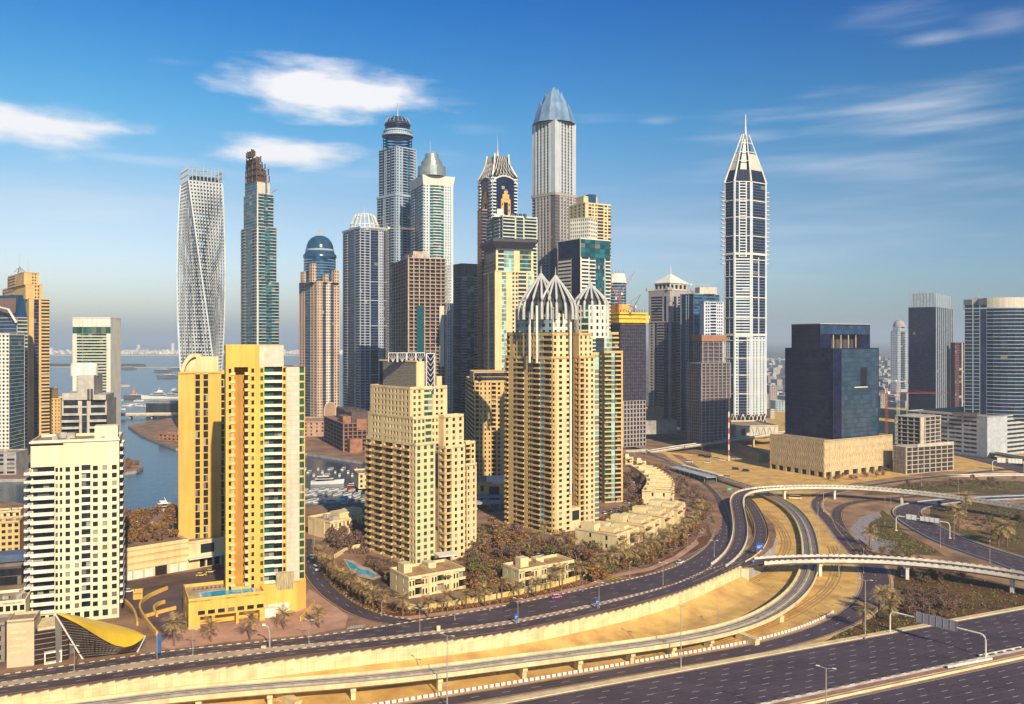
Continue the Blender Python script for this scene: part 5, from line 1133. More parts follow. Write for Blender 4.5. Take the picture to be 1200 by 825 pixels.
def concave_crown():
    Y = 960; F = corner(560.5, 577, 606, Y, 28); b = T('residential_tower', 'dark blue tower with white balcony edges and a white flaring crown', F, wall=WHITEB, window=GL_NAVY, balcony=WHITEB)
    zt = azt(205, Y); L_, C, R_, B = F
    bal = dict(d=.8, pr=1.3, par=.4)
    LS = [('b', 3, bal), ('g', 9, dict(n=5, sp=.05, bm=GL_NAVY)), ('b', 3, bal)]; RS = [('b', 3, bal), ('g', 16, dict(n=6, sp=.05, bm=GL_NAVY)), ('b', 3, bal)]
    block(b, F, 0, zt, 3.7, LS, RS, 0)
    OR = mat('orange_cladding', (.70, .40, .12), .8); OB = mat('rust_cladding', (.48, .24, .13), .8)
    for (p, q_, m) in ((L_, C, OB), (C, R_, OR)):
        a, e = sub(p, q_, .34, .72); d = math.hypot(e[0] - a[0], e[1] - a[1]); u = ((e[0] - a[0]) / d, (e[1] - a[1]) / d); o = (a[0] + u[1] * .8, a[1] - u[0] * .8)
        k = MB(); k.obox(o, u, d * .28, .75, azt(300, Y), azt(232, Y)); k.obox((o[0] + u[0] * d * .72, o[1] + u[1] * d * .72), u, d * .28, .75, azt(300, Y), azt(232, Y)); k.obox((o[0] + u[0] * d * .281, o[1] + u[1] * d * .281), u, d * .438, .75, azt(236, Y), azt(232.2, Y)); k.obox((o[0] + u[0] * d * .15, o[1] + u[1] * d * .15), u, d * .7, .75, azt(231.9, Y), azt(226.5, Y)); k.obox((o[0] + u[0] * d * .32, o[1] + u[1] * d * .32), u, d * .36, .75, azt(226.4, Y), azt(222.5, Y)); k.build('arched_frame', m, b.root)
        for s in (.05, .75):
            for z in range(5): k = MB(); k.obox((o[0] + u[0] * d * (s + .04) + u[1] * .06, o[1] + u[1] * d * (s + .04) - u[0] * .06), u, d * .1, .1, azt(240 + z * 7, Y), azt(237 + z * 7, Y)); k.build('frame_window', GL_NAVY, b.root)
        # round-headed white edge of the glass
        k = MB(); d2 = math.hypot(q_[0] - p[0], q_[1] - p[1]); u2 = ((q_[0] - p[0]) / d2, (q_[1] - p[1]) / d2)
        k.tube([(p[0] + u2[0] * d2 * t + u2[1] * .5, p[1] + u2[1] * d2 * t - u2[0] * .5, azt(214, Y) + (azt(205, Y) - azt(214, Y)) * math.sin(math.pi * t) ** .6) for t in [i / 12 for i in range(13)]], .9, 5); k.build('arched_edge', WHITE, b.root)
    # flaring crown
    c = mid(F); zs = [(1.0, 205), (.84, 199), (.70, 193), (.60, 187), (.56, 180)]
    ring = [[(c[0] + (p[0] - c[0]) * f, c[1] + (p[1] - c[1]) * f, azt(py, Y)) for p in F] for f, py in zs]
    k = MB()
    for r0, r1 in zip(ring, ring[1:]):
        for i in range(4): k.quad(r0[i], r0[(i + 1) % 4], r1[(i + 1) % 4], r1[i])
    k.poly(ring[-1]); k.build('crown_screen', GL_GREY, b.root)
    for i in range(4):
        k = MB(); k.tube([r[i] for r in ring] + [(*ring[-1][i][:2], azt(177, Y))], 1.1, 6); k.build('crown_edge', WHITE, b.root)
        for j in range(1, 7):
            for rev in (0, 1):
                k = MB(); k.tube([lerp(r[i], r[(i + 1) % 4], min(1, max(0, (j / 7 + (s - 2) * .07 * (1 if rev else -1))))) for s, r in enumerate(ring)], .28, 4); k.build('crown_lattice', WHITE, b.root)
    k = MB(); k.lathe(*c, [(3, azt(180, Y)), (2.2, azt(175, Y)), (.8, azt(170, Y)), (.3, azt(160, Y)), (.1, azt(152, Y))], 10); k.build('spire', STEEL, b.root)
    # lower tan part on the left
    b.finish()
    F2 = corner(559.5, 565, 571, Y - 8, 28); b = T('residential_tower', 'narrow rust brown tower hugging the dark blue tower with white crown', F2, wall=mat('rust_render', (.42, .26, .17), .8), window=GL_NAVY); block(b, F2, 0, azt(247, Y), 3.6, [('p', 1, dict(n=3, wf=.5))], [('g', 1, dict(n=2, sp=.2))], .8); b.finish()
concave_crown()
def green_balconies():
    Y = 850; F = corner(570, 589, 630, Y, 26); b = T('residential_tower', 'pale green balcony tower with a hipped white roof and tanks', F, wall=GRNW, window=GL_GREY, balcony=GRNW)
    zt = azt(253, Y); bal = dict(d=1.2, pr=.6, n=2)
    block(b, F, 0, zt, 3.5, [('b', 4, bal), ('g', 2, dict(n=1, sp=.1, g=GL_NAVY, gp='navy_window')), ('b', 4, bal), ('g', 2, dict(n=1, sp=.1, g=GL_NAVY, gp='navy_window'))], [('b', 7, dict(bal, n=3)), ('w', .8), ('g', 4, dict(n=1, sp=.15)), ('w', .8), ('b', 7, dict(bal, n=3)), ('w', .6)], 1)
    c = (ax(586, Y + 12), Y + 12); k = MB(); Q = [(c[0] - 8, c[1] - 8), (c[0] + 8, c[1] - 8), (c[0] + 8, c[1] + 8), (c[0] - 8, c[1] + 8)]; k.prism(Q, zt - .3, azt(249, Y), Q=[(c[0] - 3, c[1] - 3), (c[0] + 3, c[1] - 3), (c[0] + 3, c[1] + 3), (c[0] - 3, c[1] + 3)]); k.prism([(c[0] - 3, c[1] - 3), (c[0] + 3, c[1] - 3), (c[0] + 3, c[1] + 3), (c[0] - 3, c[1] + 3)], azt(249, Y), azt(243, Y)); k.build('hipped_roof', WHITE, b.root)
    for px in (600, 605, 610, 615): m = MB(); m.lathe(ax(px, Y + 12), Y + 12, [(1.8, zt), (1.8, zt + 3.6), (0, zt + 4.2)], 12); m.build('water_tank', mat('tank_blue', (.06, .10, .14), .4), b.root)
    b.finish()
green_balconies()
def flat_hat():
    Y = 720; F = corner(566, 580, 626, Y, 16); b = T('residential_tower', 'tan and blue glass tower under a wide dark flat roof slab', F, wall=TANP, window=GL_BLUE, balcony=TANP)
    zt = azt(293, Y); zm = azt(318, Y); CY = dict(g=GL_CYAN, gp='cyan_window', d=.2, n=2, sp=.2, bm=WHITE)
    block(b, F, 0, zm, 3.5, [('g', 3, dict(n=2, sp=.06, g=GL_NAVY, gp='navy_window')), ('w', 1), ('g', 3, dict(n=2, sp=.06, g=GL_NAVY, gp='navy_window')), ('w', .4)], [('w', 5), ('g', 3.5, dict(CY)), ('w', 4), ('p', 5, dict(n=2, wf=.6)), ('b', 6, dict(d=1, pr=.3, n=2)), ('w', 1), ('g', 3, dict(CY)), ('w', 2)], .8)
    F2 = corner(567, 581, 625, Y + 1, 16); block(b, F2, zm - .4, zt, 3.5, [('g', 1, dict(n=3, sp=.15, g=GL_NAVY, gp='navy_window'))], [('w', 1.5), ('b', 4, dict(d=1, pr=.3)), ('g', 7, dict(n=4, sp=.15, g=GL_CYAN, gp='cyan_window')), ('w', 4), ('g', 8, dict(n=4, sp=.15, g=GL_TEAL, gp='teal_window')), ('w', 1.5)], 0)
    k = b.part('flat_hat', mat('dark_metal', (.05, .05, .07), .5)); k.prism(inset(F, 1.5), zt - .2, zt + 1.5); k.prism(inset(F, 1.5), zt + 1.51, azt(283, Y), False, False, inset(F, -2.6)); k.prism(inset(F, -2.6), azt(283, Y), azt(279.5, Y))
    b.finish()
flat_hat()
def crystal_top():
    Y = 1000; F = corner(623.5, 650.5, 675, Y, 44); b = T('skyscraper', 'very tall silver skyscraper with a pointed blue crystal crown', F, wall=SILV, window=GL_GREY, roof=GREYC)
    zt = azt(140, Y); zm = azt(226, Y)
    def S(n): return sum([[('w', 1.3, dict(off=.7)), ('g', 1.5, dict(n=1, sp=.25, bd=.1))] for _ in range(n)], []) + [('w', 1.3, dict(off=.7))]
    DK = mat('dark_grey_cladding', (.16, .14, .14), .6)
    def S2(n, dk): return sum([[('w', 1.3, dict(off=.7, part='lower_wall', m=GBEI)), ('g', 1.5, dict(n=1, sp=.3, bm=GBEI))] for _ in range(n)], []) + [('w', 1.3, dict(off=.7, part='lower_wall', m=GBEI))]
    L_, C, R_, B = F
    face(b, L_, C, zm, zt, 3.8, [('w', 2.5)] + S(4) + [('w', 4)]); face(b, C, R_, zm, zt, 3.8, [('w', 4)] + S(4) + [('w', 2.5)])
    face(b, L_, C, 0, zm, 3.8, [('g', 3, dict(n=2, sp=.3, bm=DK))] + S2(4, 1) + [('p', 4, dict(n=3, wf=.5, part='dark_wall', m=DK))]); face(b, C, R_, 0, zm, 3.8, [('p', 4, dict(n=3, wf=.5, part='dark_wall', m=DK))] + S2(4, 0) + [('p', 3, dict(n=2, wf=.5, part='lower_wall', m=GBEI))])
    walls(b, F, 0, zt, (2, 3)); q = MB(); q.prism(inset(F, -.9), zm - 2, zm + 1.4, bot=True); q.build('setback_band', GBEI, b.root)
    b.roof(F, zt, .8)
    c = mid(F); CR = mat('crystal_glass', (.15, .25, .38), .5, .12, .08, isl=.35, spec=.3)
    rad = math.hypot(F[1][0] - c[0], F[1][1] - c[1]) * .94
    for n, r0, y0, r1, y1, sp in ((12, 1.0, 140, .74, 119, 7), (10, .70, 124, .45, 107, 6), (8, .42, 111, .20, 100, 4.5), (6, .17, 103, .05, 95.5, 1)):
        for i in range(n):
            a0, a1 = R(-90 + i * 360 / n), R(-90 + (i + 1) * 360 / n); am = (a0 + a1) / 2; up = sp * (1 if i % 2 else .55)
            def pp(a, f, py): return (c[0] + rad * f * math.cos(a), c[1] + rad * f * math.sin(a), azt(py, Y))
            q = MB(); f_ = (pp(a0, r0, y0), pp(am, r0 * 1.05, y0), pp(a1, r0, y0), pp(a1, r1, y1), pp(am, r1 * .95, y1 - up), pp(a0, r1, y1)); mid_ = pp(am, (r0 + r1) * .54, (y0 + y1) / 2); inn = pp(am, r1 * .6, y1 + 2)
            for k in range(6): q.poly((f_[k], f_[(k + 1) % 6], mid_))
            q.poly((f_[3], inn, f_[4])); q.poly((f_[4], inn, f_[5])); q.build('crystal_facet', CR, b.root)
    b.finish()
crystal_top()
def teal_box():
    Y = 800; F = corner(653.5, 680, 715, Y, 34); b = T('residential_tower', 'square topped teal glass tower with white balcony stripes', F, wall=WHITE, window=GL_TEAL, balcony=WHITE)
    zt = azt(279, Y); zm = azt(301, Y)
    tq = dict(n=6, sp=.05, bm=GL_TEAL)
    block(b, F, zm, zt, 4, [('g', 1, dict(n=6, sp=.04, bm=GL_NAVY, g=GL_NAVY, gp='navy_window'))], [('g', 1, tq)], .4)
    st = dict(sp=.5, d=.5, n=1, g=GL_DARK, gp='dark_window')
    block(b, F, 0, zm, 3.5, [('r', 6, dict(st)), ('g', 4, dict(n=2, sp=.04, bm=GL_NAVY, g=GL_NAVY, gp='navy_window'))], [('w', 1), ('r', 5, dict(st)), ('w', .6), ('b', 4, dict(d=.8, pr=.8)), ('g', 7, tq), ('w', .5), ('b', 3.5, dict(d=.8, pr=.8))], 0, False)
    b.finish()
    Y = 900; F = corner(667, 686, 716, Y, 30); b = T('residential_tower', 'tan tower with stepped roof behind the teal glass tower', F, wall=TANP, window=GL_DARK, balcony=TANP)
    zt = azt(238, Y); block(b, F, 0, zt, 3.5, [('p', 1, dict(n=4, wf=.5))], [('w', 2), ('g', 2, dict(n=1, sp=.3)), ('p', 4, dict(n=2, wf=.5)), ('g', 4, dict(n=2, sp=.3, g=GL_GREY, gp='grey_window')), ('p', 3, dict(n=1)), ('g', 2, dict(n=1, sp=.3))], 1)
    G = corner(675, 684, 700, Y + 6, 30); block(b, G, zt - .3, azt(229, Y), 8, [W_], [W_], .6); k = MB(); k.obox((ax(690, Y + 8), Y + 8), (1, .4), 8, 8, zt, azt(226, Y)); k.build('roof_box', GL_BLUE, b.root); b.clutter(G, azt(229, Y), 3, 3)
    b.finish()
    Y = 870; F = corner(668, 690, 700, Y, 55); b = T('office_tower', 'low chequered white and grey tower tucked behind the teal tower', F, wall=WHITE, window=GL_GREY); block(b, F, 0, azt(255, Y), 4, [('p', 1, dict(n=9, wf=.55, lo=.25, hi=.8))], [('p', 1, dict(n=4, wf=.6))], .4); b.finish()
teal_box()
def round_glass():
    Y = 1100; X = ax(722, Y + 14); b = T('office_tower', 'round blue glass tower with white bands behind the construction cranes', [(X, Y)], wall=WHITE, window=GL_BLUE)
    zt = azt(331, Y); arc(b, X, Y + 14, 14, 180, 360, 0, zt, 3.8, [('r', 1, dict(sp=.3, n=8))]); arc(b, X, Y + 14, 14.2, 180, 360, zt, azt(320, Y), 13, [('w', .3), ('w', .3), ('w', .3), ('w', .3), ('w', .3), ('w', .3)], 11.5); b.part('roof').poly([(X + 11 * math.cos(R(t)), Y + 14 + 11 * math.sin(R(t)), azt(320, Y)) for t in range(0, 360, 20)])
    for t in range(180, 361, 20): m = MB(); m.tube([(X + 11 * math.cos(R(t)), Y + 14 + 11 * math.sin(R(t)), azt(320, Y)), (X + 12 * math.cos(R(t)), Y + 14 + 12 * math.sin(R(t)), azt(316, Y))], .35, 4); m.build('crown_post', GREYW, b.root)
    b.finish()
round_glass()
def netted():
    Y = 885; F = corner(712, 727, 757, Y, 26); zg = azt(470, Y); zt = azt(380, Y)
    b = T('construction_tower', 'dark netted construction tower with yellow formwork around its top', F, wall=NET, window=mat('net_dark', (.02, .018, .03), .9), roof=RAWC)
    GR = mat('grey_grid', (.36, .32, .30), .8)
    block(b, F, zg, zt, 3.6, [('p', 1, dict(n=7, wf=.55, lo=.2, hi=.8, d=.3))], [('p', 1, dict(n=12, wf=.5, lo=.2, hi=.8, d=.3))], 0)
    block(b, F, 0, zg, 4.2, [('p', 1, dict(n=5, wf=.7, lo=.12, hi=.88, d=.8, part='lower_frame', m=GR))], [('p', 1, dict(n=8, wf=.66, lo=.12, hi=.88, d=.8, part='lower_frame', m=GR))], 0, False)
    for py0, py1, d in ((378, 374, -2.4), (373, 369.5, -3.0), (368, 366, -1.6)):
        q = MB(); q.prism(inset(F, d), azt(py0, Y), azt(py1, Y), bot=True); q.build('formwork_ring', YELP, b.root)
    q = MB(); q.prism(inset(F, .4), zt, azt(366, Y)); q.build('raw_floor', RUST, b.root)
    G = corner(715, 724, 739, Y + 6, 26); q = MB(); q.prism(G, azt(366, Y), azt(356, Y)); q.build('formwork_box', mat('tan_formwork', (.70, .44, .13), .8), b.root)
    for i in range(10): p = lerp(F[1], F[2], i / 9.5); m = MB(); m.obox((p[0], p[1] + .5), (1, 0), .7, .7, azt(366, Y), azt(362.5, Y)); m.build('rebar_column', RUST, b.root)
    b.finish()
netted()
def pyramid():
    Y = 1080; F = corner(760, 785, 812, Y, 42); b = T('residential_tower', 'grey beige striped tower with a white pyramid roof and needle', F, wall=GBEI, window=GL_NAVY)
    zt = azt(340, Y); zm = azt(377, Y); za = azt(347, Y)
    up = [('w', 1), ('r', 5, dict(sp=.35)), ('w', .6), ('g', 1.2, dict(n=1, sp=.05)), ('w', 1.4, dict(off=.5))]; lo = [('p', 2.5, dict(n=1, wf=.4)), ('g', 1, dict(sp=.05)), ('r', 3, dict(sp=.38)), ('g', 2, dict(sp=.05)), ('w', .5, dict(off=.4))]
    block(b, F, 0, zm, 3.6, lo, [x for x in reversed(lo)], 0, False); block(b, F, zm, za, 3.6, up, [x for x in reversed(up)], 0, False)
    block(b, F, za, zt, 9, [W_], [W_], .5); q = MB(); q.prism(inset(F, -.6), zm - .8, zm + .8, bot=True); q.build('cornice', GBEI, b.root)
    for i in range(3): k = MB(); k.obox((F[i][0] - 3, F[i][1] + (0 if i == 1 else -3)), (1, 0), 6, 6, zt, azt(336.5, Y)); k.build('corner_turret', GBEI, b.root)
    G = inset(F, 6); zr = azt(331, Y); q = T('x', 'x', F) if False else None
    face(b, G[0], G[1], zt, zr, 9, [('p', 1, dict(n=4, wf=.6, part='pale_wall', m=PALEPAN))]); face(b, G[1], G[2], zt, zr, 9, [('p', 1, dict(n=4, wf=.6, part='pale_wall', m=PALEPAN))]); walls(b, G, zt, zr, (2, 3))
    E = inset(F, 4.2); c = mid(F); q = MB()
    q.prism(E, zr, zr + .8, bot=True)
    for i in range(4): q.poly((V3(E[i], zr + .8), V3(E[(i + 1) % 4], zr + .8), (*c, azt(320, Y + 20)))) 
    q.build('pyramid_roof', WHITE, b.root); spire(b, *c, azt(321, Y + 20), azt(308, Y), .8, 'needle', WHITE); b.finish()
    Y = 1060; F = frontal(757, 778, Y, 8, 18); b = T('low_building', 'small ochre block beside the grey construction tower base', F, wall=mat('ochre_wall', (.52, .34, .16), .85), window=GL_DARK); face(b, F[0], F[1], 0, azt(478, Y), 4, [W_]); walls(b, F, 0, azt(478, Y), (1, 2, 3)); b.roof(F, azt(478, Y)); b.root['category'] = 'building'; b.finish()
    Y = 1010; F = frontal(757, 793, Y, 4, 30); b = T('low_building', 'long low grey shed in front of the pyramid roofed tower', F, wall=GREYC, window=GL_DARK); face(b, F[0], F[1], 0, azt(494, Y), 4, [W_]); walls(b, F, 0, azt(494, Y), (1, 2, 3)); b.roof(F, azt(494, Y)); b.root['category'] = 'building'; b.finish()
pyramid()
def blue_white():
    Y = 1035; F = corner(797, 813.5, 843, Y, 30); b = T('office_tower', 'dark blue glass tower with white edges and roof plant', F, wall=GREYW, window=GL_NAVY)
    zt = azt(344, Y); block(b, F, 0, zt, 3.8, [('w', .6), ('g', 3, dict(n=1, sp=.04)), ('w', .5), ('g', 1, dict(n=1, sp=.3)), ('w', .4), ('g', 3, dict(n=1, sp=.04)), ('w', .6)], [('g', 1, dict(n=6, sp=.05, bm=GL_NAVY, g=GL_BLUE, gp='blue_window'))], .4); k = MB(); k.obox((ax(820, Y + 6), Y + 6), (1, .2), 22, 14, zt, azt(336, Y)); k.build('roof_plant', PALEPAN, b.root); b.finish()
    Y = 1000; F = corner(820, 825, 848, Y, 12); b = T('office_tower', 'white banded tower standing before the dark blue glass tower', F, wall=mat('white_blue_cladding', (.66, .70, .74), .6), window=GL_NAVY); zt = azt(354, Y)
    block(b, F, 0, zt, 3.6, [W_], [('w', 1), ('p', 4, dict(n=2, wf=.7)), ('w', .4), ('r', 5, dict(sp=.35, n=3)), ('w', .4), ('p', 5, dict(n=3, wf=.6)), ('w', .8)], .6); b.clutter(F, zt, 3, 3, 8); b.finish()
blue_white()
def purple_frame():
    Y = 930; F = corner(805, 822, 857, Y, 26); zt = azt(426, Y); SL = mat('mauve_concrete', (.36, .32, .31), .9)
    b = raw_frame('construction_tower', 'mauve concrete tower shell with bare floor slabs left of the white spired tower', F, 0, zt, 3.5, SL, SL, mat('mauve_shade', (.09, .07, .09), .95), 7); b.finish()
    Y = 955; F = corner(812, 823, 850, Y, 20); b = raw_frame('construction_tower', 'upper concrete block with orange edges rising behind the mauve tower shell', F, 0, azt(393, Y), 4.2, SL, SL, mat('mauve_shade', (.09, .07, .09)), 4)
    q = MB(); q.prism(inset(F, -1), azt(400, Y), azt(393, Y)); q.build('formwork_band', mat('orange_brown_formwork', (.36, .18, .10), .9), b.root); b.finish()
purple_frame()
def white_spire():
    Y = 1050; th = 44; F = corner(849, 869, 898, Y, 36); b = T('skyscraper', 'slim navy skyscraper with white frame, side fins and a tapering white spire', F, wall=WHITEB, window=GL_NAVY, balcony=WHITEB)
    L_, C, R_, B = F; zb = azt(487, Y); z1 = azt(395, Y); z2 = azt(300, Y); z3 = azt(211, Y)
    Wf = dict(off=.6)
    # chamfered plan: left, centre and right faces
    c0, c1 = lerp(C, L_, .42), lerp(C, R_, .38); 
    pv = [L_, c0, c1, R_]
    def ring(z0, z1, fh, l, m, r, q=None):
        face(b, L_, c0, z0, z1, fh, l); face(b, c0, c1, z0, z1, fh, m); face(b, c1, R_, z0, z1, fh, r)
    wm = lambda: ('w', .6, dict(Wf))
    ring(zb, z1, 3.6, [wm(), ('p', 3, dict(n=2, wf=.55)), ('w', .5), ('g', 3, dict(n=1, sp=.06)), wm()], [wm(), ('p', 2, dict(n=1, wf=.5)), ('g', 5, dict(n=2, sp=.06)), ('p', 2, dict(n=1, wf=.5)), wm()], [wm(), ('p', 3, dict(n=2, wf=.5)), ('w', .5), ('p', 3, dict(n=2, wf=.5)), wm()])
    ring(z1, z2, 3.6, [wm(), ('g', 2.6, dict(n=1, sp=.06)), ('w', .4), ('g', 2.6, dict(n=1, sp=.06)), wm()], [wm(), ('r', 6, dict(sp=.45, n=2)), wm()], [wm(), ('g', 2.6, dict(n=1, sp=.06)), ('w', .4), ('g', 2.6, dict(n=1, sp=.06)), wm()])
    ring(z2, z3, 3.6, [wm(), ('g', 6, dict(n=3, sp=.04, bm=GL_NAVY)), wm()], [wm(), ('g', 1.6, dict(n=1, sp=.05)), ('w', .5, dict(Wf)), ('b', 3, dict(d=.9, pr=.9, par=.35)), ('w', .5, dict(Wf)), ('g', 1.6, dict(n=1, sp=.05)), wm()], [wm(), ('g', 6, dict(n=3, sp=.04, bm=GL_NAVY)), wm()])
    for p, q in ((R_, B), (B, L_)): face(b, p, q, 0, z3, 3.6, [('r', 1, dict(sp=.4))])
    walls(b, [L_, c0, c1, R_], 0, zb, (0, 1, 2), 'core_wall', GL_DARK)
    for py in (211, 233, 253, 275, 297, 303, 323, 348, 372, 393, 399, 420, 440, 462):
        for p, q in zip(pv, pv[1:]):
            d = math.hypot(q[0] - p[0], q[1] - p[1]); u = ((q[0] - p[0]) / d, (q[1] - p[1]) / d); k = MB(); k.obox((p[0] + u[1] * .66, p[1] - u[0] * .66), u, d, .62, azt(py, Y) - .5, azt(py, Y) + (.5 if py not in (297, 393) else 2.2)); k.build('cross_band', WHITE, b.root)
    for i in range(17):
        z = azt(222, Y) - i * 5.6
        for p, s in ((L_, -1), (R_, 1)): k = MB(); k.box(p[0] - (3.6 if s < 0 else 0), p[0] + (3.6 if s > 0 else 0), p[1] - 1, p[1] + 6, z, z + .9); k.build('side_fin', WHITE, b.root)
    # V braces at the foot
    for p, q, n in zip(pv, pv[1:], (2, 2, 2)):
        for i in range(n):
            a, m_, e = lerp(p, q, i / n), lerp(p, q, (i + .5) / n), lerp(p, q, (i + 1) / n); nb = (0, -.8)
            k = MB(); k.tube([(a[0], a[1] - .8, azt(486, Y)), (m_[0], m_[1] - .8, azt(498, Y)), (e[0], e[1] - .8, azt(486, Y))], .75, 5); k.build('v_brace', WHITE, b.root)
            k = MB(); k.tube([(a[0], a[1] - .8, azt(497, Y)), (m_[0], m_[1] - .8, azt(486, Y)), (e[0], e[1] - .8, azt(497, Y))], .5, 5); k.build('v_brace', WHITE, b.root)
    # crown: leaning glass then open white fins
    c = mid(F); za = azt(196, Y); zt = azt(152, Y)
    allp = [L_, c0, c1, R_, B]; r1 = [(c[0] + (p[0] - c[0]) * .72, c[1] + (p[1] - c[1]) * .72) for p in allp]; r2 = [(c[0] + (p[0] - c[0]) * .16, c[1] + (p[1] - c[1]) * .16) for p in allp]
    r15 = [(c[0] + (p[0] - c[0]) * .80, c[1] + (p[1] - c[1]) * .80) for p in allp]
    k = MB(); k.prism(allp, z3 + .5, za, True, False, r15); k.build('crown_glass', mat('navy_matte', (.012, .02, .055), .6, spec=.1), b.root)
    k = MB(); k.prism([(c[0] + (p[0] - c[0]) * .5, c[1] + (p[1] - c[1]) * .5) for p in allp], za, azt(158, Y), True, False, [(c[0] + (p[0] - c[0]) * .12, c[1] + (p[1] - c[1]) * .12) for p in allp]); k.build('crown_core', GL_GREY, b.root)
    for p, m_, t in zip(allp, r15, r2): k = MB(); k.tube([V3(p, z3), V3(m_, za), V3(t, zt)], 1.5, 6, .7); k.build('crown_fin', WHITE, b.root)
    for f in (.25, .5, .75):
        rr = [lerp(m_, t, f) for m_, t in zip(r15, r2)]; k = MB(); k.tube([V3(p, za + (zt - za) * f) for p in rr + rr[:1]], .5, 5); k.build('crown_rail', WHITE, b.root)
    for i in range(5): 
        k = MB(); k.quad(V3(r15[i], za), V3(r15[(i + 1) % 5], za), V3(lerp(r15[(i + 1) % 5], r2[(i + 1) % 5], .45), za + (zt - za) * .45), V3(lerp(r15[i], r2[i], .45), za + (zt - za) * .45)); 
        if i != 1: k.build('crown_panel', PALEPAN, b.root)
    spire(b, *c, azt(160, Y), azt(142, Y), 2.0, 'mast_base', WHITE, 1.1); spire(b, *c, azt(142, Y), azt(128, Y), 1.0, 'mast', WHITE, .6)
    b.finish()
    Y = 960; G = frontal(862, 912, Y, 8, 60); p = Bld('tower_podium', 'pale podium with a zigzag pattern under the white spired skyscraper', 'podium', *mid(G), wall=PALEPAN, window=GL_DARK); zp = azt(500, Y)
    face(p, G[0], G[1], 0, zp, 5, [('w', 1), ('p', 2, dict(n=1, wf=.5, n_f=1)), ('w', 8)]); walls(p, G, 0, zp, (1, 2, 3)); p.roof(G, zp)
    for i in range(4): k = MB(); u = (math.cos(R(8)), math.sin(R(8))); o = lerp(G[0], G[1], .38 + i * .14); k.tube([(o[0], o[1] - .3, zp - 1.5), (o[0] + u[0] * 3.3, o[1] + u[1] * 3.3 - .3, 2.5), (o[0] + u[0] * 6.6, o[1] + u[1] * 6.6 - .3, zp - 1.5)], .35, 4); k.build('zigzag_trim', GREYC, p.root)
    k = MB(); u = (math.cos(R(8)), math.sin(R(8))); o = lerp(G[0], G[1], .12)
    for (s, z, a_, h) in ((0, 4, .7, 6), (.7, 4, 2.4, .8), (.7, 9.2, 2.4, .8), (2.4, 4.8, .7, 2.2), (2.0, 6.4, 1.1, .6)): k.obox((o[0] + u[0] * s, o[1] + u[1] * s - .3), u, a_, .25, z + 1, z + 1 + h)
    k.build('wall_emblem', mat('orange_sign', (.75, .25, .05), .6), p.root)
    p.finish()
white_spire()
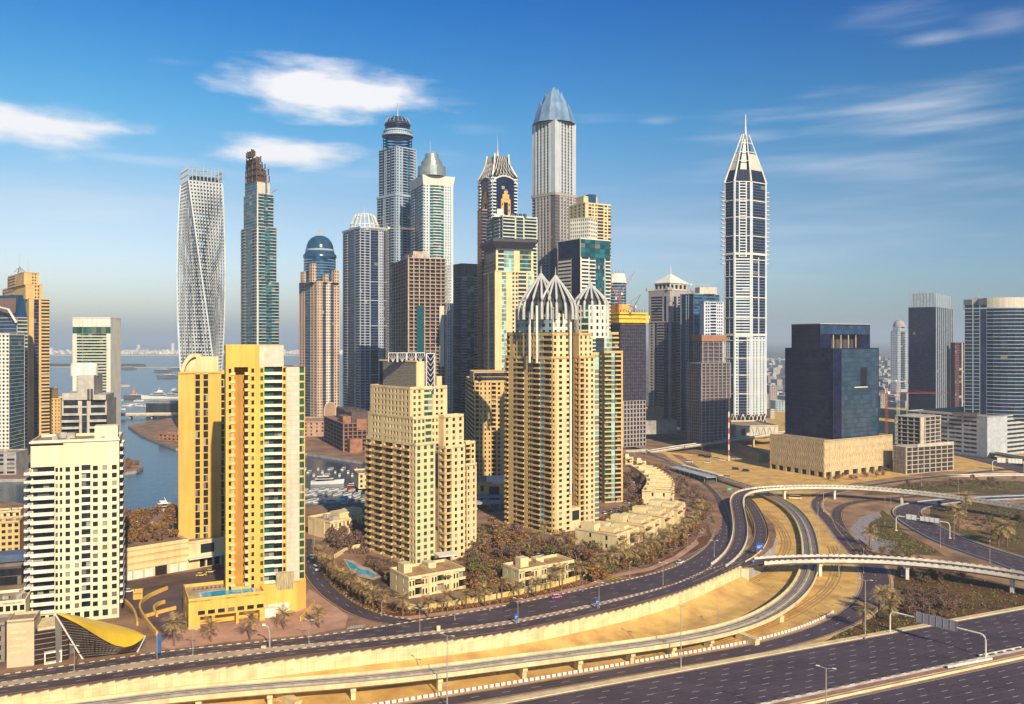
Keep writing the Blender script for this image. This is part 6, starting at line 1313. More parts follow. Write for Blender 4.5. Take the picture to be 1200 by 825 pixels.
# ------------------------------------------------------------------ right side
def dark_box():
    Zb = LOWZ; Y = 742; th = 31
    F = corner(902, 966, 1046, Y, th); b = Bld('screen_podium', 'cream patterned screen podium carrying the dark blue office block', 'podium', *mid(F), Zb, wall=mat('cream_screen', (.62, .47, .26), .85, .16, .7, stretch=(1, 1, .35)), window=mat('dark_void', (.02, .016, .014), .9))
    zt = azt(517, Y); zg = Zb + 4.5
    block(b, F, zg, zt, 40, [W_], [W_], .6)
    face(b, F[0], F[1], Zb, zg, 4.5, [('p', 1, dict(n=7, wf=.6, lo=.0, hi=.98, d=1.5))]); face(b, F[1], F[2], Zb, zg, 4.5, [('p', 1, dict(n=8, wf=.6, lo=.0, hi=.98, d=1.5))]); walls(b, F, Zb, zg, (2, 3))
    SCR = mat('cream_screen_trim', (.72, .58, .36), .85)
    for (p, q, n) in ((F[0], F[1], 26), (F[1], F[2], 34)):
        d = math.hypot(q[0] - p[0], q[1] - p[1]); u = ((q[0] - p[0]) / d, (q[1] - p[1]) / d); k = MB()
        for i in range(n):
            s = d * (i + .5) / n; o = (p[0] + u[0] * s + u[1] * .12, p[1] + u[1] * s - u[0] * .12); x = [zg + 1 + j * 3.4 for j in range(int((zt - zg) / 3.4) + 1)]
            k.tube([(o[0] + u[0] * (.9 if j % 2 else -.9), o[1] + u[1] * (.9 if j % 2 else -.9), min(z, zt - .4)) for j, z in enumerate(x)], .22, 4)
        k.build('screen_lattice', SCR, b.root)
    b.finish(); BC = F
    F = corner(920, 976, 1030, Y + 14, th); b = Bld('office_block', 'big dark blue glass office block stepping in near its roof', 'office building', *mid(F), zt, wall=mat('dark_blue_frame', (.012, .014, .04), .4), window=glass('violet_glass', (.007, .008, .042), frac=0, rough=.12, var=.35, spec=.3), roof=DKBR)
    z0 = zt; z1 = azt(408.5, Y + 14); z2 = azt(380, Y + 20)
    GLB = glass('steel_blue_glass', (.028, .060, .10), frac=0, rough=.08, var=.25)  # right face's reflected brightness put into a lighter glass colour
    block(b, F, z0, z1, 4.2, [('g', 1, dict(n=12, sp=.05))], [('w', .4), ('g', 4, dict(n=2, sp=.05)), ('g', 20, dict(n=12, sp=.05, g=GLB, gp='steel_blue_window'))], .3)
    # tall dark notch with a pale sill
    C, R_ = F[1], F[2]; d = math.hypot(R_[0] - C[0], R_[1] - C[1]); u = ((R_[0] - C[0]) / d, (R_[1] - C[1]) / d); n = (u[1], -u[0])
    k = MB(); o = (C[0] + u[0] * d * .60 + n[0] * .1, C[1] + u[1] * d * .60 + n[1] * .1); k.obox(o, u, d * .13, .08, azt(453, Y + 30), azt(431, Y + 30)); k.build('window_notch', GL_DARK, b.root); k = MB(); k.obox((o[0] - u[0] * d * .15 + n[0] * .3, o[1] - u[1] * d * .15 + n[1] * .3), u, d * .29, .38, azt(454.6, Y + 30), azt(453.2, Y + 30)); k.build('sill', PALEPAN, b.root)
    G = corner(927.5, 961, 1019.5, Y + 24, th); L2, C2, R2, B2 = G
    face(b, L2, C2, z1 - .3, z2, 4.2, [('g', 1, dict(n=8, sp=.05))]); d2 = math.hypot(R2[0] - C2[0], R2[1] - C2[1])
    zo, zq = azt(392, Y + 40), z1 - .3
    face(b, C2, R2, zo, z2, 4.2, [('g', 1, dict(n=12, sp=.05, g=glass('mid_blue_glass', (.018, .045, .11), frac=0, rough=.12, var=.3), gp='mid_blue_window'))])  # right face of the step too: reflection carried by the glass colour
    a, e = sub(C2, R2, 0, .22); face(b, a, e, zq, zo, 4.2, [('g', 1, dict(n=3, sp=.05))]); a, e = sub(C2, R2, .80, 1); face(b, a, e, zq, zo, 4.2, [('g', 1, dict(n=3, sp=.05))])
    a, e = sub(C2, R2, .22, .80); n2 = (-(e[1] - a[1]), e[0] - a[0]); l = math.hypot(*n2); n2 = (n2[0] / l, n2[1] / l)
    k = MB(); k.quad(V3((a[0] + n2[0] * 8, a[1] + n2[1] * 8), zq), V3((e[0] + n2[0] * 8, e[1] + n2[1] * 8), zq), V3((e[0] + n2[0] * 8, e[1] + n2[1] * 8), zo), V3((a[0] + n2[0] * 8, a[1] + n2[1] * 8), zo)); k.quad(V3(a, zo), V3(e, zo), V3((e[0] + n2[0] * 8, e[1] + n2[1] * 8), zo), V3((a[0] + n2[0] * 8, a[1] + n2[1] * 8), zo)); k.quad(V3(a, zq), V3((a[0] + n2[0] * 8, a[1] + n2[1] * 8), zq), V3((a[0] + n2[0] * 8, a[1] + n2[1] * 8), zo), V3(a, zo)); k.quad(V3(e, zq), V3((e[0] + n2[0] * 8, e[1] + n2[1] * 8), zq), V3((e[0] + n2[0] * 8, e[1] + n2[1] * 8), zo), V3(e, zo)); k.build('terrace_recess', DKBR, b.root)
    for t in (.3, .45, .6, .75): p = lerp(C2, R2, t - .03); k = MB(); k.obox((p[0] + n2[0], p[1] + n2[1]), (1, .5), .9, .5, zq, zo); k.build('terrace_column', GREYC, b.root)
    k = MB(); p = lerp(C2, R2, .235); k.obox((p[0] + n2[0] * 3, p[1] + n2[1] * 3), (1, .5), 1.6, 1.2, zo - 4.5, zo - .6); k.build('terrace_screen', WHITE, b.root)
    walls(b, G, zq, z2, (2, 3)); b.roof(G, z2, .4); k = MB()
    for (p, q) in ((L2, C2), (C2, R2)): dd = math.hypot(q[0] - p[0], q[1] - p[1]); uu = ((q[0] - p[0]) / dd, (q[1] - p[1]) / dd); k = MB(); k.obox((p[0] + uu[1] * .2, p[1] - uu[0] * .2), uu, dd, .5, z2 + .4, z2 + .9); k.build('roof_edge', PALEPAN, b.root)
    b.finish()
    for i in range(18):
        pass
dark_box()
def right_group():
    Y = 1900; X = ax(1053.5, Y); b = T('domed_tower', 'far pale tower with a small rounded dome between dark office towers', [(X, Y)], wall=LILAC, window=GL_GREY)
    F = corner(1043.5, 1052, 1064, Y, 40); block(b, F, LOWZ, azt(388, Y), 4, [('p', 1, dict(n=4))], [('p', 2, dict(n=2)), ('g', 3, dict(n=2, sp=.1)), ('p', 2, dict(n=2))], .5); G = corner(1046, 1053, 1062.5, Y + 4, 40); block(b, G, azt(388, Y) - .3, azt(383, Y), 4, [('p', 1, dict(n=4))], [('p', 1, dict(n=5))], .5)
    q = MB(); q.smooth = True; c = mid(F); q.lathe(*c, [(13, azt(383, Y)), (13, azt(381, Y)), (11, azt(378, Y)), (7, azt(375.6, Y)), (0, azt(374.5, Y))], 20); q.build('dome', GBEI, b.root); b.finish()
    Y = 1240; F = corner(1064.5, 1097, 1117, Y, 54); b = T('office_tower', 'dark glass office tower with an open glass screen on its roof', F, wall=mat('dark_frame', (.03, .028, .04), .5), window=glass('violet_glass2', (.009, .010, .034), frac=.01, rough=.15, var=.4, spec=.3)); zt = azt(360, Y)
    SB_ = mat('silver_blue_fin', (.34, .40, .46), .5)
    block(b, F, LOWZ, zt, 4, [('g', 1, dict(n=12, sp=.06))], sum([[('w', .35, dict(off=.5, part='fin', m=SB_)), ('g', 1, dict(n=1, sp=.1))] for _ in range(9)], []) + [('w', .35, dict(off=.5, part='fin', m=SB_))], .5)
    G = inset(F, 4); 
    for i in range(4):
        for t in range(8): p = lerp(G[i], G[(i + 1) % 4], t / 8); m = MB(); m.tube([V3(p, zt), V3(p, azt(341 + (t if i == 1 else 0) * .4, Y))], .45, 4); m.build('screen_post', SB_, b.root)
        m = MB(); a, c = lerp(G[i], mid(G), .04), lerp(G[(i + 1) % 4], mid(G), .04); m.quad(V3(a, zt), V3(c, zt), V3(c, azt(343, Y)), V3(a, azt(343, Y))); m.build('roof_screen', mat('pale_glass_screen', (.38, .46, .52), .3), b.root)
    b.finish()
    Y = 1300; F = corner(1114, 1119, 1134, Y, 22); b = T('office_tower', 'narrow maroon tower squeezed between the two right hand glass towers', F, wall=mat('maroon_cladding', (.13, .07, .08), .7), window=GL_DARK); block(b, F, LOWZ, azt(402, Y), 3.8, [W_], [('p', 3, dict(n=2, wf=.5)), ('g', 2, dict(n=1, sp=.1)), ('w', .6, dict(m=PALEPAN, part='pale_strip')), ('p', 3, dict(n=2, wf=.5)), ('w', .6, dict(m=PALEPAN, part='pale_strip'))], .8); b.finish()
    # curved glass tower on its podium
    Y = 905; zb = azt(489, Y); zt = azt(357, Y); F = corner(1130, 1156, 1160, Y, 60)
    b = T('office_tower', 'curved glass office tower with pale bands rising from a white podium', F, wall=GREYW, window=glass('smoke_blue_glass', (.010, .020, .05), frac=.01, rough=.12, var=.4, spec=.35)); b.root.location.z = zb
    L_, C, R_, B = F; face(b, L_, C, zb, zt, 3.9, [('w', .3), ('r', 5, dict(sp=.12, n=4)), ('w', .5, dict(off=.4)), ('r', 4, dict(sp=.12, n=3)), ('w', .3), ('g', 4, dict(n=3, sp=.03, bm=GL_NAVY))])
    cx, cy, rr = ax(1172, Y + 22), Y + 22, 23.5
    a0 = math.degrees(math.atan2(C[1] - cy, C[0] - cx)); 
    r_ = math.hypot(C[0] - cx, C[1] - cy); arc(b, cx, cy, r_, a0 % 360, 372, zb, azt(361, Y), 3.9, [('r', 1, dict(sp=.15, n=1, bm=mat('pale_blue_band', (.40, .47, .50), .5))) for _ in range(14)])
    top = [L_, C] + [(cx + r_ * math.cos(R(t)), cy + r_ * math.sin(R(t))) for t in range(int(a0 % 360) + 8, 372, 10)] + [(cx + r_, cy + 30), B]; b.roof(top, azt(361, Y), .4)
    k = MB(); P2 = [(cx + (r_ - 1.2) * math.cos(R(t)), cy + (r_ - 1.2) * math.sin(R(t))) for t in range(int(a0 % 360), 372, 10)] + [(cx + r_ - 2, cy + 24), (C[0], cy + 24)]; k.prism(P2, azt(361, Y) - .5, azt(349, Y)); k.build('roof_drum', PALEPAN, b.root)
    k = MB(); k.obox((ax(1139, Y + 20), Y + 20), (.8, -.5), 9, 10, azt(361, Y), azt(348, Y)); k.build('roof_box', GREYC, b.root); spire(b, ax(1146, Y + 18), Y + 18, azt(348, Y), azt(337, Y), .5, 'antenna')
    walls(b, [(cx + r_ * math.cos(R(12)), cy + r_ * math.sin(R(12))), (cx + r_, cy + 30), B, L_], zb, azt(361, Y), (0, 1, 2)); b.finish()
    Y = 870; F = corner(1062, 1157, 1290, Y, 30); p = Bld('office_podium', 'long white louvred podium under the curved glass tower', 'podium', *mid(F), LOWZ, wall=mat('pale_blue_wall', (.46, .50, .53), .8), window=GL_DARK); zp = azt(489, Y); z0 = LOWZ
    st = dict(sp=.5, d=.6, n=1)
    L_, C, R_, B = F
    face(p, L_, C, z0, zp, 4.3, sum([[('w', .35), ('r', 1.4, dict(st)), ('r', 1.4, dict(st))] for _ in range(5)], []) + [('w', 2.2)]); face(p, C, R_, z0, zp, 4.3, [('w', 2.4)] + sum([[('w', .25), ('r', 1.3, dict(st)), ('r', 1.3, dict(st))] for _ in range(5)], [])); walls(p, F, z0, zp, (2, 3)); p.roof(F, zp, .5)
    k = MB(); k.obox((C[0] - 26, C[1] + 18), (.85, -.4), 24, 6, zp - .3, zp + 3.5); k.build('roof_canopy', DKBR, p.root)
    p.clutter(F, zp, 14, 3, 4); p.finish()
    # low concrete frames
    Y = 760; F = corner(1048, 1079, 1103, Y + 20, 36); SLB = mat('pale_slab', (.55, .48, .38), .85)
    b = raw_frame('construction_block', 'bare concrete block with open floors beside the cream podium', F, azt(523, Y + 20), azt(489.5, Y + 20), 3.7, SLB, SLB, mat('void_brown', (.05, .035, .03), .95), 4, cat='building'); k = MB(); k.obox((F[1][0] - .3, F[1][1] - .4), (math.cos(R(36)), math.sin(R(36))), 6.5, .5, azt(523, Y + 20), azt(489, Y + 20)); k.build('shear_wall', SLB, b.root); b.finish()
    F = corner(1046, 1062, 1118, Y, 24); b = raw_frame('construction_block', 'low open concrete car park frame below the bare concrete block', F, LOWZ, azt(524.5, Y), 4.0, SLB, SLB, mat('void_brown', (.05, .035, .03)), 8, cat='building'); k = MB(); d = math.hypot(F[2][0] - F[1][0], F[2][1] - F[1][1]); k.obox((F[1][0] + 12 + .2, F[1][1] + 5 - .4), (math.cos(R(24)), math.sin(R(24))), d - 14, .5, azt(524.5, Y) - .5, azt(521, Y)); k.build('parapet_wall', SLB, b.root); b.finish()
right_group()
# ------------------------------------------------------------------ left side beyond the channel
def left_group():
    Y = 820; F = corner(-26, 20, 32, Y, 60); b = T('office_tower', 'blue glass tower with a slanted glass top at the left edge', F, wall=PALEPAN, window=GL_TEAL, balcony=PALEPAN)
    zt = azt(372, Y); L_, C, R_, B = F
    block(b, F, 0, zt, 3.6, [('g', 1, dict(n=6, sp=.1, g=GL_BLUE, gp='blue_window'))], [('b', 1, dict(d=.7, pr=.9, n=2))], .3)
    k = MB(); z5 = azt(345, Y); T5 = [lerp(L_, B, .2), lerp(C, R_, .12), lerp(R_, C, .35), lerp(B, L_, .1)]; 
    Lt = [(L_[0], L_[1]), (ax(22, Y + 8), Y + 8), (ax(27, Y + 14), Y + 14), B]; k.prism(F, zt, z5, True, False, Lt); k.build('slanted_glass', GL_BLUE, b.root)
    k = MB(); k.quad(V3(lerp(L_, C, .35), zt + 4), V3(lerp(L_, C, .98), zt + 4), V3(lerp(Lt[0], Lt[1], .96), z5 - 3), V3(lerp(Lt[0], Lt[1], .35), z5 - 3)); k.v = [(x - .4, y - .6, z) for x, y, z in k.v]; k.build('copper_panel', mat('copper_panel', (.22, .13, .10), .4), b.root)
    k = MB(); k.tube([(L_[0], L_[1] - 1, azt(352, Y)), (ax(10, Y - 6), Y - 6, azt(363, Y)), (ax(19, Y - 3), Y - 3, azt(378, Y))], 1.1, 6); k.build('white_edge', WHITE, b.root)
    b.finish()
    Y = 770; F = frontal(-30, 11, Y, 6, 30); b = T('residential_tower', 'white gridded tower cut by the left edge of the picture', F, wall=WHITE, window=GL_DARK); face(b, F[0], F[1], 0, azt(392, Y), 3.4, [('p', 1, dict(n=9, wf=.55))]); face(b, F[1], F[2], 0, azt(392, Y), 3.4, [('g', 1, dict(n=5, sp=.1, g=GL_TEAL, gp='teal_window'))]); walls(b, F, 0, azt(392, Y), (2, 3)); b.roof(F, azt(392, Y)); b.finish()
    Y = 900; F = corner(2, 34, 58, Y, 40); b = T('residential_tower', 'tan stepped tower with twin masts and dark glass strips', F, wall=TAN, window=GL_DARK, balcony=TAN)
    z1 = azt(350, Y); S = [('b', 3, dict(d=1, pr=.6, par=.45)), ('w', 2), ('g', 4, dict(n=2, sp=.05, g=GL_NAVY, gp='navy_window')), ('w', 1)]
    block(b, F, 0, z1, 3.6, S, [('w', 3), ('g', 3, dict(n=2, sp=.05, g=GL_NAVY, gp='navy_window')), ('w', 1.5), ('b', 5, dict(d=1, pr=.6, par=.45))], .8)
    for l, c, r, y0, y1 in ((3, 30, 50, 350, 333), (9, 28, 46, 333, 319)): G = corner(l, c, r, Y + 4, 40); block(b, G, azt(y0, Y) - .3, azt(y1, Y), 3.6, [('b', 3, dict(d=1, pr=.5, par=.45)), ('w', 3)], [('w', 3), ('p', 2, dict(n=2)), ('w', 1)], .8)
    c = (ax(23, Y + 18), Y + 18); zt = azt(318, Y); k = MB()
    for i in range(4): a = R(45 + 90 * i); k.tube([(c[0] + 6 * math.cos(a), c[1] + 6 * math.sin(a), zt), (*c, azt(311, Y))], .5, 4)
    k.build('mast_frame', STEEL, b.root); spire(b, *c, zt, azt(295, Y), .5, 'mast'); spire(b, c[0] + 9, c[1], zt, azt(303, Y), .5, 'mast'); b.finish()
    Y = 930; F = frontal(48, 71, Y, 12, 30); b = T('low_building', 'tan stepped block between the left towers', F, wall=TAN, window=GL_DARK); zt = azt(468, Y); face(b, F[0], F[1], 0, zt, 3.5, [('p', 1, dict(n=6, wf=.3))]); walls(b, F, 0, zt, (1, 2, 3)); b.roof(F, zt); G = frontal(49, 61, Y + 4, 12, 22); face(b, G[0], G[1], zt - .3, azt(457, Y), 3.5, [('p', 1, dict(n=3, wf=.3))]); walls(b, G, zt - .3, azt(457, Y), (1, 2, 3)); b.roof(G, azt(457, Y)); b.root['category'] = 'building'; b.finish()
    Y = 1000; F = frontal(85, 129.5, Y, 3, 30); b = T('residential_tower', 'white framed tower with a green glass band under its flat top', F, wall=WHITE, window=GL_GREEN, balcony=WHITE); zt = azt(373, Y); z1 = azt(383, Y); z2 = azt(391, Y)
    face(b, F[0], F[1], z1, zt, 20, [W_]); face(b, F[0], F[1], z2, z1, 20, [('g', 1, dict(n=8, sp=.02, n_f=1))]); face(b, F[0], F[1], 0, z2, 3.5, [('w', 3.5), ('w', .8), ('b', 32, dict(d=1.2, pr=.3, par=.34, n=8)), ('w', .8), ('w', 3.5)]); walls(b, F, 0, zt, (1, 2, 3)); b.roof(F, zt); b.finish()
    Y = 440; F = frontal(72.5, 125, Y, 14, 24); b = Bld('apartment_tower', 'grey balcony tower with round white roof cylinders behind the cream slab tower', 'apartment tower', *mid(F), wall=mat('grey_plaster', (.50, .46, .40), .85), window=GL_GREY, balcony=mat('grey_plaster', (.50, .46, .40)), band=DKBR)
    zt = azt(460, Y); bal = dict(d=1.4, pr=1.0, par=.36, n=3)
    face(b, F[0], F[1], 0, zt - 12, 3.4, [('b', 20, bal), ('w', 3), ('g', 6, dict(n=2, sp=.1, d=1)), ('w', 3), ('b', 20, bal)]); 
    face(b, F[0], F[1], zt - 12, zt - 4, 4, [('w', 2), ('r', 18, dict(sp=.3, n=4)), ('w', 5), ('r', 6, dict(sp=.2, n=2)), ('w', 5), ('r', 18, dict(sp=.3, n=4)), ('w', 2)])
    PM = mat('grey_plaster', (.50, .46, .40))
    q = b.part('roof_volume', PM); G = frontal(74, 123, Y + .8, 14, 22); G1, G2 = frontal(79, 91, Y + 1, 14, 20), frontal(112, 123, Y + 10, 14, 18)
    q.prism(inset(F, 1.2), zt - 4, zt - 1.5); q.prism(inset(F, 2.5), zt - 1.5, azt(465, Y))
    for l, r, t in ((73, 91, 461), (91, 110, 440), (110, 124, 463)): H2 = frontal(l, r, Y - .3 + (r - 91) * .06, 14, 20); k = MB(); k.prism(H2, zt - 12 + 8.1, azt(t, Y)); k.build('roof_block', PM, b.root)
    k = MB(); k.obox((ax(98.6, Y - 2), Y + 1.2), (1, .2), 1.0, .3, azt(468, Y), azt(456, Y)); k.obox((ax(102.2, Y - 2), Y + 1.4), (1, .2), 1.0, .3, azt(468, Y), azt(456, Y)); k.build('slot_window', DKBR, b.root)
    for px in (91.5, 106): k = MB(); k.lathe(ax(px, Y + 9), Y + 9, [(3.7, azt(441, Y)), (3.7, azt(430, Y)), (3.2, azt(426, Y)), (0, azt(425, Y))], 20); k.build('roof_cylinder', WHITE, b.root)
    spire(b, ax(97, Y + 8), Y + 8, azt(430, Y), azt(375, Y), .12, 'antenna', STEEL)
    walls(b, F, 0, zt - 4, (1, 2, 3)); b.finish()
left_group()
# ------------------------------------------------------------------ low buildings
VIL = mat('villa_render', (0.80, 0.64, 0.34), .85, .07, .1)
VROOF = mat('villa_roof', (0.48, 0.27, 0.11), .95, .2, .3)
DARKG = mat('dark_void', (.02, .016, .014), .9)
def villa(label, F, z0, h, name='villa', wins=4, boxes=((.22, .5, 3.2),), balc=True):
    b = Bld(name, label, 'villa', *mid(F), z0, single=True, wall=VIL, window=GL_DARK, balcony=VIL, roof=VROOF)
    L_, C, R_, B = F; z1 = z0 + h; zf = z0 - 3
    walls(b, F, zf, z0, (0, 1, 2, 3))
    face(b, L_, C, z0, z1, h / 2, [('w', 1), ('p', 1, dict(n=1, wf=.25)), ('w', .6), ('p', 1, dict(n=1, wf=.25)), ('w', .5)])
    S = []
    for i in range(wins): S += [('p', 3, dict(n=2, wf=.55, lo=.2, hi=.75)), ('b', 3.2, dict(d=1.8, pr=.4, par=.3, n=1)) if balc and i % 2 == 0 else ('w', 1.6, dict(off=.5))]
    face(b, C, R_, z0, z1, h / 2, S); walls(b, F, z0, z1, (2, 3)); b.roof(F, z1, .9, .5)
    r = ((R_[0] - C[0]), (R_[1] - C[1])); l = ((L_[0] - C[0]), (L_[1] - C[1])); d = math.hypot(*r); u = (r[0] / d, r[1] / d); dl = math.hypot(*l)
    for t, s, hh in boxes:
        o = (C[0] + r[0] * t + l[0] * s, C[1] + r[1] * t + l[1] * s); k = MB(); k.obox(o, u, d * .14 if d > 20 else d * .45, dl * .32, z1 - .3, z1 + hh); k.build('stair_house', VIL, b.root)
    for t in ((.5,) if d > 20 else ()):
        o = (C[0] + r[0] * t, C[1] + r[1] * t); k = MB(); k.obox(o, u, .4, dl * .9, z1 - .3, z1 + 1.0); k.build('party_wall', VIL, b.root)
    for i in range(2 if d > 20 else 1):
        o = (C[0] + r[0] * (.1 + .5 * i) + u[1] * 2.2, C[1] + r[1] * (.1 + .5 * i) - u[0] * 2.2); k = MB(); k.obox(o, u, d * .12 if d > 20 else d * .4, 2.2, z1 - 1.6, z1 - 1.3); k.build('pergola', mat('pergola_wood', (.26, .12, .06), .8), b.root)
    b.finish(60); return b
villa('pair of cream flat roofed villas below the beige tower, by the street corner', corner(457, 479, 545, 369, 34), 0, 8.4, wins=5, boxes=((.10, .55, 3.6), (.55, .6, 2.2)))
villa('pair of cream flat roofed villas midway along the road behind the palms', corner(589, 608, 673, 381, 34), 0, 8.4, wins=5, boxes=((.16, .45, 3.8), (.5, .65, 1.8)))
A, E = (55, 449), (111, 543)
for i in range(8):
    t0, t1 = i / 8, (i + 1) / 8 - .004
    def bow(t): s = 4.5 * math.sin(math.pi * t); return (A[0] + (E[0] - A[0]) * t + s * .86, A[1] + (E[1] - A[1]) * t - s * .5)
    C, R_ = bow(t0), bow(t1); js = (0, -1.8, 1.2, -.8, .9, -1.6, .6, -1)[i]; C, R_ = (C[0] + js * .87, C[1] - js * .5), (R_[0] + js * .87, R_[1] - js * .5); dv = (-20.5 + 5 * t0, 17 - 3 * t0); z0 = land_h(*C)
    villa('cream terrace villa with roof partition walls, %s along the row from the brown canopy' % nth(i), ((C[0] + dv[0], C[1] + dv[1]), C, R_, (R_[0] + dv[0], R_[1] + dv[1])), z0, (8.6, 7.6, 8.9, 8.0, 9.2, 7.8, 8.7, 8.1)[i], 'terrace_villa', 2, ((.15, .58, 3.4 if i % 2 == 0 else 2.2), (.5, .22, 1.5)))
A, E = (108, 580), (117, 705)
for i in range(6):
    def bow(t): s = 8 * math.sin(math.pi * t); return (A[0] + (E[0] - A[0]) * t + s, A[1] + (E[1] - A[1]) * t)
    C, R_ = bow(i / 6), bow((i + 1) / 6 - .004); z0 = land_h(*C)
    villa('cream villa of the farther row with pale roof terraces, %s from its near end' % nth(i), ((C[0] - 19, C[1] + 4), C, R_, (R_[0] - 19, R_[1] + 4)), z0, 9.2, 'terrace_villa', 2, ((.2, .55, 2.4),))
for i, (l, r, Y, yt) in enumerate(((729, 742, 770, 537), (742, 757, 742, 542))):
    F = corner(l, l + 4, r, Y, 20); villa(('cream villa beyond the farther row, nearest the tan towers', 'cream villa beyond the farther row, with a wide low roof')[i], F, 0, azt(yt, Y), 'terrace_villa', 2)
x, y = gp(676, 657); e = empty('car_canopy', 'brown fabric canopy over the parking at the villa row', 'canopy', (x, y, 0), R(30))
k = MB(); k.prism([(-2, -2), (15, -3), (17, 7), (0, 9)], 3.0, 3.3, bot=True, Q=[(-1, -1), (14, -2), (16, 6), (1, 8)]); k.build('canopy_cloth', mat('brown_cloth', (.15, .07, .06), .9), e, (0, 0, 0))
for p in ((-1, -1), (14, -2), (16, 6), (1, 8)): k = MB(); k.tube([(*p, 0), (*p, 3.05)], .15, 6); k.build('post', STEEL, e, (0, 0, 0))
# clubhouse by the marina
F = corner(361, 387, 428, 478, 48); b = Bld('clubhouse', 'tan flat roofed clubhouse with roof terraces beside the boat basin', 'clubhouse', *mid(F), single=True, wall=TANP, window=GL_DARK, balcony=TANP); zt = azt(613, 478)
face(b, F[0], F[1], 0, zt, 5, [W_, ('w', 2, dict(off=.3)), W_]); face(b, F[1], F[2], 0, zt, 5, [('p', 1, dict(n=9, wf=.5))]); walls(b, F, 0, zt, (2, 3)); b.roof(F, zt, 1.0)
for t, s, w_, h in ((.45, .30, 9, 3.0), (.62, .25, 11, 2.2), (.8, .3, 8, 3.4)): o = lerp(lerp(F[1], F[2], t), lerp(F[0], F[3], t), s); k = MB(); k.obox(o, (math.cos(R(48)), math.sin(R(48))), w_, 9, zt - .3, zt + h); k.build('roof_pavilion', TANP, b.root)
b.clutter(F, zt, 8, 2.2, 6); b.finish()
def plain(name, label, cat, F, z0, z1, wall, strips=None, win=GL_DARK, par=.8, single=True, fh=3.5, extra=None, clut=0):
    b = Bld(name, label, cat, *mid(F), z0, single=single, wall=wall, window=win, balcony=wall)
    face(b, F[0], F[1], z0, z1, fh, strips or [W_]); face(b, F[1], F[2], z0, z1, fh, extra or [W_]); walls(b, F, z0, z1, (2, 3)); b.roof(F, z1, par)
    if clut: b.clutter(F, z1, clut, 2.2, len(label))
    if extra: extra
    b.finish(); return b
def fr(l, r, ybase, th, dep, z=0.0): return frontal(l, r, (CH - z) * K / (ybase - HY), th, dep)
YB = lambda yb, z=0.0: (CH - z) * K / (yb - HY)
plain('low_building', 'low cream building with dark window strip left of the white tower foot', 'building', fr(-20, 30, 748, 20, 16), 0, azt(709, YB(748)), CREAM, [('p', 1, dict(n=6, wf=.65, lo=.2, hi=.7))], clut=3, fh=4)
plain('low_building', 'ochre low building with balconies at the left edge above the dark roof', 'building', fr(-15, 23, 650, 20, 14), 0, azt(614, YB(650)), TAN, [('p', 1, dict(n=5, wf=.6))], clut=2)
plain('low_building', 'small pale yellow building between water and the white tower', 'building', fr(-20, 24, 622, 20, 10), 0, azt(602, YB(622)), TANP, [('p', 1, dict(n=6, wf=.5))], clut=2)
plain('low_building', 'dark brown hall with a blue curved roof left of the white tower', 'building', fr(-25, 25, 690, 20, 26), 0, azt(668, YB(690)), DKBR, [('g', 1, dict(n=10, sp=.1))], par=.3)
F = fr(-25, 25, 690, 20, 26); k = MB(); z = azt(668, YB(690)) + .4
k.prism([lerp(F[0], F[3], .35), lerp(F[1], F[2], .35), F[2], F[3]], z, z + 2.4, bot=True, Q=[lerp(F[0], F[3], .5), lerp(F[1], F[2], .5), lerp(F[1], F[2], .9), lerp(F[0], F[3], .9)]); ro = k.build('roof_vault', mat('slate_blue_roof', (.10, .13, .20), .5), [o for o in bpy.data.objects if o.name.startswith('low_building')][-1] if False else None); 
hall = [o for o in sc.objects if o.get('label', '').startswith('dark brown hall')][0]; ro.parent = hall; ro.location = (-hall.location.x, -hall.location.y, -hall.location.z)
plain('low_building', 'small dark block with a planted roof by the channel at the left edge', 'building', fr(-20, 19, 557, 8, 24), 0, azt(532, YB(557)), GREYC, [('p', 1, dict(n=3, wf=.7))], clut=2)
# marina side construction and quay buildings
Y = 850; F = corner(379, 402, 436, Y, 24); b = raw_frame('construction_block', 'rust brown building shell under construction behind the boat basin', F, 0, azt(497, Y), 4.2, mat('rose_brown_concrete', (.33, .19, .15), .9), mat('rose_brown_concrete', (.33, .19, .15)), mat('void_brown', (.05, .035, .03)), 6, cat='building')
for (l, r, y0, y1, dy) in ((404, 424, 533, 514, -8), (412, 430, 505, 492, 6), (396, 412, 497, 489, 8)):
    G = corner(l, l + 6, r, Y + dy, 24); k = MB(); k.prism(G, max(azt(y0, Y), .05), azt(y1, Y), bot=True); k.build('brick_volume', mat('brick_brown', (.36, .17, .10), .9, .2, .2), b.root)
k = MB(); k.prism(corner(394, 412, 434, Y + 9, 24), azt(497, Y) + .3, azt(484, Y)); k.build('dark_penthouse', DKBR, b.root)
for i in range(14): p = lerp(F[1], F[2], i / 14); m = MB(); m.obox((p[0], p[1] + 9), (1, 0), .6, .6, azt(484, Y), azt(480.5 + (i % 3), Y)); m.build('rebar_column', RUST, b.root)
b.finish()
plain('quay_building', 'small tan quay house at the end of the boat basin', 'building', corner(414, 420, 434, 640, 20), 0, azt(556, 640), TANP, [W_], extra=[('p', 1, dict(n=2, wf=.4))])
Y = 1285; plain('quay_hall', 'long grey glass hall on the far quay behind the channel bridge', 'building', frontal(171, 226, Y, -4, 40), 0, azt(472, Y), mat('grey_blue_cladding', (.30, .32, .36), .6), [('g', 1, dict(n=14, sp=.02, n_f=1))], win=GL_GREY, single=False, par=.6)
x, y = gp(205, 519); plain('quay_building', 'low rust coloured pavilion on the quay peninsula', 'building', frontal(186, 226, YB(516), -18, 16), 0, 7, mat('brick_brown', (.36, .17, .10)), [('p', 1, dict(n=8, wf=.5))], single=False)
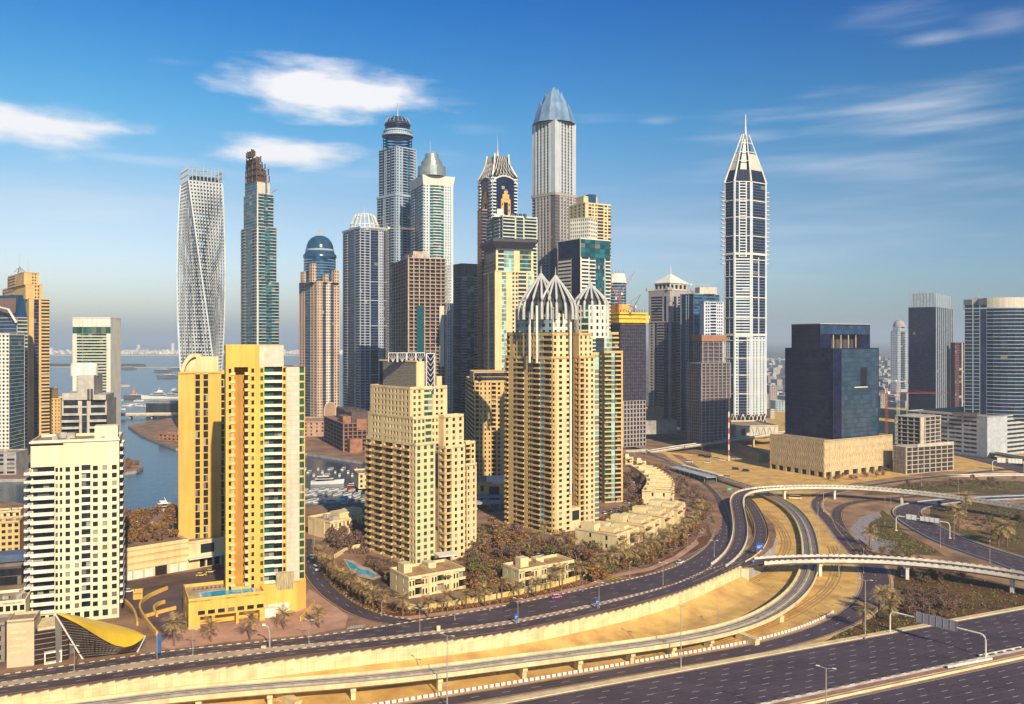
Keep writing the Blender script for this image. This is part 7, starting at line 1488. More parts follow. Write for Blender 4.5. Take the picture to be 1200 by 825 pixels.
# channel bridge
e = empty('channel_bridge', 'grey concrete road bridge crossing the channel towards the sea', 'bridge', (ax(170, 1235), 1235, 0)); q = MB(); a, c = (ax(90, 1225), 1225), (ax(232, 1245), 1245); d = math.hypot(c[0] - a[0], c[1] - a[1]); u = ((c[0] - a[0]) / d, (c[1] - a[1]) / d)
q.obox(a, u, d, 16, 1.5, 3.6); q.build('deck', GREYC, e)
for s in (0, 15.4): k = MB(); k.obox((a[0] - u[1] * s, a[1] + u[0] * s), u, d, .5, 3.6, 4.8); k.build('parapet', CONC, e)
for t in (.25, .42, .60, .78): p = lerp(a, c, t); k = MB(); k.obox((p[0], p[1] + 3), u, 2, 10, -4, 1.5); k.build('pier', GREYC, e)
e = empty('road_bridge', 'low road bridge with parapets over the water at the left edge', 'bridge', (ax(5, 715), 715, 0)); a, c = (ax(-40, 690), 690), (ax(40, 760), 760); d = math.hypot(c[0] - a[0], c[1] - a[1]); u = ((c[0] - a[0]) / d, (c[1] - a[1]) / d); q = MB(); q.obox(a, u, d, 15, .8, 2.6); q.build('deck', mat('rose_deck', (.34, .22, .18), .9), e)
for s in (0, 14.5): k = MB(); k.obox((a[0] - u[1] * s, a[1] + u[0] * s), u, d, .5, 2.6, 4.0); k.build('parapet', CONC, e)
for t in (.3, .6): p = lerp(a, c, t); k = MB(); k.obox((p[0] - u[1] * 3, p[1] + u[0] * 3), u, 2, 9, -4, .8); k.build('pier', GREYC, e)
# golden metro station
def station():
    GOLD = mat('gold_sheet', (0.92, 0.58, 0.02), .32, .04, .3, spec=.5)
    Y = 303; e = empty('metro_station', 'golden shell shaped metro station roof over dark louvred glass', 'metro station', (ax(120, Y), Y, 0))
    def w3(px, py, YY): return (ax(px, YY), YY, azt(py, YY))
    low = [(64, 718, 293), (78, 724.5, 293), (95, 733, 292), (112, 744, 291.5), (127, 753, 292.5), (140, 758.5, 293), (152, 758, 296), (163, 752, 301), (170, 745, 306)]
    top = [(64, 718, 293), (78, 719.5, 301), (95, 722.5, 309), (112, 726.5, 311), (127, 730, 312.5), (140, 733, 313), (152, 736.5, 312), (163, 740.5, 309.5), (170, 745, 306)]
    L_, T_ = cat_rom([w3(*p) for p in low], 1.2), cat_rom([w3(*p) for p in top], 1.2); n = 24
    def rs(P): return [P[min(len(P) - 1, int(i * (len(P) - 1) / n + .5))] for i in range(n + 1)]
    L_, T_ = rs(L_), rs(T_); q = MB()
    rows = []
    for j in range(9):
        s = j / 8; rows.append([tuple(lerp(L_[i], T_[i], s)[k] + ((-.5, -1.2, 2.2)[k]) * math.sin(math.pi * s) * min(1, 4 * (i / n) * (1 - i / n)) for k in range(3)) for i in range(n + 1)])
    for j in range(8):
        for i in range(n): q.quad(rows[j][i], rows[j][i + 1], rows[j + 1][i + 1], rows[j + 1][i])
    q.build('golden_shell', GOLD, e)
    k = MB(); back = [(p[0], p[1] + 1, 0) for p in T_]
    for i in range(n): k.quad(back[i], back[i + 1], (T_[i + 1][0], T_[i + 1][1] + .05, T_[i + 1][2] - .05), (T_[i][0], T_[i][1] + .05, T_[i][2] - .05))
    k.build('rear_wall', GREYC, e)
    g0, g1 = gp(97, 772), gp(161, 764); k = MB(); G = [(*lerp(g0, g1, min(1, max(0, (i / n - .18) / .76))), 0.05) for i in range(n + 1)]
    for i in range(n): k.quad(G[i], G[i + 1], (L_[i + 1][0], L_[i + 1][1], L_[i + 1][2] - .06), (L_[i][0], L_[i][1], L_[i][2] - .06))
    k.build('louvred_glass', glass('brown_glass', (.035, .018, .012), frac=0, rough=.2, var=.3), e)
    for j in range(1, 15):
        z = j * 1.08; P = [tuple(c + d_ for c, d_ in zip(lerp(G[i], L_[i], z / L_[i][2]), (0, -.16, 0))) for i in range(n + 1) if L_[i][2] > z + .15]
        if len(P) > 2: k = MB(); k.tube(P, .045, 4); k.build('louvre', GREYC, e)
    for i, gq in ((0, g0), (n, g1)): k = MB(); k.tube([(*gq, 0), L_[i]], .38, 6); k.build('edge_beam', WHITE, e)
    k = MB(); p, c = gp(40, 779.5), gp(84, 772); d = math.hypot(c[0] - p[0], c[1] - p[1]); u = ((c[0] - p[0]) / d, (c[1] - p[1]) / d); zt = azt(741, p[1]); k.obox(p, u, d - 1, 12, .02, zt); k.build('glass_hall', glass('brown_glass', (.035, .018, .012)), e)
    k = MB(); k.obox((p[0] + .4, p[1] + 1.5), u, d - 3, 12, zt, zt + .8); k.build('hall_roof', CONC, e)
    for i in range(6): k = MB(); k.obox((p[0] + u[1] * .12, p[1] - u[0] * .12), u, d - 1, .1, 1.6 + i * 1.75, 1.75 + i * 1.75); k.build('glazing_bar', GREYC, e)
    k = MB(); o = (p[0] + u[0] * 3 + u[1] * 1.6, p[1] + u[1] * 3 - u[0] * 1.6); k.obox(o, u, 5.4, 1.5, .02, .5); k.obox(o, u, .45, 1.5, .5, 3.6); k.obox((o[0] + u[0] * 4.95, o[1] + u[1] * 4.95), u, .45, 1.5, .5, 3.6); k.obox(o, u, 5.4, 1.5, 3.6, 4.1); k.build('entrance_frame', WHITE, e)
    p = gp(8, 783); b2 = Bld('stair_tower', 'pale stone stair block with slots beside the dark glass station hall', 'stair block', *p, wall=mat('pale_stone', (.60, .47, .30), .85, .06, .2)); zt = azt(729, p[1]); F = frontal(8, 40, p[1], 17, 9)
    face(b2, F[0], F[1], 0, zt, 99, [W_]); walls(b2, F, 0, zt, (1, 2, 3)); b2.roof(F, zt, .6)
    for i in range(4): k = MB(); o = lerp(F[0], F[1], .08); k.obox((o[0], o[1] - .16), (math.cos(R(17)), math.sin(R(17))), 5.4, .1, zt - 4.2 - i * 2.3, zt - 3.3 - i * 2.3); k.build('slot_panel', CONC, b2.root)
    b2.finish(); plain('low_building', 'grey panelled block in the lower left corner beside the stair block', 'building', frontal(-30, 5.5, YB(779), 17, 10), 0, azt(735, YB(779)), mat('grey_panel', (.30, .24, .20), .7), [('p', 1, dict(n=2, wf=.5))])
station()
# yellow ramp walls and the small hut near the podium
def wall_line(label, pts, h, m, name='garden_wall', cat='wall', th=.4, z=0.0):
    S = cat_rom([(*gp(px, py, z), z, th) for px, py in pts], 2); b = MB(); sweep(b, S, [(-th / 2, -.2), (-th / 2, h), (th / 2, h), (th / 2, -.2)])
    k = len(S); n = 4; b.f.append((0, 1, 2, 3)); b.f.append(((k - 1) * n, (k - 1) * n + 1, (k - 1) * n + 2, (k - 1) * n + 3))
    return tag(b.build(name, m), label, cat)
wall_line('yellow ramp wall curling behind the golden station', [(196, 691), (181, 697), (170, 703), (163, 713), (170, 727), (184, 745)], 1.6, YELL2, th=.8)
wall_line('short curled yellow wall beside the pool podium ramp', [(193, 707), (184, 709), (179, 715), (184, 723)], 1.5, YELL2, th=.8)
wall_line('straight yellow wall between ramp yard and pool podium', [(170, 724), (186, 719), (206, 714)], 1.4, YELL2, th=.8)
wall_line('curved yellow wall at the foot of the white tower', [(140, 702), (150, 709), (158, 720), (161, 733)], 1.5, YELL2, th=.7)
wall_line('cream garden wall along the palms below the villas', [(478, 714), (500, 714), (545, 708), (590, 700), (640, 690), (682, 678)], 2.2, mat('garden_wall_yellow', (.78, .56, .2), .85), th=.4)
wall_line('pale curved garden wall beside the blue pool', [(392, 655), (402, 648), (415, 643), (430, 641)], 2.2, TANP)
wall_line('yellow balustrade of the side stair on the tall yellow tower', [(352, 728), (358, 722), (366, 713), (369, 708)], 1.8, YELL, th=.5)
plain('site_hut', 'small yellow hut on the ramp yard behind the golden station', 'hut', fr(156, 167, 703, 18, 4), 0, 2.8, YELL2)
plain('low_building', 'long tan corrugated shed left of the cream screened podium', 'building', corner(826, 889.5, 903, YB(541.5, LOWZ), 4), LOWZ, azt(533, YB(541.5, LOWZ)), mat('corrugated_tan', (.40, .30, .20), .8, .2, 1.2, stretch=(4, 4, .1)), single=False)
# fore ramp and overpass in the middle distance
def beam_bridge(label, pts, wd, th, zb=LOWZ, n=4, m=CONC):
    S = cat_rom([(ax(px, Y), Y, azt(py, Y), wd) for px, py, Y in pts], 6); b = MB(); sweep(b, S, [(H(1), 0), (H(1), -th), (H(-1), -th), (H(-1), 0), (H(1), 0)]); o = tag(b.build('overpass', m), label, 'overpass')
    t = MB(); sweep(t, S, [(H(1, -.4), .05), (H(-1, .4), .05)]); t.build('roadway', ASPH, o)
    for s in (1, -1): k = MB(); sweep(k, S, [(H(s), -th), (H(s), 1.0), (H(s, -s * .35), 1.0), (H(s, -s * .35), .02)]); k.build('parapet', WHITEC, o)
    N = normals(S)
    for i in range(n): j = int((i + .5) * len(S) / n); k = MB(); pier(k, *S[j][:2], zb, S[j][2] - th + .02, N[j], 2.4); k.build('pier', m, o)
beam_bridge('long pale overpass rising behind the sandy lot towards the spired skyscraper', [(740, 533, 880), (800, 523, 920), (850, 516.5, 940), (900, 509, 965), (960, 503, 1000)], 9, 1.6)
beam_bridge('short grey overpass ending at a dark pier beyond the twin domed tower', [(690, 534, 880), (730, 529.5, 870), (758, 528, 862)], 10, 2.0, 0, 2, GREYC)
beam_bridge('elevated metro track running off behind the white louvred podium', [(1100, 522, 980), (1117, 524, 950), (1160, 530, 880), (1200, 537, 820), (1260, 548, 745)], 9, 1.8)
beam_bridge('pale flyover at the right edge beyond the long hairpin flyover', [(1098, 559.5, 752), (1115, 558.3, 752), (1160, 557, 752), (1200, 557, 752), (1280, 559, 752)], 9, 1.5, LOWZ, 2, WHITEC)
SH = cat_rom([(*gp(px, py, LOWZ), LOWZ, 34) for px, py in ((1090, 523), (1140, 534), (1200, 549), (1260, 568))], 8); road('far_highway', 'dark far highway below the elevated metro track at the right', SH, 6, edge=None)
# station roofs beside the tracks
for i, (a, c, wd) in enumerate((((783, 547), (828, 559.5), 9), ((797, 545), (842, 557), 5))):
    p, q_ = gp(*a, LOWZ + 6), gp(*c, LOWZ + 6); d = math.hypot(q_[0] - p[0], q_[1] - p[1]); u = ((q_[0] - p[0]) / d, (q_[1] - p[1]) / d)
    e = empty('platform_shed', ('long pale blue platform roof beside the frontage road', 'narrow dark edged platform roof behind the pale blue one')[i], 'platform roof', (*lerp(p, q_, .5), LOWZ)); k = MB(); k.obox(p, u, d, wd, LOWZ + 5.6, LOWZ + 6.2); k.build('roof', mat('pale_blue_roof', (.42, .46, .50), .5) if i == 0 else WHITEC, e)
    k = MB(); k.obox((p[0] - u[1] * .5 + u[0], p[1] + u[0] * .5 + u[1]), u, d - 2, wd - 1, LOWZ - .2, LOWZ + 3); k.build('platform_wall', DKBR, e)
    for j in range(8): t = (j + .5) / 8; o = lerp(p, q_, t); k = MB(); k.obox(o, u, .5, .5, LOWZ - .2, LOWZ + 5.6); k.build('column', GREYC, e)
# ------------------------------------------------------------------ ground patches
def patch(name, label, pts, m, dz=.04, z=None, kind='structure', cat='ground', step=12):
    P = []
    for px, py in pts:
        zz = 0.0 if z is None else z
        if z is None:
            for _ in range(8): zz = .5 * zz + .5 * land_h(*gp(px, py, zz))
        P.append(gp(px, py, zz))
    return sheet(name, P, m, (lambda x, y: land_h(x, y) + dz) if z is None else (lambda x, y: z + dz), step if z is None else 0, None, label, cat, kind)
patch('forecourt', 'pink paved forecourt around the yellow tower and its palms', [(186, 757), (200, 741), (222, 737), (300, 724), (344, 721), (356, 704), (362, 690), (395, 712), (408, 722), (404, 736), (360, 744), (280, 751), (200, 761)], PAVE)
patch('ramp_yard', 'worn asphalt yard between the white tower and the pool podium', [(139, 692), (215, 677), (264, 668), (266, 690), (222, 706), (222, 730), (190, 742), (176, 730), (139, 712)], ASPH2)
patch('service_road', 'brown service road in front of the parking podium', [(139, 683), (264, 664), (266, 676), (212, 684), (139, 699)], mat('brown_asphalt', (.12, .07, .055), .85, .2, .1), .07)
patch('lawn', 'brown turf verge under the row of palms beside the road', [(424, 716), (402, 700), (380, 682), (372, 662), (378, 652), (396, 664), (432, 700), (480, 716), (545, 710), (600, 701), (690, 679), (706, 672), (716, 676), (690, 689), (640, 700), (600, 710.5), (545, 719), (480, 727.5), (450, 727)], mat('rusty_turf', (.17, .075, .03), .95, .2, .12, c2=(.09, .04, .018)))
patch('footpath', 'pink footpath following the kerb past the palms and villas', [(428, 717.5), (450, 722.5), (480, 722), (545, 714), (600, 705.5), (640, 696), (690, 684), (708, 676), (712, 678.5), (690, 688), (640, 700), (600, 709.5), (545, 718), (480, 726), (450, 726.5), (424, 719)], PAVE, .07)
patch('footpath', 'pink footpath curving between the hedge and the frontage road', [(716, 674), (760, 665), (790, 652), (814, 634), (822, 620), (824, 607), (829, 607), (827, 622), (818, 638), (794, 656), (762, 669), (718, 677)], PAVE, .07)
patch('flower_bed', 'dark red flower bed beside the road behind the pink and white taxi', [(666, 699), (690, 692), (702, 688), (700, 691.5), (686, 697), (668, 702)], mat('red_bed', (.22, .03, .03), .95, .2, 1), .09)
patch('lawn', 'brown verge at the outside of the frontage road bend', [(724, 673), (760, 664), (812, 636), (833, 604), (838, 612), (834, 630), (826, 640), (806, 650), (780, 664), (752, 674.5), (736, 676.5)], mat('rusty_turf', (.17, .075, .03)))
patch('sandy_lot', 'bare orange sand lot beyond the platform roofs', [(765, 528), (905, 541), (964, 561), (1000, 559), (900, 571), (868, 570), (838, 558), (800, 546)], SAND, .05)
patch('gravel_bed', 'grey gravel beds curving beside the loop road', [(996, 620), (1008, 606), (1030, 600), (1034, 606), (1020, 612), (1012, 624), (1030, 630), (1052, 636), (1046, 648), (1016, 644)], mat('grey_gravel', (.34, .29, .29), .95, .2, .5), .05, LOWZ)
patch('lawn', 'dark turf island enclosed by the loop roads', [(1016, 628), (1018, 612), (1034, 598), (1046, 606), (1060, 624), (1094, 642), (1108, 652), (1040, 648)], GRASS, .03, LOWZ)
patch('lawn', 'brown turf and scrub inside the walled loop ramp', [(1090, 596), (1140, 590), (1230, 590), (1260, 640), (1200, 652), (1150, 636), (1112, 620), (1090, 606)], GRASS, .03, LOWZ)
patch('sand_patch', 'orange sand clearing inside the walled loop ramp', [(1120, 608), (1150, 602), (1186, 606), (1178, 614), (1150, 622), (1128, 620), (1118, 614)], mat('orange_sand', (.42, .22, .12), .95, .2, .06), .05, LOWZ)
patch('lawn', 'broad rusty turf between the near flyover and the highway', [(1044, 690), (1052, 664), (1110, 668), (1200, 690), (1290, 712), (1290, 698), (1200, 713), (1090, 733), (1010, 748), (960, 755), (1000, 734), (1034, 712)], mat('rusty_turf2', (.15, .072, .02), .95, .2, .10, c2=(.055, .03, .012), det=9), .03, LOWZ)
patch('gravel_bed', 'pale gravel area under the near flyover at the right', [(1054, 662), (1070, 664), (1066, 672), (1056, 676)], mat('grey_gravel', (.34, .29, .29)), .05, LOWZ)
patch('lawn', 'dark scrub ground behind the hairpin flyover', [(1010, 580), (1060, 566), (1120, 562), (1260, 566), (1260, 580), (1120, 577), (1050, 580)], GRASS, .03, LOWZ)
patch('garden_ground', 'dark planted ground around the domed and beige towers', [(430, 650), (500, 668), (545, 660), (590, 640), (640, 648), (700, 640), (716, 655), (680, 674), (560, 690), (455, 700), (420, 680)], mat('garden_soil', (.13, .075, .05), .95, .2, .2), .03)
patch('pool', 'small kidney of blue pool water below the beige tower', [(405, 657), (413, 660), (423, 668), (430, 668), (441, 675), (437, 677), (428, 673), (418, 673), (409, 664)], mat('pool_water', (0.02, 0.42, 0.62)), .16, 0, cat='pool')
patch('pool_deck', 'pale deck around the small blue pool', [(402, 655), (414, 657), (426, 664), (434, 666), (447, 676), (438, 680), (414, 674)], PALEP, .10, 0)
SS = centre([(358, 632, 9), (359, 650, 9), (365, 668, 9), (378, 687, 9), (398, 704, 9), (420, 717, 9), (447, 727, 9), (480, 730, 8)], land_h); road('side_street', 'side street curving down from the clubhouse to the frontage road', SS, 2, h=.085, kerb=1)
b = MB()
for i in range(6): x, y = gp(408 + i * 3.2, 737.5 - i * .35); b.obox((x, y), (.3, .95), 3.6, .6, .11, .16)
tag(b.build('crosswalk', LINEW), 'white zebra crossing bars at the mouth of the side street', 'crossing', None, 'structure')
x, y = gp(715, 680); b = MB()
for i in range(4): b.obox((x + i * 2.0, y + i * .7), (-.6, .8), 9, 1.0, .2, .26)
tag(b.build('crosswalk', LINEY), 'yellow crossing bars at the villa entrance road', 'crossing', None, 'structure')
# ------------------------------------------------------------------ far shore
FAR = mat('far_shore_sand', (.62, .52, .40), .95, .15, .01)
b = MB(); b.prism([(-4300, 6300), (-2300, 6000), (-1500, 6100), (-1200, 6900), (-1500, 8800), (-4600, 9200)], -4, 1.5); b.prism([(-1300, 6300), (-200, 6200), (200, 7500), (-1100, 8200)], -4, 1.5); tag(b.build('far_island', FAR), 'low sandy island shore on the horizon beyond the sea', 'island', None, 'structure')
b = MB(); b.prism([(ax(30, 3650), 3650), (ax(90, 3660), 3620), (ax(172, 3650), 3640), (ax(168, 3800), 3800), (ax(40, 3850), 3850)], -4, 4); tag(b.build('wooded_islet', mat('islet_green', (.07, .085, .05), .95, .25, .02)), 'dark wooded islet low on the sea', 'islet', None, 'structure')
b = MB(); b.prism([(ax(20, 3500), 3500), (ax(215, 3400), 3400), (ax(215, 3430), 3430), (ax(20, 3530), 3530)], -4, 2.2); tag(b.build('breakwater', GREYC), 'thin stone breakwater across the sea', 'breakwater', None, 'structure')
b = MB(); b.prism([(ax(130, 2050), 2050), (ax(152, 2080), 2080), (ax(150, 2120), 2120), (ax(128, 2110), 2110)], -4, 1.2); tag(b.build('sand_spit', FAR), 'small sand spit showing above the water near the yachts', 'sand spit', None, 'structure')
r = random.Random(3); b = MB()
for i in range(900):
    x, y = r.uniform(-4300, 100), r.uniform(6350, 8300); s = r.uniform(12, 30); b.obox((x, y), (1, 0), s, s, 1, r.uniform(8, 20) if i % 60 else r.uniform(40, 85))
tag(b.build('far_town', mat('far_houses', (.72, .66, .56), .9, .1, .01, isl=.25)), 'dense pale houses along the far island shore', 'far town', None, 'stuff')
b = MB()
for i in range(1500):
    y = r.uniform(1500, 5200); x = y * r.uniform(.27, .75); s = r.uniform(9, 26); b.obox((x, y), (.9, .43), s, s * r.uniform(.6, 1.6), -9, r.uniform(-3, 4) if i % 25 else r.uniform(8, 24))
tag(b.build('far_district', mat('far_district_wall', (.40, .38, .36), .9, .1, .01, isl=.35)), 'low hazy district beyond the office towers at the right', 'far town', None, 'stuff')
for i, (l, r_, yt, Y, m) in enumerate(((902, 911, 452, 1500, GBEI), (903, 908, 480, 1300, PALEPAN), (909, 922, 470, 1420, GREYW), (1032, 1040, 462, 1500, GBEI), (893, 901, 462, 1350, GBEI))):
    plain('distant_block', ('tall hazy block just right of the spired skyscraper', 'small pale block between the spired skyscraper and the dark office block', 'hazy grey block half hidden by the dark office block', 'hazy block behind the red crane', 'hazy block touching the spired skyscraper podium')[i], 'building', frontal(l, r_, Y, 10, 20), LOWZ, azt(yt, Y), m, [('p', 1, dict(n=4, wf=.5))], single=False)
patch('scrub_ground', 'brown scrub ground spreading between the interchange ramps at the right', [(950, 579), (1000, 566), (1100, 552), (1300, 556), (1330, 720), (1200, 710), (1090, 731), (1046, 738), (1050, 690), (1034, 662), (1008, 634), (985, 610), (962, 594)], mat('scrub_soil', (.40, .23, .11), .95, .2, .05, c2=(.17, .10, .062), det=11), .012, LOWZ)
TRK = mat('sand_track', (.30, .165, .06), .95, .2, .3, c2=(.48, .28, .10))
for i, pts in enumerate((((640, 752), (720, 733), (800, 712), (862, 690), (905, 668), (925, 640), (915, 615), (896, 598)), ((700, 790), (790, 768), (860, 748), (930, 722), (975, 690), (985, 660), (978, 640)), ((780, 542), (850, 553), (910, 566), (960, 570)))):
    S = centre([(px, py, 2.6) for px, py in pts], lambda x, y: LOWZ); b = MB()
    for o_ in (-.9, .9, 2.2, 4.0): strip(b, S, o_ + .3, o_ - .3, .035 + .004 * (o_ > 2))
    tag(b.build('tyre_track', TRK), ('tyre tracks on the sand between retaining wall and metro', 'tyre tracks on the sand beside the exit road', 'tyre tracks across the sandy lot')[i], 'track', None, 'structure')
# ------------------------------------------------------------------ trees
def leafm(n, c, c2): return mat(n, c, .9, .2, .5, isl=.45, spec=.15, c2=c2)
LV = [leafm('foliage_olive', (.21, .18, .055), (.075, .07, .026)), leafm('foliage_rust', (.32, .17, .055), (.12, .06, .026)), leafm('foliage_mauve', (.26, .16, .11), (.10, .06, .046))]
PALM = mat('palm_frond', (.42, .29, .11), .8, .2, .8, isl=.45, c2=(.20, .135, .055)); BARK = mat('bark', (.20, .12, .07), .95, .2, 1.5)
def palm_proto(seed, h):
    r = random.Random(seed); e = empty('date_palm', 'x', 'palm', (0, 0, -500)); t = MB()
    t.tube([(0, 0, -.3), (.05, 0, h * .5), (.12, .05, h)], .30, 8, .24); t.lathe(.12, .05, [(.24, h - .7), (.5, h - .25), (.42, h + .2), (.1, h + .5)], 8); t.build('trunk', BARK, e, (0, 0, 0))
    q = MB()
    for i in range(38):
        a = i * 2.4 + r.uniform(-.3, .3); el = R(r.uniform(-15, 80)); L = r.uniform(3.2, 4.3); P = []; cx, cy, cz = .12, .05, h + .1; x = 0.0
        for k in range(7): P.append((cx, cy, cz)); s = L / 6; cx += math.cos(a) * math.cos(el) * s; cy += math.sin(a) * math.cos(el) * s; cz += math.sin(el) * s; el -= R(13)
        sx, sy = -math.sin(a), math.cos(a)
        for k in range(1, 6):
            p, n = P[k], P[k + 1] if k < 6 else P[k]; wd = .8 * math.sin(math.pi * (k + .3) / 7) + .08
            for s in (-1, 1):
                for m in (0, .5):
                    b0 = lerp(p, n, m); b1 = lerp(p, n, m + .34); tip = lerp(p, n, m + .75); q.poly((b0, b1, (tip[0] + s * sx * wd, tip[1] + s * sy * wd, tip[2] - .18)))
    q.build('crown', PALM, e, (0, 0, 0)); kids(e); return e
def bush_proto(seed, h, w, m, bare=0.0, name='garden_tree'):
    r = random.Random(seed); e = empty(name, 'x', 'tree', (0, 0, -500)); t = MB(); t.tube([(0, 0, -.4), (.1, .05, h * .32), (.0, .1, h * .62)], .24, 6, .12); cl = []
    for i in range(13):
        a = r.uniform(0, 6.28); z = r.uniform(.36, .98) * h; rr = w * r.uniform(.15, .95) * math.sin(math.pi * min(.97, max(.25, (z / h - .15) / .95))); c = (rr * math.cos(a), rr * math.sin(a), z * .93); cl.append((c, r.uniform(.26, .5) * w))
        t.tube([(.05, .03, h * .3), lerp((.05, .03, h * .3), c, .6), c], .09, 4, .03)
    t.build('trunk', BARK, e, (0, 0, 0)); q = MB()
    for c, cr in cl:
        for i in range(int(46 * (1 - bare))):
            d = Vector((r.gauss(0, 1), r.gauss(0, 1), r.gauss(0, .8))).normalized() * cr * r.uniform(.45, 1.08); p = Vector(c) + d; s = r.uniform(.22, .5); a = Vector((r.gauss(0, 1), r.gauss(0, 1), r.gauss(0, 1))).normalized(); b = a.cross(Vector((r.gauss(0, 1), r.gauss(0, 1), r.gauss(0, 1)))).normalized()
            q.quad(p - a * s, p - b * s * .6, p + a * s, p + b * s * .6)
    q.build('crown', m, e, (0, 0, 0)); kids(e); return e
PALMS = [palm_proto(i, h) for i, h in enumerate((5.0, 6.0, 7.0))]
BUSH = [bush_proto(20 + i, h, w, LV[m], bare) for i, (h, w, m, bare) in enumerate(((5, 2.6, 0, 0), (6, 3.2, 1, .1), (5.5, 3.0, 2, .35), (4.2, 2.4, 1, 0), (6.6, 3.3, 2, .2), (4.8, 2.9, 0, .15)))]
def place(proto, x, y, z, label, group, s=1.0, rz=0.0):
    c = copy_tree(proto); c.location = (x, y, z); c.scale = (s, s, s); c.rotation_euler = (0, 0, rz); c['label'] = label; c['group'] = group; return c
def zp(px, py, z0=None):
    z = 0.0
    if z0 is not None: return (*gp(px, py, z0), z0)
    for _ in range(8): z = .5 * z + .5 * land_h(*gp(px, py, z))
    return (*gp(px, py, z), z)
def palm_row(pts, lab, group, z=None, s=(.9, 1.15)):
    for i, (px, py) in enumerate(pts):
        x, y, zz = zp(px, py, z); place(PALMS[rnd.randrange(3)], x, y, zz, lab % nth(i), group, rnd.uniform(*s), rnd.uniform(0, 6.28))
palm_row([(204, 757), (247, 752), (293, 751), (333, 738), (374, 736)], 'date palm on the pink forecourt of the yellow tower, %s from the golden station', 'palms on the forecourt', s=(1.15, 1.35))
palm_row([(472, 722), (502, 724), (524.5, 716), (546, 713), (568, 711), (588, 706), (608, 702), (628, 700), (645, 694), (659, 688), (680, 683)], 'date palm along the cream garden wall below the villas, %s from the street corner', 'palms along the garden wall', s=(1.1, 1.3))
palm_row([(371, 662), (377, 668), (383, 675), (388, 680), (394, 684), (400, 690), (407, 694), (413, 700), (421, 705), (428, 710), (437, 714), (448, 719)], 'date palm along the side street verge, %s from the clubhouse', 'palms along the side street', s=(1.05, 1.3))
palm_row([(214, 646), (219, 645), (224, 646)], 'palm against the foot of the ochre hotel, %s from the parking podium', 'palms by the hotel', s=(1.2, 1.4))
pts = cat_rom([(700, 672, 0), (740, 662, 0), (776, 648, 0), (802, 631, 0), (818, 612, 0), (824, 600, 0)], 6); palm_row([(p[0] + rnd.uniform(-3, 3), p[1] + rnd.uniform(-3, 2)) for p in pts], 'date palm in the belt beside the curving road, %s from the brown canopy', 'palms between the villa row and the road', s=(.9, 1.2))
palm_row([(700 + i * 11 + rnd.uniform(-4, 4), 664 - i * 4.6 + rnd.uniform(-3, 3)) for i in range(11)], 'date palm close under the terrace villas, %s from the brown canopy', 'palms under the terrace villas', s=(.8, 1.1))
palm_row([(1012, 738), (1030, 722), (1038, 715), (1048, 719), (1043, 728)], 'dark palm beside the exit road near the gantry, %s from the lamp mast', 'palms by the exit road', LOWZ, (1.1, 1.5))
palm_row([(1118, 610), (1122, 616), (1124, 622), (1170, 640), (1174, 636), (1180, 641), (1019, 640), (1132, 604)], 'dark palm inside the walled loop ramp, %s counting outwards', 'palms in the loop ramp', LOWZ, (1.4, 1.9))
palm_row([(566 + i * 15 + rnd.uniform(-5, 5), 646 - (i % 3) * 6 + rnd.uniform(-4, 4)) for i in range(9)], 'slender palm in the garden court by the domed tower, %s from the left', 'palms in the garden court', s=(.9, 1.2))
def inside(P, x, y):
    c = False; j = len(P) - 1
    for i in range(len(P)):
        if (P[i][1] > y) != (P[j][1] > y) and x < (P[j][0] - P[i][0]) * (y - P[i][1]) / (P[j][1] - P[i][1]) + P[i][0]: c = not c
        j = i
    return c
POOLZ = [(398, 652), (416, 654), (436, 664), (452, 677), (452, 690), (430, 684), (405, 676)]
def grove(P, n, lab, group, kinds=(0, 1, 2, 3, 4, 5), s=(.8, 1.25), z=None, dmin=4.5):
    xs = [p[0] for p in P]; ys = [p[1] for p in P]; got = []; t = 0
    while len(got) < n and t < n * 60:
        t += 1; px, py = rnd.uniform(min(xs), max(xs)), rnd.uniform(min(ys), max(ys))
        if not inside(P, px, py) or inside(POOLZ, px, py): continue
        q = zp(px, py, z)
        if all((q[0] - g[0]) ** 2 + (q[1] - g[1]) ** 2 > dmin * dmin for g in got): got.append((*q, px))
    got.sort(key=lambda g: g[3])
    for i, (x, y, zz, px) in enumerate(got): place(BUSH[kinds[rnd.randrange(len(kinds))]], x, y, zz, lab % nth(i), group, rnd.uniform(*s), rnd.uniform(0, 6.28))
grove([(560, 622), (588, 616), (600, 628), (650, 642), (700, 630), (704, 642), (686, 664), (640, 652), (590, 655), (556, 668), (548, 655)], 60, 'bushy brown tree in the garden court below the domed tower, %s from the left', 'trees in the garden court', s=(.95, 1.45))
grove([(702, 618), (735, 596), (752, 592), (756, 600), (724, 630), (704, 634)], 22, 'tree behind the terrace villas right of the domed tower, %s from the left', 'trees behind the terrace villas')
grove([(731, 556), (752, 558), (760, 588), (744, 592), (731, 584)], 18, 'dark tree beyond the farther villa row, %s from the left', 'trees beyond the farther villas', (2, 4, 5))
grove([(764, 548), (782, 552), (806, 570), (826, 586), (832, 600), (820, 600), (800, 584), (784, 562)], 34, 'tree in the planted belt outside the farther villa row, %s from the left', 'trees in the outer belt', (1, 2, 4), (.7, 1.1))
grove([(690, 668), (745, 656), (790, 638), (812, 614), (826, 606), (820, 622), (800, 643), (756, 664), (704, 674)], 40, 'shrubby tree in the belt along the curving road, %s from the left', 'trees along the curving road', (0, 1, 2, 3), (.6, .95), dmin=3.6)
grove([(388, 634), (426, 606), (430, 646), (392, 646)], 24, 'dark tree between the clubhouse and the beige tower, %s from the left', 'trees beside the clubhouse', (2, 4), (.9, 1.3), dmin=4)
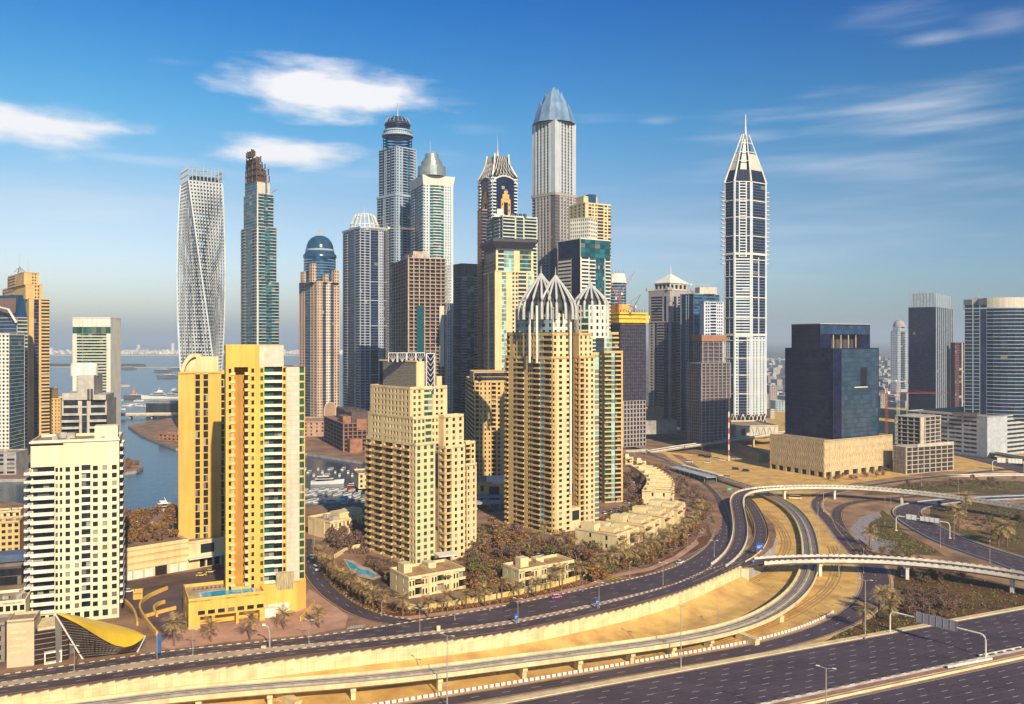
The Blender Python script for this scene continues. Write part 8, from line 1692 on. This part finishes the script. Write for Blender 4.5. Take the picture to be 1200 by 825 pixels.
grove([(430, 662), (484, 676), (500, 680), (458, 686), (440, 680)], 13, 'brown tree behind the corner villas, %s from the left', 'trees behind the corner villas', (2, 4, 0), (.8, 1.1))
grove([(552, 672), (584, 668), (594, 686), (596, 696), (560, 698), (548, 690)], 16, 'round orange brown tree between the two villa pairs, %s from the left', 'trees between the villa pairs', (1, 3, 0), (.8, 1.15), dmin=3.6)
grove([(686, 676), (706, 668), (716, 672), (706, 682), (690, 684)], 10, 'round leafy tree by the villa entrance, %s from the left', 'trees by the villa entrance', (0, 1), (.9, 1.2), dmin=3)
grove([(1048, 700), (1070, 694), (1110, 704), (1124, 712), (1108, 724), (1060, 722)], 26, 'dark shrub on the turf by the gantry, %s from the left', 'shrubs on the highway turf', (2, 4), (.5, .9), LOWZ)
grove([(1052, 668), (1120, 672), (1136, 684), (1070, 684)], 14, 'dark shrub under the near flyover, %s from the left', 'shrubs under the flyover', (2, 4), (.45, .8), LOWZ)
grove([(1000, 644), (1040, 650), (1100, 655), (1072, 660), (1016, 656)], 10, 'shrub on the loop island, %s from the left', 'shrubs on the loop island', (2, 0), (.5, .9), LOWZ)
grove([(1098, 594), (1180, 592), (1199, 600), (1196, 634), (1150, 630), (1120, 604)], 14, 'scrubby tree inside the walled loop ramp, %s from the left', 'scrub inside the loop ramp', (2, 4, 0), (.5, 1.0), LOWZ)
grove([(1040, 572), (1110, 563), (1195, 562), (1195, 573), (1120, 572), (1050, 577)], 20, 'low scrub tree behind the hairpin flyover, %s from the left', 'scrub behind the hairpin flyover', (2, 4, 5), (.5, .9), LOWZ, 7)
grove([(962, 562), (1046, 552), (1048, 556), (970, 566)], 14, 'small dark tree at the foot of the cream podium, %s from the left', 'trees at the cream podium', (2, 4), (.6, .9), LOWZ, 6)
hz = [o for o in sc.objects if o.get('label', '').startswith('tan parking podium')][0]; hroof = azt(646, gp(141, 682)[1]) - .3
grove([(145, 603), (205, 600), (207, 632), (150, 640), (142, 625)], 34, 'rust brown tree on the roof of the parking podium, %s from the left', 'trees on the podium roof', (1, 3, 1, 2), (.8, 1.2), hroof, 4)
grove([(146, 541), (163, 543), (160, 549), (150, 550)], 4, 'small tree on the rounded tip of the far bank, %s from the left', 'trees on the bank tip', (1, 4), (.8, 1.1), 0, 5)
grove([(0, 600), (20, 598), (22, 603), (2, 606)], 3, 'tree by the water at the left edge, %s from the left', 'trees by the water', (1, 0), (.8, 1.1), 0, 4)
x, y, z = zp(787, 604); c = place(BUSH[4], x, y, z, 'tall dark cypress like tree at the gap between the two villa rows', 'trees between villa rows', 1, 0); c.scale = (.5, .5, 1.6)
def cover(label, polys, n, m, h=.5, z=None, name='undergrowth', cat='undergrowth'):
    q = MB(); r = random.Random(n)
    for P in polys:
        xs = [p[0] for p in P]; ys = [p[1] for p in P]; k = 0
        while k < n:
            px, py = r.uniform(min(xs), max(xs)), r.uniform(min(ys), max(ys))
            if not inside(P, px, py) or inside(POOLZ, px, py): continue
            k += 1; x, y, zz = zp(px, py, z)
            for j in range(4):
                s = r.uniform(.25, .6); c = Vector((x + r.gauss(0, .7), y + r.gauss(0, .7), zz + r.uniform(.08, h))); a = Vector((r.gauss(0, 1), r.gauss(0, 1), r.gauss(0, .5))).normalized(); b = a.cross(Vector((r.gauss(0, 1), r.gauss(0, 1), r.gauss(0, 1)))).normalized()
                q.quad(c - a * s, c - b * s * .6, c + a * s, c + b * s * .6)
    tag(q.build(name, m), label, cat, None, 'stuff')
GP = [[(430, 654), (486, 672), (545, 666), (590, 642), (640, 650), (704, 636), (716, 655), (684, 672), (600, 690), (560, 700), (545, 690), (470, 690), (440, 684), (400, 676), (384, 658)]]
cover('low brown undergrowth in the gardens around the domed and beige towers', GP, 2600, LV[1], .8)
cover('shrub belt undergrowth along the curving road and villa rows', [[(690, 668), (790, 636), (830, 603), (822, 580), (766, 548), (800, 545), (838, 588), (832, 618), (800, 645), (750, 666), (706, 674)], [(388, 634), (428, 606), (432, 650), (392, 648)]], 1500, LV[2], .9)
cover('dark hedge growth on the verge below the garden wall', [[(424, 712), (404, 698), (382, 680), (374, 658), (382, 654), (400, 674), (440, 704), (480, 715), (560, 708), (640, 693), (690, 680), (690, 684), (640, 697), (560, 712), (480, 720), (446, 719)]], 900, LV[1], .7)
cover('scrub growth scattered over the turf between the ramps and the highway', [[(1048, 690), (1056, 668), (1130, 674), (1196, 692), (1196, 710), (1090, 730), (1020, 745), (970, 752), (1030, 714)], [(1018, 626), (1022, 612), (1036, 602), (1060, 626), (1100, 648), (1040, 646)], [(1098, 594), (1190, 592), (1199, 640), (1150, 630), (1112, 612)], [(1010, 579), (1060, 567), (1196, 564), (1196, 574)]], 700, LV[0], .5, LOWZ)
r = random.Random(8); q = MB()
for i in range(420):
    px, py = r.choice(((r.uniform(880, 990), r.uniform(640, 735)), (r.uniform(900, 945), r.uniform(585, 660)), (r.uniform(500, 840), 0))); py = py or r.uniform(752, 800) - (px - 500) * .09
    x, y = gp(px, py, LOWZ); s = r.uniform(.12, .38); q.prism([(x - s, y - s), (x + s, y - s * .7), (x + s * .8, y + s), (x - s, y + s * .8)], LOWZ, LOWZ + s * .9, Q=[(x - s * .5, y - s * .5), (x + s * .4, y - s * .5), (x + s * .5, y + s * .4), (x - s * .4, y + s * .5)])
tag(q.build('rubble', SOIL), 'small stones and rubble scattered on the sand by the metro', 'rubble', None, 'stuff')
for p in PALMS + BUSH:
    for ch in KIDS[p.name]: bpy.data.objects.remove(ch)
    bpy.data.objects.remove(p)
# ------------------------------------------------------------------ street lamps, gantries, signs
LAMPM = mat('lamp_grey', (.42, .38, .33), .5, .08, 1, metal=.2)
def lamp(label, group, x, y, z, h, arm=1.6, double=True, rz=0.0):
    e = empty('street_lamp', label, 'street lamp', (x, y, z), rz, group); o = (0, 0, 0); k = MB(); k.tube([(0, 0, 0), (0, 0, h * .5), (0, 0, h)], .24 if h > 15 else .13, 8, .13 if h > 15 else .08); k.build('pole', LAMPM, e, o); k = MB(); k.tube([(0, 0, 0), (0, 0, .8)], .42 if h > 15 else .25, 8); k.build('base', LAMPM, e, o)
    for s in ((-1, 1) if double else (1,)):
        k = MB(); k.tube([(0, 0, h - .1), (s * arm, 0, h + .35)], .10, 6); k.build('arm', LAMPM, e, o); k = MB(); k.box(s * arm - .55, s * arm + .55, -.22, .22, h + .25, h + .45); k.build('lamp_head', WHITEC, e, o)
    return e
G_ = 'tall double armed lamp masts along the highway'
for px, pb, pt_, lab in ((524, 829, 745, 'tall double armed lamp mast standing on the kerb strip at the bottom centre'), (798, 783, 710, 'tall double armed lamp mast on the highway kerb below the retaining wall'), (1014, 749, 680, 'tall double armed lamp mast where the exit road leaves the highway'), (968, 880, 783, 'tall double armed lamp mast rising from the highway median at the bottom edge')):
    x, y = gp(px, pb, LOWZ); lamp(lab, G_, x, y, LOWZ, (pb - pt_) * y / K, 2.3, True, R(-30))
def lamps(lst, lab, group, z=None, h=None, dbl=False):
    for i, (px, pb, pt_) in enumerate(lst): x, y, zz = zp(px, pb, z); lamp(lab % nth(i), group, x, y, zz, (pb - pt_) * y / K, 1.5, dbl, R(60 if not dbl else -20))
lamps([(87, 788, 757), (226, 769, 738), (362, 755, 727), (492, 743, 714), (607, 730, 702), (702, 713, 683), (777, 686, 660), (837, 653, 634)], 'street lamp on the frontage road median, %s from the left edge', 'street lamps on the frontage median', None, None, True)
lamps([(422, 706, 692), (533, 727, 705), (447, 722, 706), (574, 716, 697), (683, 693, 676), (738, 678, 660), (806, 645, 628)], 'street lamp among the palms at the villa kerb, %s in the row', 'street lamps at the villa kerb')
lamps([(958.5, 631, 590), (965, 600, 572), (1037, 594, 575), (1044, 596, 577), (1012, 672, 645), (1102, 642, 612), (1118, 632, 605), (1123, 578, 562), (983, 676, 640), (842, 735, 715), (1080, 570, 548), (1160, 660, 635)], 'thin grey lamp post among the interchange ramps, %s in the set', 'lamp posts in the interchange', LOWZ)
def gantry(label, a, c, hz_, panels, pm, arch=True):
    p, q = gp(*a, LOWZ), gp(*c, LOWZ); e = empty('sign_gantry', label, 'sign gantry', (*p, LOWZ)); k = MB(); top = LOWZ + hz_; n = 6; d = math.hypot(q[0] - p[0], q[1] - p[1]); u = ((q[0] - p[0]) / d, (q[1] - p[1]) / d)
    P = [(*p, LOWZ), (*p, top - 2)] + [(p[0] + u[0] * 2 * (1 - math.cos(t)), p[1] + u[1] * 2 * (1 - math.cos(t)), top - 2 + 2 * math.sin(t)) for t in (.5, 1.0, 1.57)] + [(q[0] - u[0] * 2 * (1 - math.cos(t)), q[1] - u[1] * 2 * (1 - math.cos(t)), top - 2 + 2 * math.sin(t)) for t in (1.57, 1.0, .5)] + [(*q, top - 2), (*q, LOWZ)]
    k.tube(P, .33, 8); k.build('arch_frame', WHITEC, e)
    for f in (p, q): k = MB(); k.obox((f[0] - .8, f[1] - .8), (1, 0), 1.6, 1.6, LOWZ, LOWZ + .6); k.build('footing', CONC, e)
    for t0, t1, h in panels:
        n_ = max(1, int((t1 - t0) * d / 2.4)); o = lerp(p, q, t0); k = MB(); k.obox((o[0] + u[1] * .4, o[1] - u[0] * .4), u, (t1 - t0) * d, .25, top - h * .45, top + h * .75); s = k.build('sign_panel', pm, e)
        for i in range(n_ + 1): k = MB(); oo = lerp(p, q, t0 + (t1 - t0) * i / n_); k.obox((oo[0] + u[1] * .55, oo[1] - u[0] * .55), u, .12, .14, top - h * .45, top + h * .75); k.build('stiffener', LAMPM, s)
SIGNB = mat('sign_back', (.30, .28, .32), .6, .05, 1); SIGNW = mat('sign_white', (.78, .76, .70), .6, .05, 1)
gantry('arched sign gantry spanning the wide highway, grey sign backs to the camera', (1043, 742), (1155, 772), 9.0, ((.30, .72, 3.4),), SIGNB)
gantry('arched sign gantry over the loop ramp carrying two white panels', (1050, 622), (1113, 631), 9.5, ((.20, .40, 2.6), (.46, .82, 2.2)), SIGNW)
gantry('small far gantry with two pale signs over the far highway', (1163, 551), (1200, 553), 9.0, ((.15, .42, 3.6), (.5, .95, 3.6)), SIGNW)
BLUE = mat('sign_blue', (.02, .10, .42), .5, .05, 1); GREENS = mat('sign_green', (.02, .28, .16), .5)
def sign(label, px, pb, w_, h, lift, m, z=None, rz=0.0, group=None):
    x, y, zz = zp(px, pb, z); e = empty('road_sign', label, 'road sign', (x, y, zz), rz, group)
    for s in ((-.35, .35) if w_ > 2 else (0,)): k = MB(); k.tube([(s * w_, 0, 0), (s * w_, 0, lift + h * .9)], .09, 6); k.build('post', LAMPM, e, (0, 0, 0))
    k = MB(); k.box(-w_ / 2, w_ / 2, -.16, -.06, lift, lift + h); pn = k.build('panel', m, e, (0, 0, 0)); k = MB(); k.box(-w_ * .36, w_ * .36, -.19, -.165, lift + h * .55, lift + h * .62); k.box(-w_ * .36, w_ * .1, -.19, -.165, lift + h * .32, lift + h * .39); k.build('lettering_bar', SIGNW, pn, (0, 0, 0))
sign('large blue road sign between the slip road and the hairpin ramp', 890, 652, 4.0, 3.4, 3.4, BLUE, -.5, R(15)); sign('small blue sign at the start of the near flyover', 883, 661, 1.2, 1.3, 1.0, BLUE, 0)
sign('small blue sign on the road median below the first villas', 605, 732, 1.3, 2.6, 1.8, BLUE, 0, 0, 'blue signs on the median'); sign('small blue sign on the road median below the second villas', 700, 714, 1.3, 2.6, 1.8, BLUE, 0, 0, 'blue signs on the median'); sign('tiny blue sign at the pale crossing of the outer bend', 830, 609, 1.4, 1.2, 1.0, BLUE)
sign('green direction sign on the frontage road beyond the hairpin', 855, 577, 4.4, 2.6, 1.4, GREENS, LOWZ + 1); sign('yellow white marker box on the median below the corner villas', 514, 741, 1.4, 2.2, .4, mat('marker_yellow', (.72, .58, .3), .6), 0)
x, y = gp(184, 772); e = empty('banner_pole', 'tall blue banner on a pole right of the golden station', 'banner', (x, y, 0)); k = MB(); k.tube([(0, 0, 0), (0, 0, 9)], .12, 6); k.build('pole', LAMPM, e, (0, 0, 0)); k = MB(); k.prism([(.13, -.05), (1.5, -.05), (1.5, .05), (.13, .05)], 2.0, 8.6, bot=True); k.build('banner', mat('banner_blue', (.04, .12, .34), .7), e, (0, 0, 0))
x, y = gp(316, 760); e = empty('camera_pole', 'bent grey camera pole on the median before the yellow tower', 'camera pole', (x, y, 0)); k = MB(); k.tube([(0, 0, 0), (0, 0, 6), (-.4, 0, 7.6), (-1.8, 0, 8.6)], .32, 8, .22); k.build('pole', LAMPM, e, (0, 0, 0)); k = MB(); k.box(-2.6, -1.5, -.3, .3, 8.3, 9.0); k.build('camera_box', SIGNW, e, (0, 0, 0)); k = MB(); k.box(-3, -1.4, -.5, .5, 0.2, 1.0); k.build('cabinet', CONC, e, (0, 0, 0))
x, y = gp(854, 540, LOWZ); e = empty('radio_mast', 'red and white banded mast on the sandy lot', 'mast', (x, y, LOWZ))
for i in range(9): k = MB(); k.tube([(0, 0, i * 5.4), (0, 0, i * 5.4 + 5.4)], .75, 8); k.build('mast_section', mat('mast_red', (.55, .10, .05), .6) if i % 2 else SIGNW, e, (0, 0, 0))
# barriers and kerb blocks along the exit road
def along(S, side, off, step, n0, n1):
    N = normals(S); acc = 0; out = []; last = None
    for i in range(n0, n1):
        p = S[i]; q = (p[0] + N[i][0] * side * (p[3] / 2 + off), p[1] + N[i][1] * side * (p[3] / 2 + off))
        if last:
            d = math.hypot(q[0] - last[0], q[1] - last[1])
            while acc + step <= d: acc += step; t = acc / d; out.append((*lerp(last, q, t), math.atan2(q[1] - last[1], q[0] - last[0])))
            acc -= d
        last = q
    return out
e0 = empty('traffic_barrier', 'white and red plastic barrier block in the long row beside the exit road', 'barrier', (0, 0, -400), 0, 'barrier blocks beside the exit road'); k = MB(); k.prism([(-.75, -.28), (.75, -.28), (.75, .28), (-.75, .28)], 0, 1.0, Q=[(-.75, -.1), (.75, -.1), (.75, .1), (-.75, .1)]); k.build('white_body', WHITE, e0, (0, 0, 0)); k = MB(); k.box(.752, 1.15, -.24, .24, 0, .92); k.build('red_end', mat('barrier_red', (.50, .10, .05), .6), e0, (0, 0, 0)); kids(e0)
iE = [i for i, s in enumerate(SE) if s[1] < 372][-1] if False else next(i for i, s in enumerate(SE) if s[0] > gp(1000, 720, LOWZ)[0])
for x, y, a in along(SE, 1, 2.0, 2.15, 0, iE): c = copy_tree(e0); c.location = (x, y, LOWZ + .02); c.rotation_euler = (0, 0, a)
for ch in KIDS[e0.name]: bpy.data.objects.remove(ch)
bpy.data.objects.remove(e0)
# ------------------------------------------------------------------ cars
TYRE = mat('tyre', (.02, .02, .02), .8); CGL = glass('car_glass', (.015, .018, .022), frac=0, rough=.1)
def car(label, px, py, c, z=None, rz=0.0, L=4.7, Hc=1.5, roofc=None, name='parked_car', cat='car', group=None, dz=.12):
    x, y, zz = zp(px, py, z); e = empty(name, label, cat, (x, y, zz + dz), rz, group); o = (0, 0, 0); m = mat('paint_' + '_'.join('%02d' % int(v * 99) for v in c), c, .35, .03, .5, spec=.6); hw_ = .9; b = MB(); h1 = Hc * .52
    b.prism([(-L / 2, -hw_), (L / 2, -hw_), (L / 2, hw_), (-L / 2, hw_)], .28, h1, bot=True, Q=[(-L / 2 + .08, -hw_ + .04), (L / 2 - .15, -hw_ + .04), (L / 2 - .15, hw_ - .04), (-L / 2 + .08, hw_ - .04)]); b.build('body', m, e, o)
    s = 1 if Hc < 1.9 else .5; B_ = [(-L / 2 + .25 * s, -hw_ + .06), (L / 2 - 1.25 * s, -hw_ + .06), (L / 2 - 1.25 * s, hw_ - .06), (-L / 2 + .25 * s, hw_ - .06)]; T_ = [(-L / 2 + .85 * s, -hw_ + .22), (L / 2 - 1.95 * s, -hw_ + .22), (L / 2 - 1.95 * s, hw_ - .22), (-L / 2 + .85 * s, hw_ - .22)]
    b = MB(); b.prism(B_, h1, Hc - .07, Q=T_, top=False); b.build('window_band', CGL, e, o); b = MB(); b.prism(T_, Hc - .07, Hc, bot=True); b.build('roof', mat('paint_' + '_'.join('%02d' % int(v * 99) for v in roofc), roofc, .35, .03, .5, spec=.6) if roofc else m, e, o)
    for sx in (-L * .3, L * .31):
        for sy in (-hw_, hw_): w_ = MB(); w_.tube([(sx, sy - .1, .32), (sx, sy + .1, .32)], .32, 12); w_.build('wheel', TYRE, e, o)
    return e
WH, BK, SI, RD, YL = (.78, .76, .72), (.02, .02, .022), (.45, .45, .46), (.35, .03, .03), (.75, .5, .05)
car('white van driving down the side street past the yellow tower', 370, 668, WH, rz=R(-60), L=5.4, Hc=2.1, name='van', cat='van'); car('white car at the top of the side street by the clubhouse', 365, 654, WH, rz=R(-70))
car('black pickup car in the parking lane below the first villas', 603, 711, BK, rz=R(22), L=5.2, Hc=1.8); car('white car with a pink side and red stripe by the flower bed', 652, 701, (.70, .12, .45), rz=R(22), roofc=WH, Hc=1.6, name='taxi', cat='taxi'); car('white car driving on the curving road below the villa row', 797, 660, WH, rz=R(40), Hc=1.6)
car('white car parked in the ramp yard by the white tower', 151, 694, WH, rz=R(15)); car('yellow taxi waiting in front of the hotel canopy', 236, 675, YL, rz=R(20), roofc=WH, name='taxi', cat='taxi'); car('pale yellow car right of the taxi at the hotel', 247, 671, (.62, .5, .2), rz=R(20))
car('white and yellow bus stopped under the hairpin flyover', 932, 585, (.75, .6, .3), LOWZ, R(-15), 9, 2.9, WH, 'bus', 'bus')
for i, (px, py, c) in enumerate(((808, 542, WH), (829, 542.5, WH), (862, 550.5, BK), (874, 552.5, BK), (852, 560, SI), (822, 535, BK), (829, 536.5, BK), (840, 538.5, SI), (846, 540, WH), (860, 538, SI))):
    car(('%s vehicle on the sand lot beyond the platform roofs, %s from the left') % ({WH: 'white', BK: 'dark', SI: 'grey'}[c], nth(sorted(range(10), key=lambda j: (808, 829, 862, 874, 852, 822, 829.5, 840, 846, 860)[j]).index(i))), px, py, c, LOWZ + .1, R(-20), 6.5, 2.2, name='truck', cat='truck', group='vehicles on the sand lot')
for i, (px, py, c) in enumerate(((632, 652, SI), (640, 655, BK), (648, 651, WH), (690, 646, BK), (708, 602, WH), (716, 600, SI), (722, 598, (.10, .18, .3)), (728, 596, WH), (734, 590, SI), (740, 566, WH), (742, 572, SI), (564, 676, WH), (575, 600, BK), (583, 604, SI), (820, 558, YL), (700, 607, (.15, .25, .4)))): car('car parked under the trees around the domed tower, %s in the set' % nth(i), px, py, c, rz=R(rnd.choice((20, -40, 100))), group='cars parked around the domed tower')
for i, (px, py, c, rz) in enumerate(((300, 758, SI, 20), (150, 775, WH, 19), (735, 690, SI, 28))): pass
# ------------------------------------------------------------------ boats
HULLW = mat('hull_white', (.80, .78, .74), .35, .04, .5)
def boat(label, px, py, L, rz, group=None, hull=None, decks=2, name='motor_yacht', cat='yacht'):
    x, y = gp(px, py, -2.4); e = empty(name, label, cat, (x, y, -2.4), R(rz), group); o = (0, 0, 0); W = L * .24 / 2; h = L * .095; b = MB(); prev = None
    for t in (0, .12, .4, .65, .82, .94, 1.0):
        wd = W * (1 - max(0, (t - .45) / .55) ** 2.2) * (.9 if t == 0 else 1); sh = h * (1 + .45 * t * t); x_ = L * (t - .5); ring = [(x_, -wd, sh), (x_ - .02 * L * t, -wd * .72, -.2), (x_ - .02 * L * t, wd * .72, -.2), (x_, wd, sh)]
        if prev:
            for i in range(4): b.quad(prev[i], ring[i], ring[(i + 1) % 4], prev[(i + 1) % 4])
        else: b.quad(*ring)
        prev = ring
    b.build('hull', hull or HULLW, e, o)
    for d in range(decks):
        x0, x1 = -L * (.34 - .05 * d), L * (.22 - .13 * d); z0 = h * 1.02 + d * L * .07; z1 = z0 + L * .07; w_ = W * (.74 - .14 * d); k = MB(); k.prism([(x0, -w_), (x1, -w_), (x1, w_), (x0, w_)], z0, z1 - L * .012, False, False, [(x0, -w_), (x1 - L * .06, -w_ * .9), (x1 - L * .06, w_ * .9), (x0, w_)]); k.build('cabin', CGL if d < 2 else HULLW, e, o); k = MB(); k.prism([(x0 - L * .03, -w_), (x1 - L * .05, -w_ * .92), (x1 - L * .05, w_ * .92), (x0 - L * .03, w_)], z1 - L * .012, z1 + L * .004, bot=True); k.build('deck_roof', HULLW, e, o)
    if L > 12: k = MB(); k.tube([(-L * .1, 0, h + decks * L * .07), (-L * .14, 0, h + decks * L * .07 + L * .09)], L * .008, 5); k.build('radar_mast', HULLW, e, o)
boat('largest white motor yacht crossing the middle of the boat basin', 384, 567, 26, 8, decks=2); boat('red hulled boat beside the white yacht in the basin', 417, 573, 17, -8, hull=mat('hull_red', (.40, .04, .03), .4)); boat('white yacht with tiered decks behind the podium roof trees', 199, 599, 24, 25, decks=3)
boat('white motor yacht moored at the rounded tip of the far bank', 142, 553, 13, 10)
r = random.Random(11); i = 0
for px, py in [(358 + k * 5, 550 + (k % 3) * 3.6) for k in range(14)]: boat('small white boat moored in the far row of the boat basin, %s from the left' % nth(i), px, py, r.uniform(7, 11), r.choice((70, 84, 100)), 'boats in the far row of the basin', decks=1, name='moored_boat', cat='boat'); i += 1
i = 0
for px, py in [(357 + k * 5.6, 575 + (k % 2) * 5) for k in range(13)]: boat('white boat moored in the near row of the boat basin, %s from the left' % nth(i), px, py, r.uniform(7.5, 11), r.choice((60, 48, 70)), 'boats in the near row of the basin', decks=r.choice((1, 2)), name='moored_boat', cat='boat'); i += 1
i = 0
for px, py in [(360 + k * 7.5, 589 - (k % 2) * 1.5) for k in range(6)] + [(398 + k * 6.5, 587 - (k % 2) * 3) for k in range(5)]: boat('small boat in the crowded nearest berths of the basin, %s from the left' % nth(i), px, py, r.uniform(8, 13), r.choice((15, 40, 60)), 'boats in the nearest berths', decks=1, name='moored_boat', cat='boat'); i += 1
for i in range(9): boat('small boat at the sea marina beyond the channel bridge, %s from the left' % nth(i), 132 + i * 5 + r.uniform(-1.5, 1.5), 474 + r.uniform(-4, 6), r.uniform(14, 24), r.uniform(-20, 60), 'boats at the sea marina', decks=1, name='moored_boat', cat='boat')
boat('big white yacht anchored at sea, pointed bow to the left', 182, 467, 52, 195, decks=3); boat('second white yacht at sea near the ochre hotel', 198, 467, 40, 190, decks=2); boat('white cruiser at sea right beside the hotel edge', 206, 463, 44, 80, decks=3); boat('dark tug with an orange funnel out at sea', 157, 467, 44, 175, hull=mat('hull_grey', (.16, .15, .15), .6), decks=1, name='tug_boat', cat='boat')
x, y = gp(156, 467, -2.4); tug = [o for o in sc.objects if o.name == 'tug_boat'][0]; k = MB(); k.prism([(-2, -2), (2, -2), (2, 2), (-2, 2)], 8, 19, Q=[(-1.2, -1.2), (1.2, -1.2), (1.2, 1.2), (-1.2, 1.2)]); k.build('funnel', mat('orange_sign', (.75, .25, .05)), tug, (0, 0, 0))
for i, (px, py) in enumerate(((190, 436), (150, 433), (205, 434), (196, 443))): boat('distant dark barge low on the sea, %s towards the shore' % nth(i), px, py, 60, 180 + 4 * i, 'distant barges', hull=mat('hull_grey', (.16, .15, .15)), decks=1, name='barge', cat='barge')
# ------------------------------------------------------------------ cranes
def crane(label, px, Y, zb, yt, jl, jr, m, wd=1.8, rz=0.0, luff=None):
    x = ax(px, Y); zt = azt(yt, Y); e = empty('tower_crane', label, 'tower crane', (x, Y, zb), rz); o = (0, 0, 0); h = zt - zb; k = MB(); a = wd / 2
    for sx in (-a, a):
        for sy in (-a, a): k.tube([(sx, sy, 0), (sx, sy, h)], .16, 4)
    n = max(2, int(h / 4))
    for i in range(n):
        z0, z1 = h * i / n, h * (i + 1) / n
        for s in (-a, a): k.tube([(-a, s, z0), (a, s, z1)], .1, 4); k.tube([(s, a, z0), (s, -a, z1)], .1, 4)
    k.build('mast', m, e, o); k = MB(); k.box(a, a + 1.6, -1.4, .2, h - .6, h + 1.6); k.build('cab', SIGNW, e, o)
    if luff: 
        k = MB(); t = R(luff); k.tube([(0, 0, h), (jr * math.cos(t), 0, h + jr * math.sin(t))], .45, 4, .25); k.build('jib', m, e, o); k = MB(); k.tube([(0, 0, h), (-jl, 0, h + 2.2)], .35, 4); k.tube([(-jl * .6, 0, h + 1.2), (-jl * .4, 0, h + 7), (jr * math.cos(t) * .9, 0, h + jr * math.sin(t) * .9)], .14, 4); k.build('counter_jib', m, e, o)
    else:
        k = MB(); P = [(-.0, 0, h + 5.5), (jr, 0, h + .8)]
        for s in (-.6, .6): k.tube([(0, s, h), (jr, s, h)], .16, 4)
        k.tube([(0, 0, h + 1.3), (jr, 0, h + 1.0)], .14, 4); q = int(jr / 2.5)
        for i in range(q): k.tube([(jr * i / q, -.6, h), (jr * (i + .5) / q, 0, h + 1.2), (jr * (i + 1) / q, .6, h)], .09, 4)
        k.build('jib', m, e, o); k = MB(); k.tube([(0, 0, h), (-jl, 0, h)], .4, 4); k.tube([(-jl, 0, h + .4), (0, 0, h + 6), (jr * .7, 0, h + 1.1)], .09, 4); k.tube([(0, 0, h), (0, 0, h + 6)], .3, 4); k.build('counter_jib', m, e, o); k = MB(); k.box(-jl - 1, -jl + 1.6, -.9, .9, h - 2.2, h); k.build('counterweight', GREYC, e, o)
CO, CR_, CW = mat('crane_orange', (.62, .20, .06), .6), mat('crane_red', (.42, .08, .06), .6), mat('crane_white', (.62, .60, .56), .6)
crane('red tower crane with a long jib beside the dark office block', 1039, 880, LOWZ, 461, 9, 64, CR_); crane('white tower crane behind the bare concrete block', 1052.5, 900, LOWZ, 447, 8, 16, CW, 2.2, R(175)); crane('orange tower crane in front of the mauve tower shell', 833, 985, LOWZ, 402, 8, 16, CO, 2.0, R(170)); crane('yellow grey tower crane between the basket crowned tower and the pinkish tower', 453.5, 860, 0, 268, 20, 28, mat('crane_tan', (.50, .42, .26), .6), 2.0, R(10))
crane('orange luffing crane on the netted tower, arm raised to the right', 727, 885, azt(366, 885), 345, 5, 28, CO, 1.6, 0, 58); crane('orange luffing crane on the netted tower, arm raised steeply to the left', 724, 890, azt(366, 885), 350, 5, 26, CO, 1.6, R(180), 62); crane('small dark luffing crane at the right corner of the netted tower', 743, 880, azt(366, 885), 360, 6, 15, mat('crane_dark', (.2, .12, .1), .7), 1.4, 0, 62)
crane('thin pale crane jib over the dark blue glass tower', 808, 1050, azt(344, 1050), 334, 14, 26, CW, 1.4, R(4))
# ------------------------------------------------------------------ haze: pale even air over the whole plain
def haze():
    b = MB(); b.prism([(-70000, -900), (70000, -900), (70000, 75000), (-70000, 75000)], -10, 420, bot=True)
    m = bpy.data.materials.new('haze_air'); m.use_nodes = True; nt = m.node_tree; nt.nodes.remove(nt.nodes['Principled BSDF']); v = nt.nodes.new('ShaderNodeVolumePrincipled'); v.inputs['Color'].default_value = HAZEC; v.inputs['Density'].default_value = HAZED; v.inputs['Anisotropy'].default_value = 0.0
    nt.links.new(v.outputs[0], nt.nodes['Material Output'].inputs['Volume']); o = b.build('haze', m); tag(o, 'pale even haze of dusty sea air', 'haze', None, 'stuff')
HAZEC, HAZED = (0.74, 0.87, 1.0, 1), 0.0001
haze()
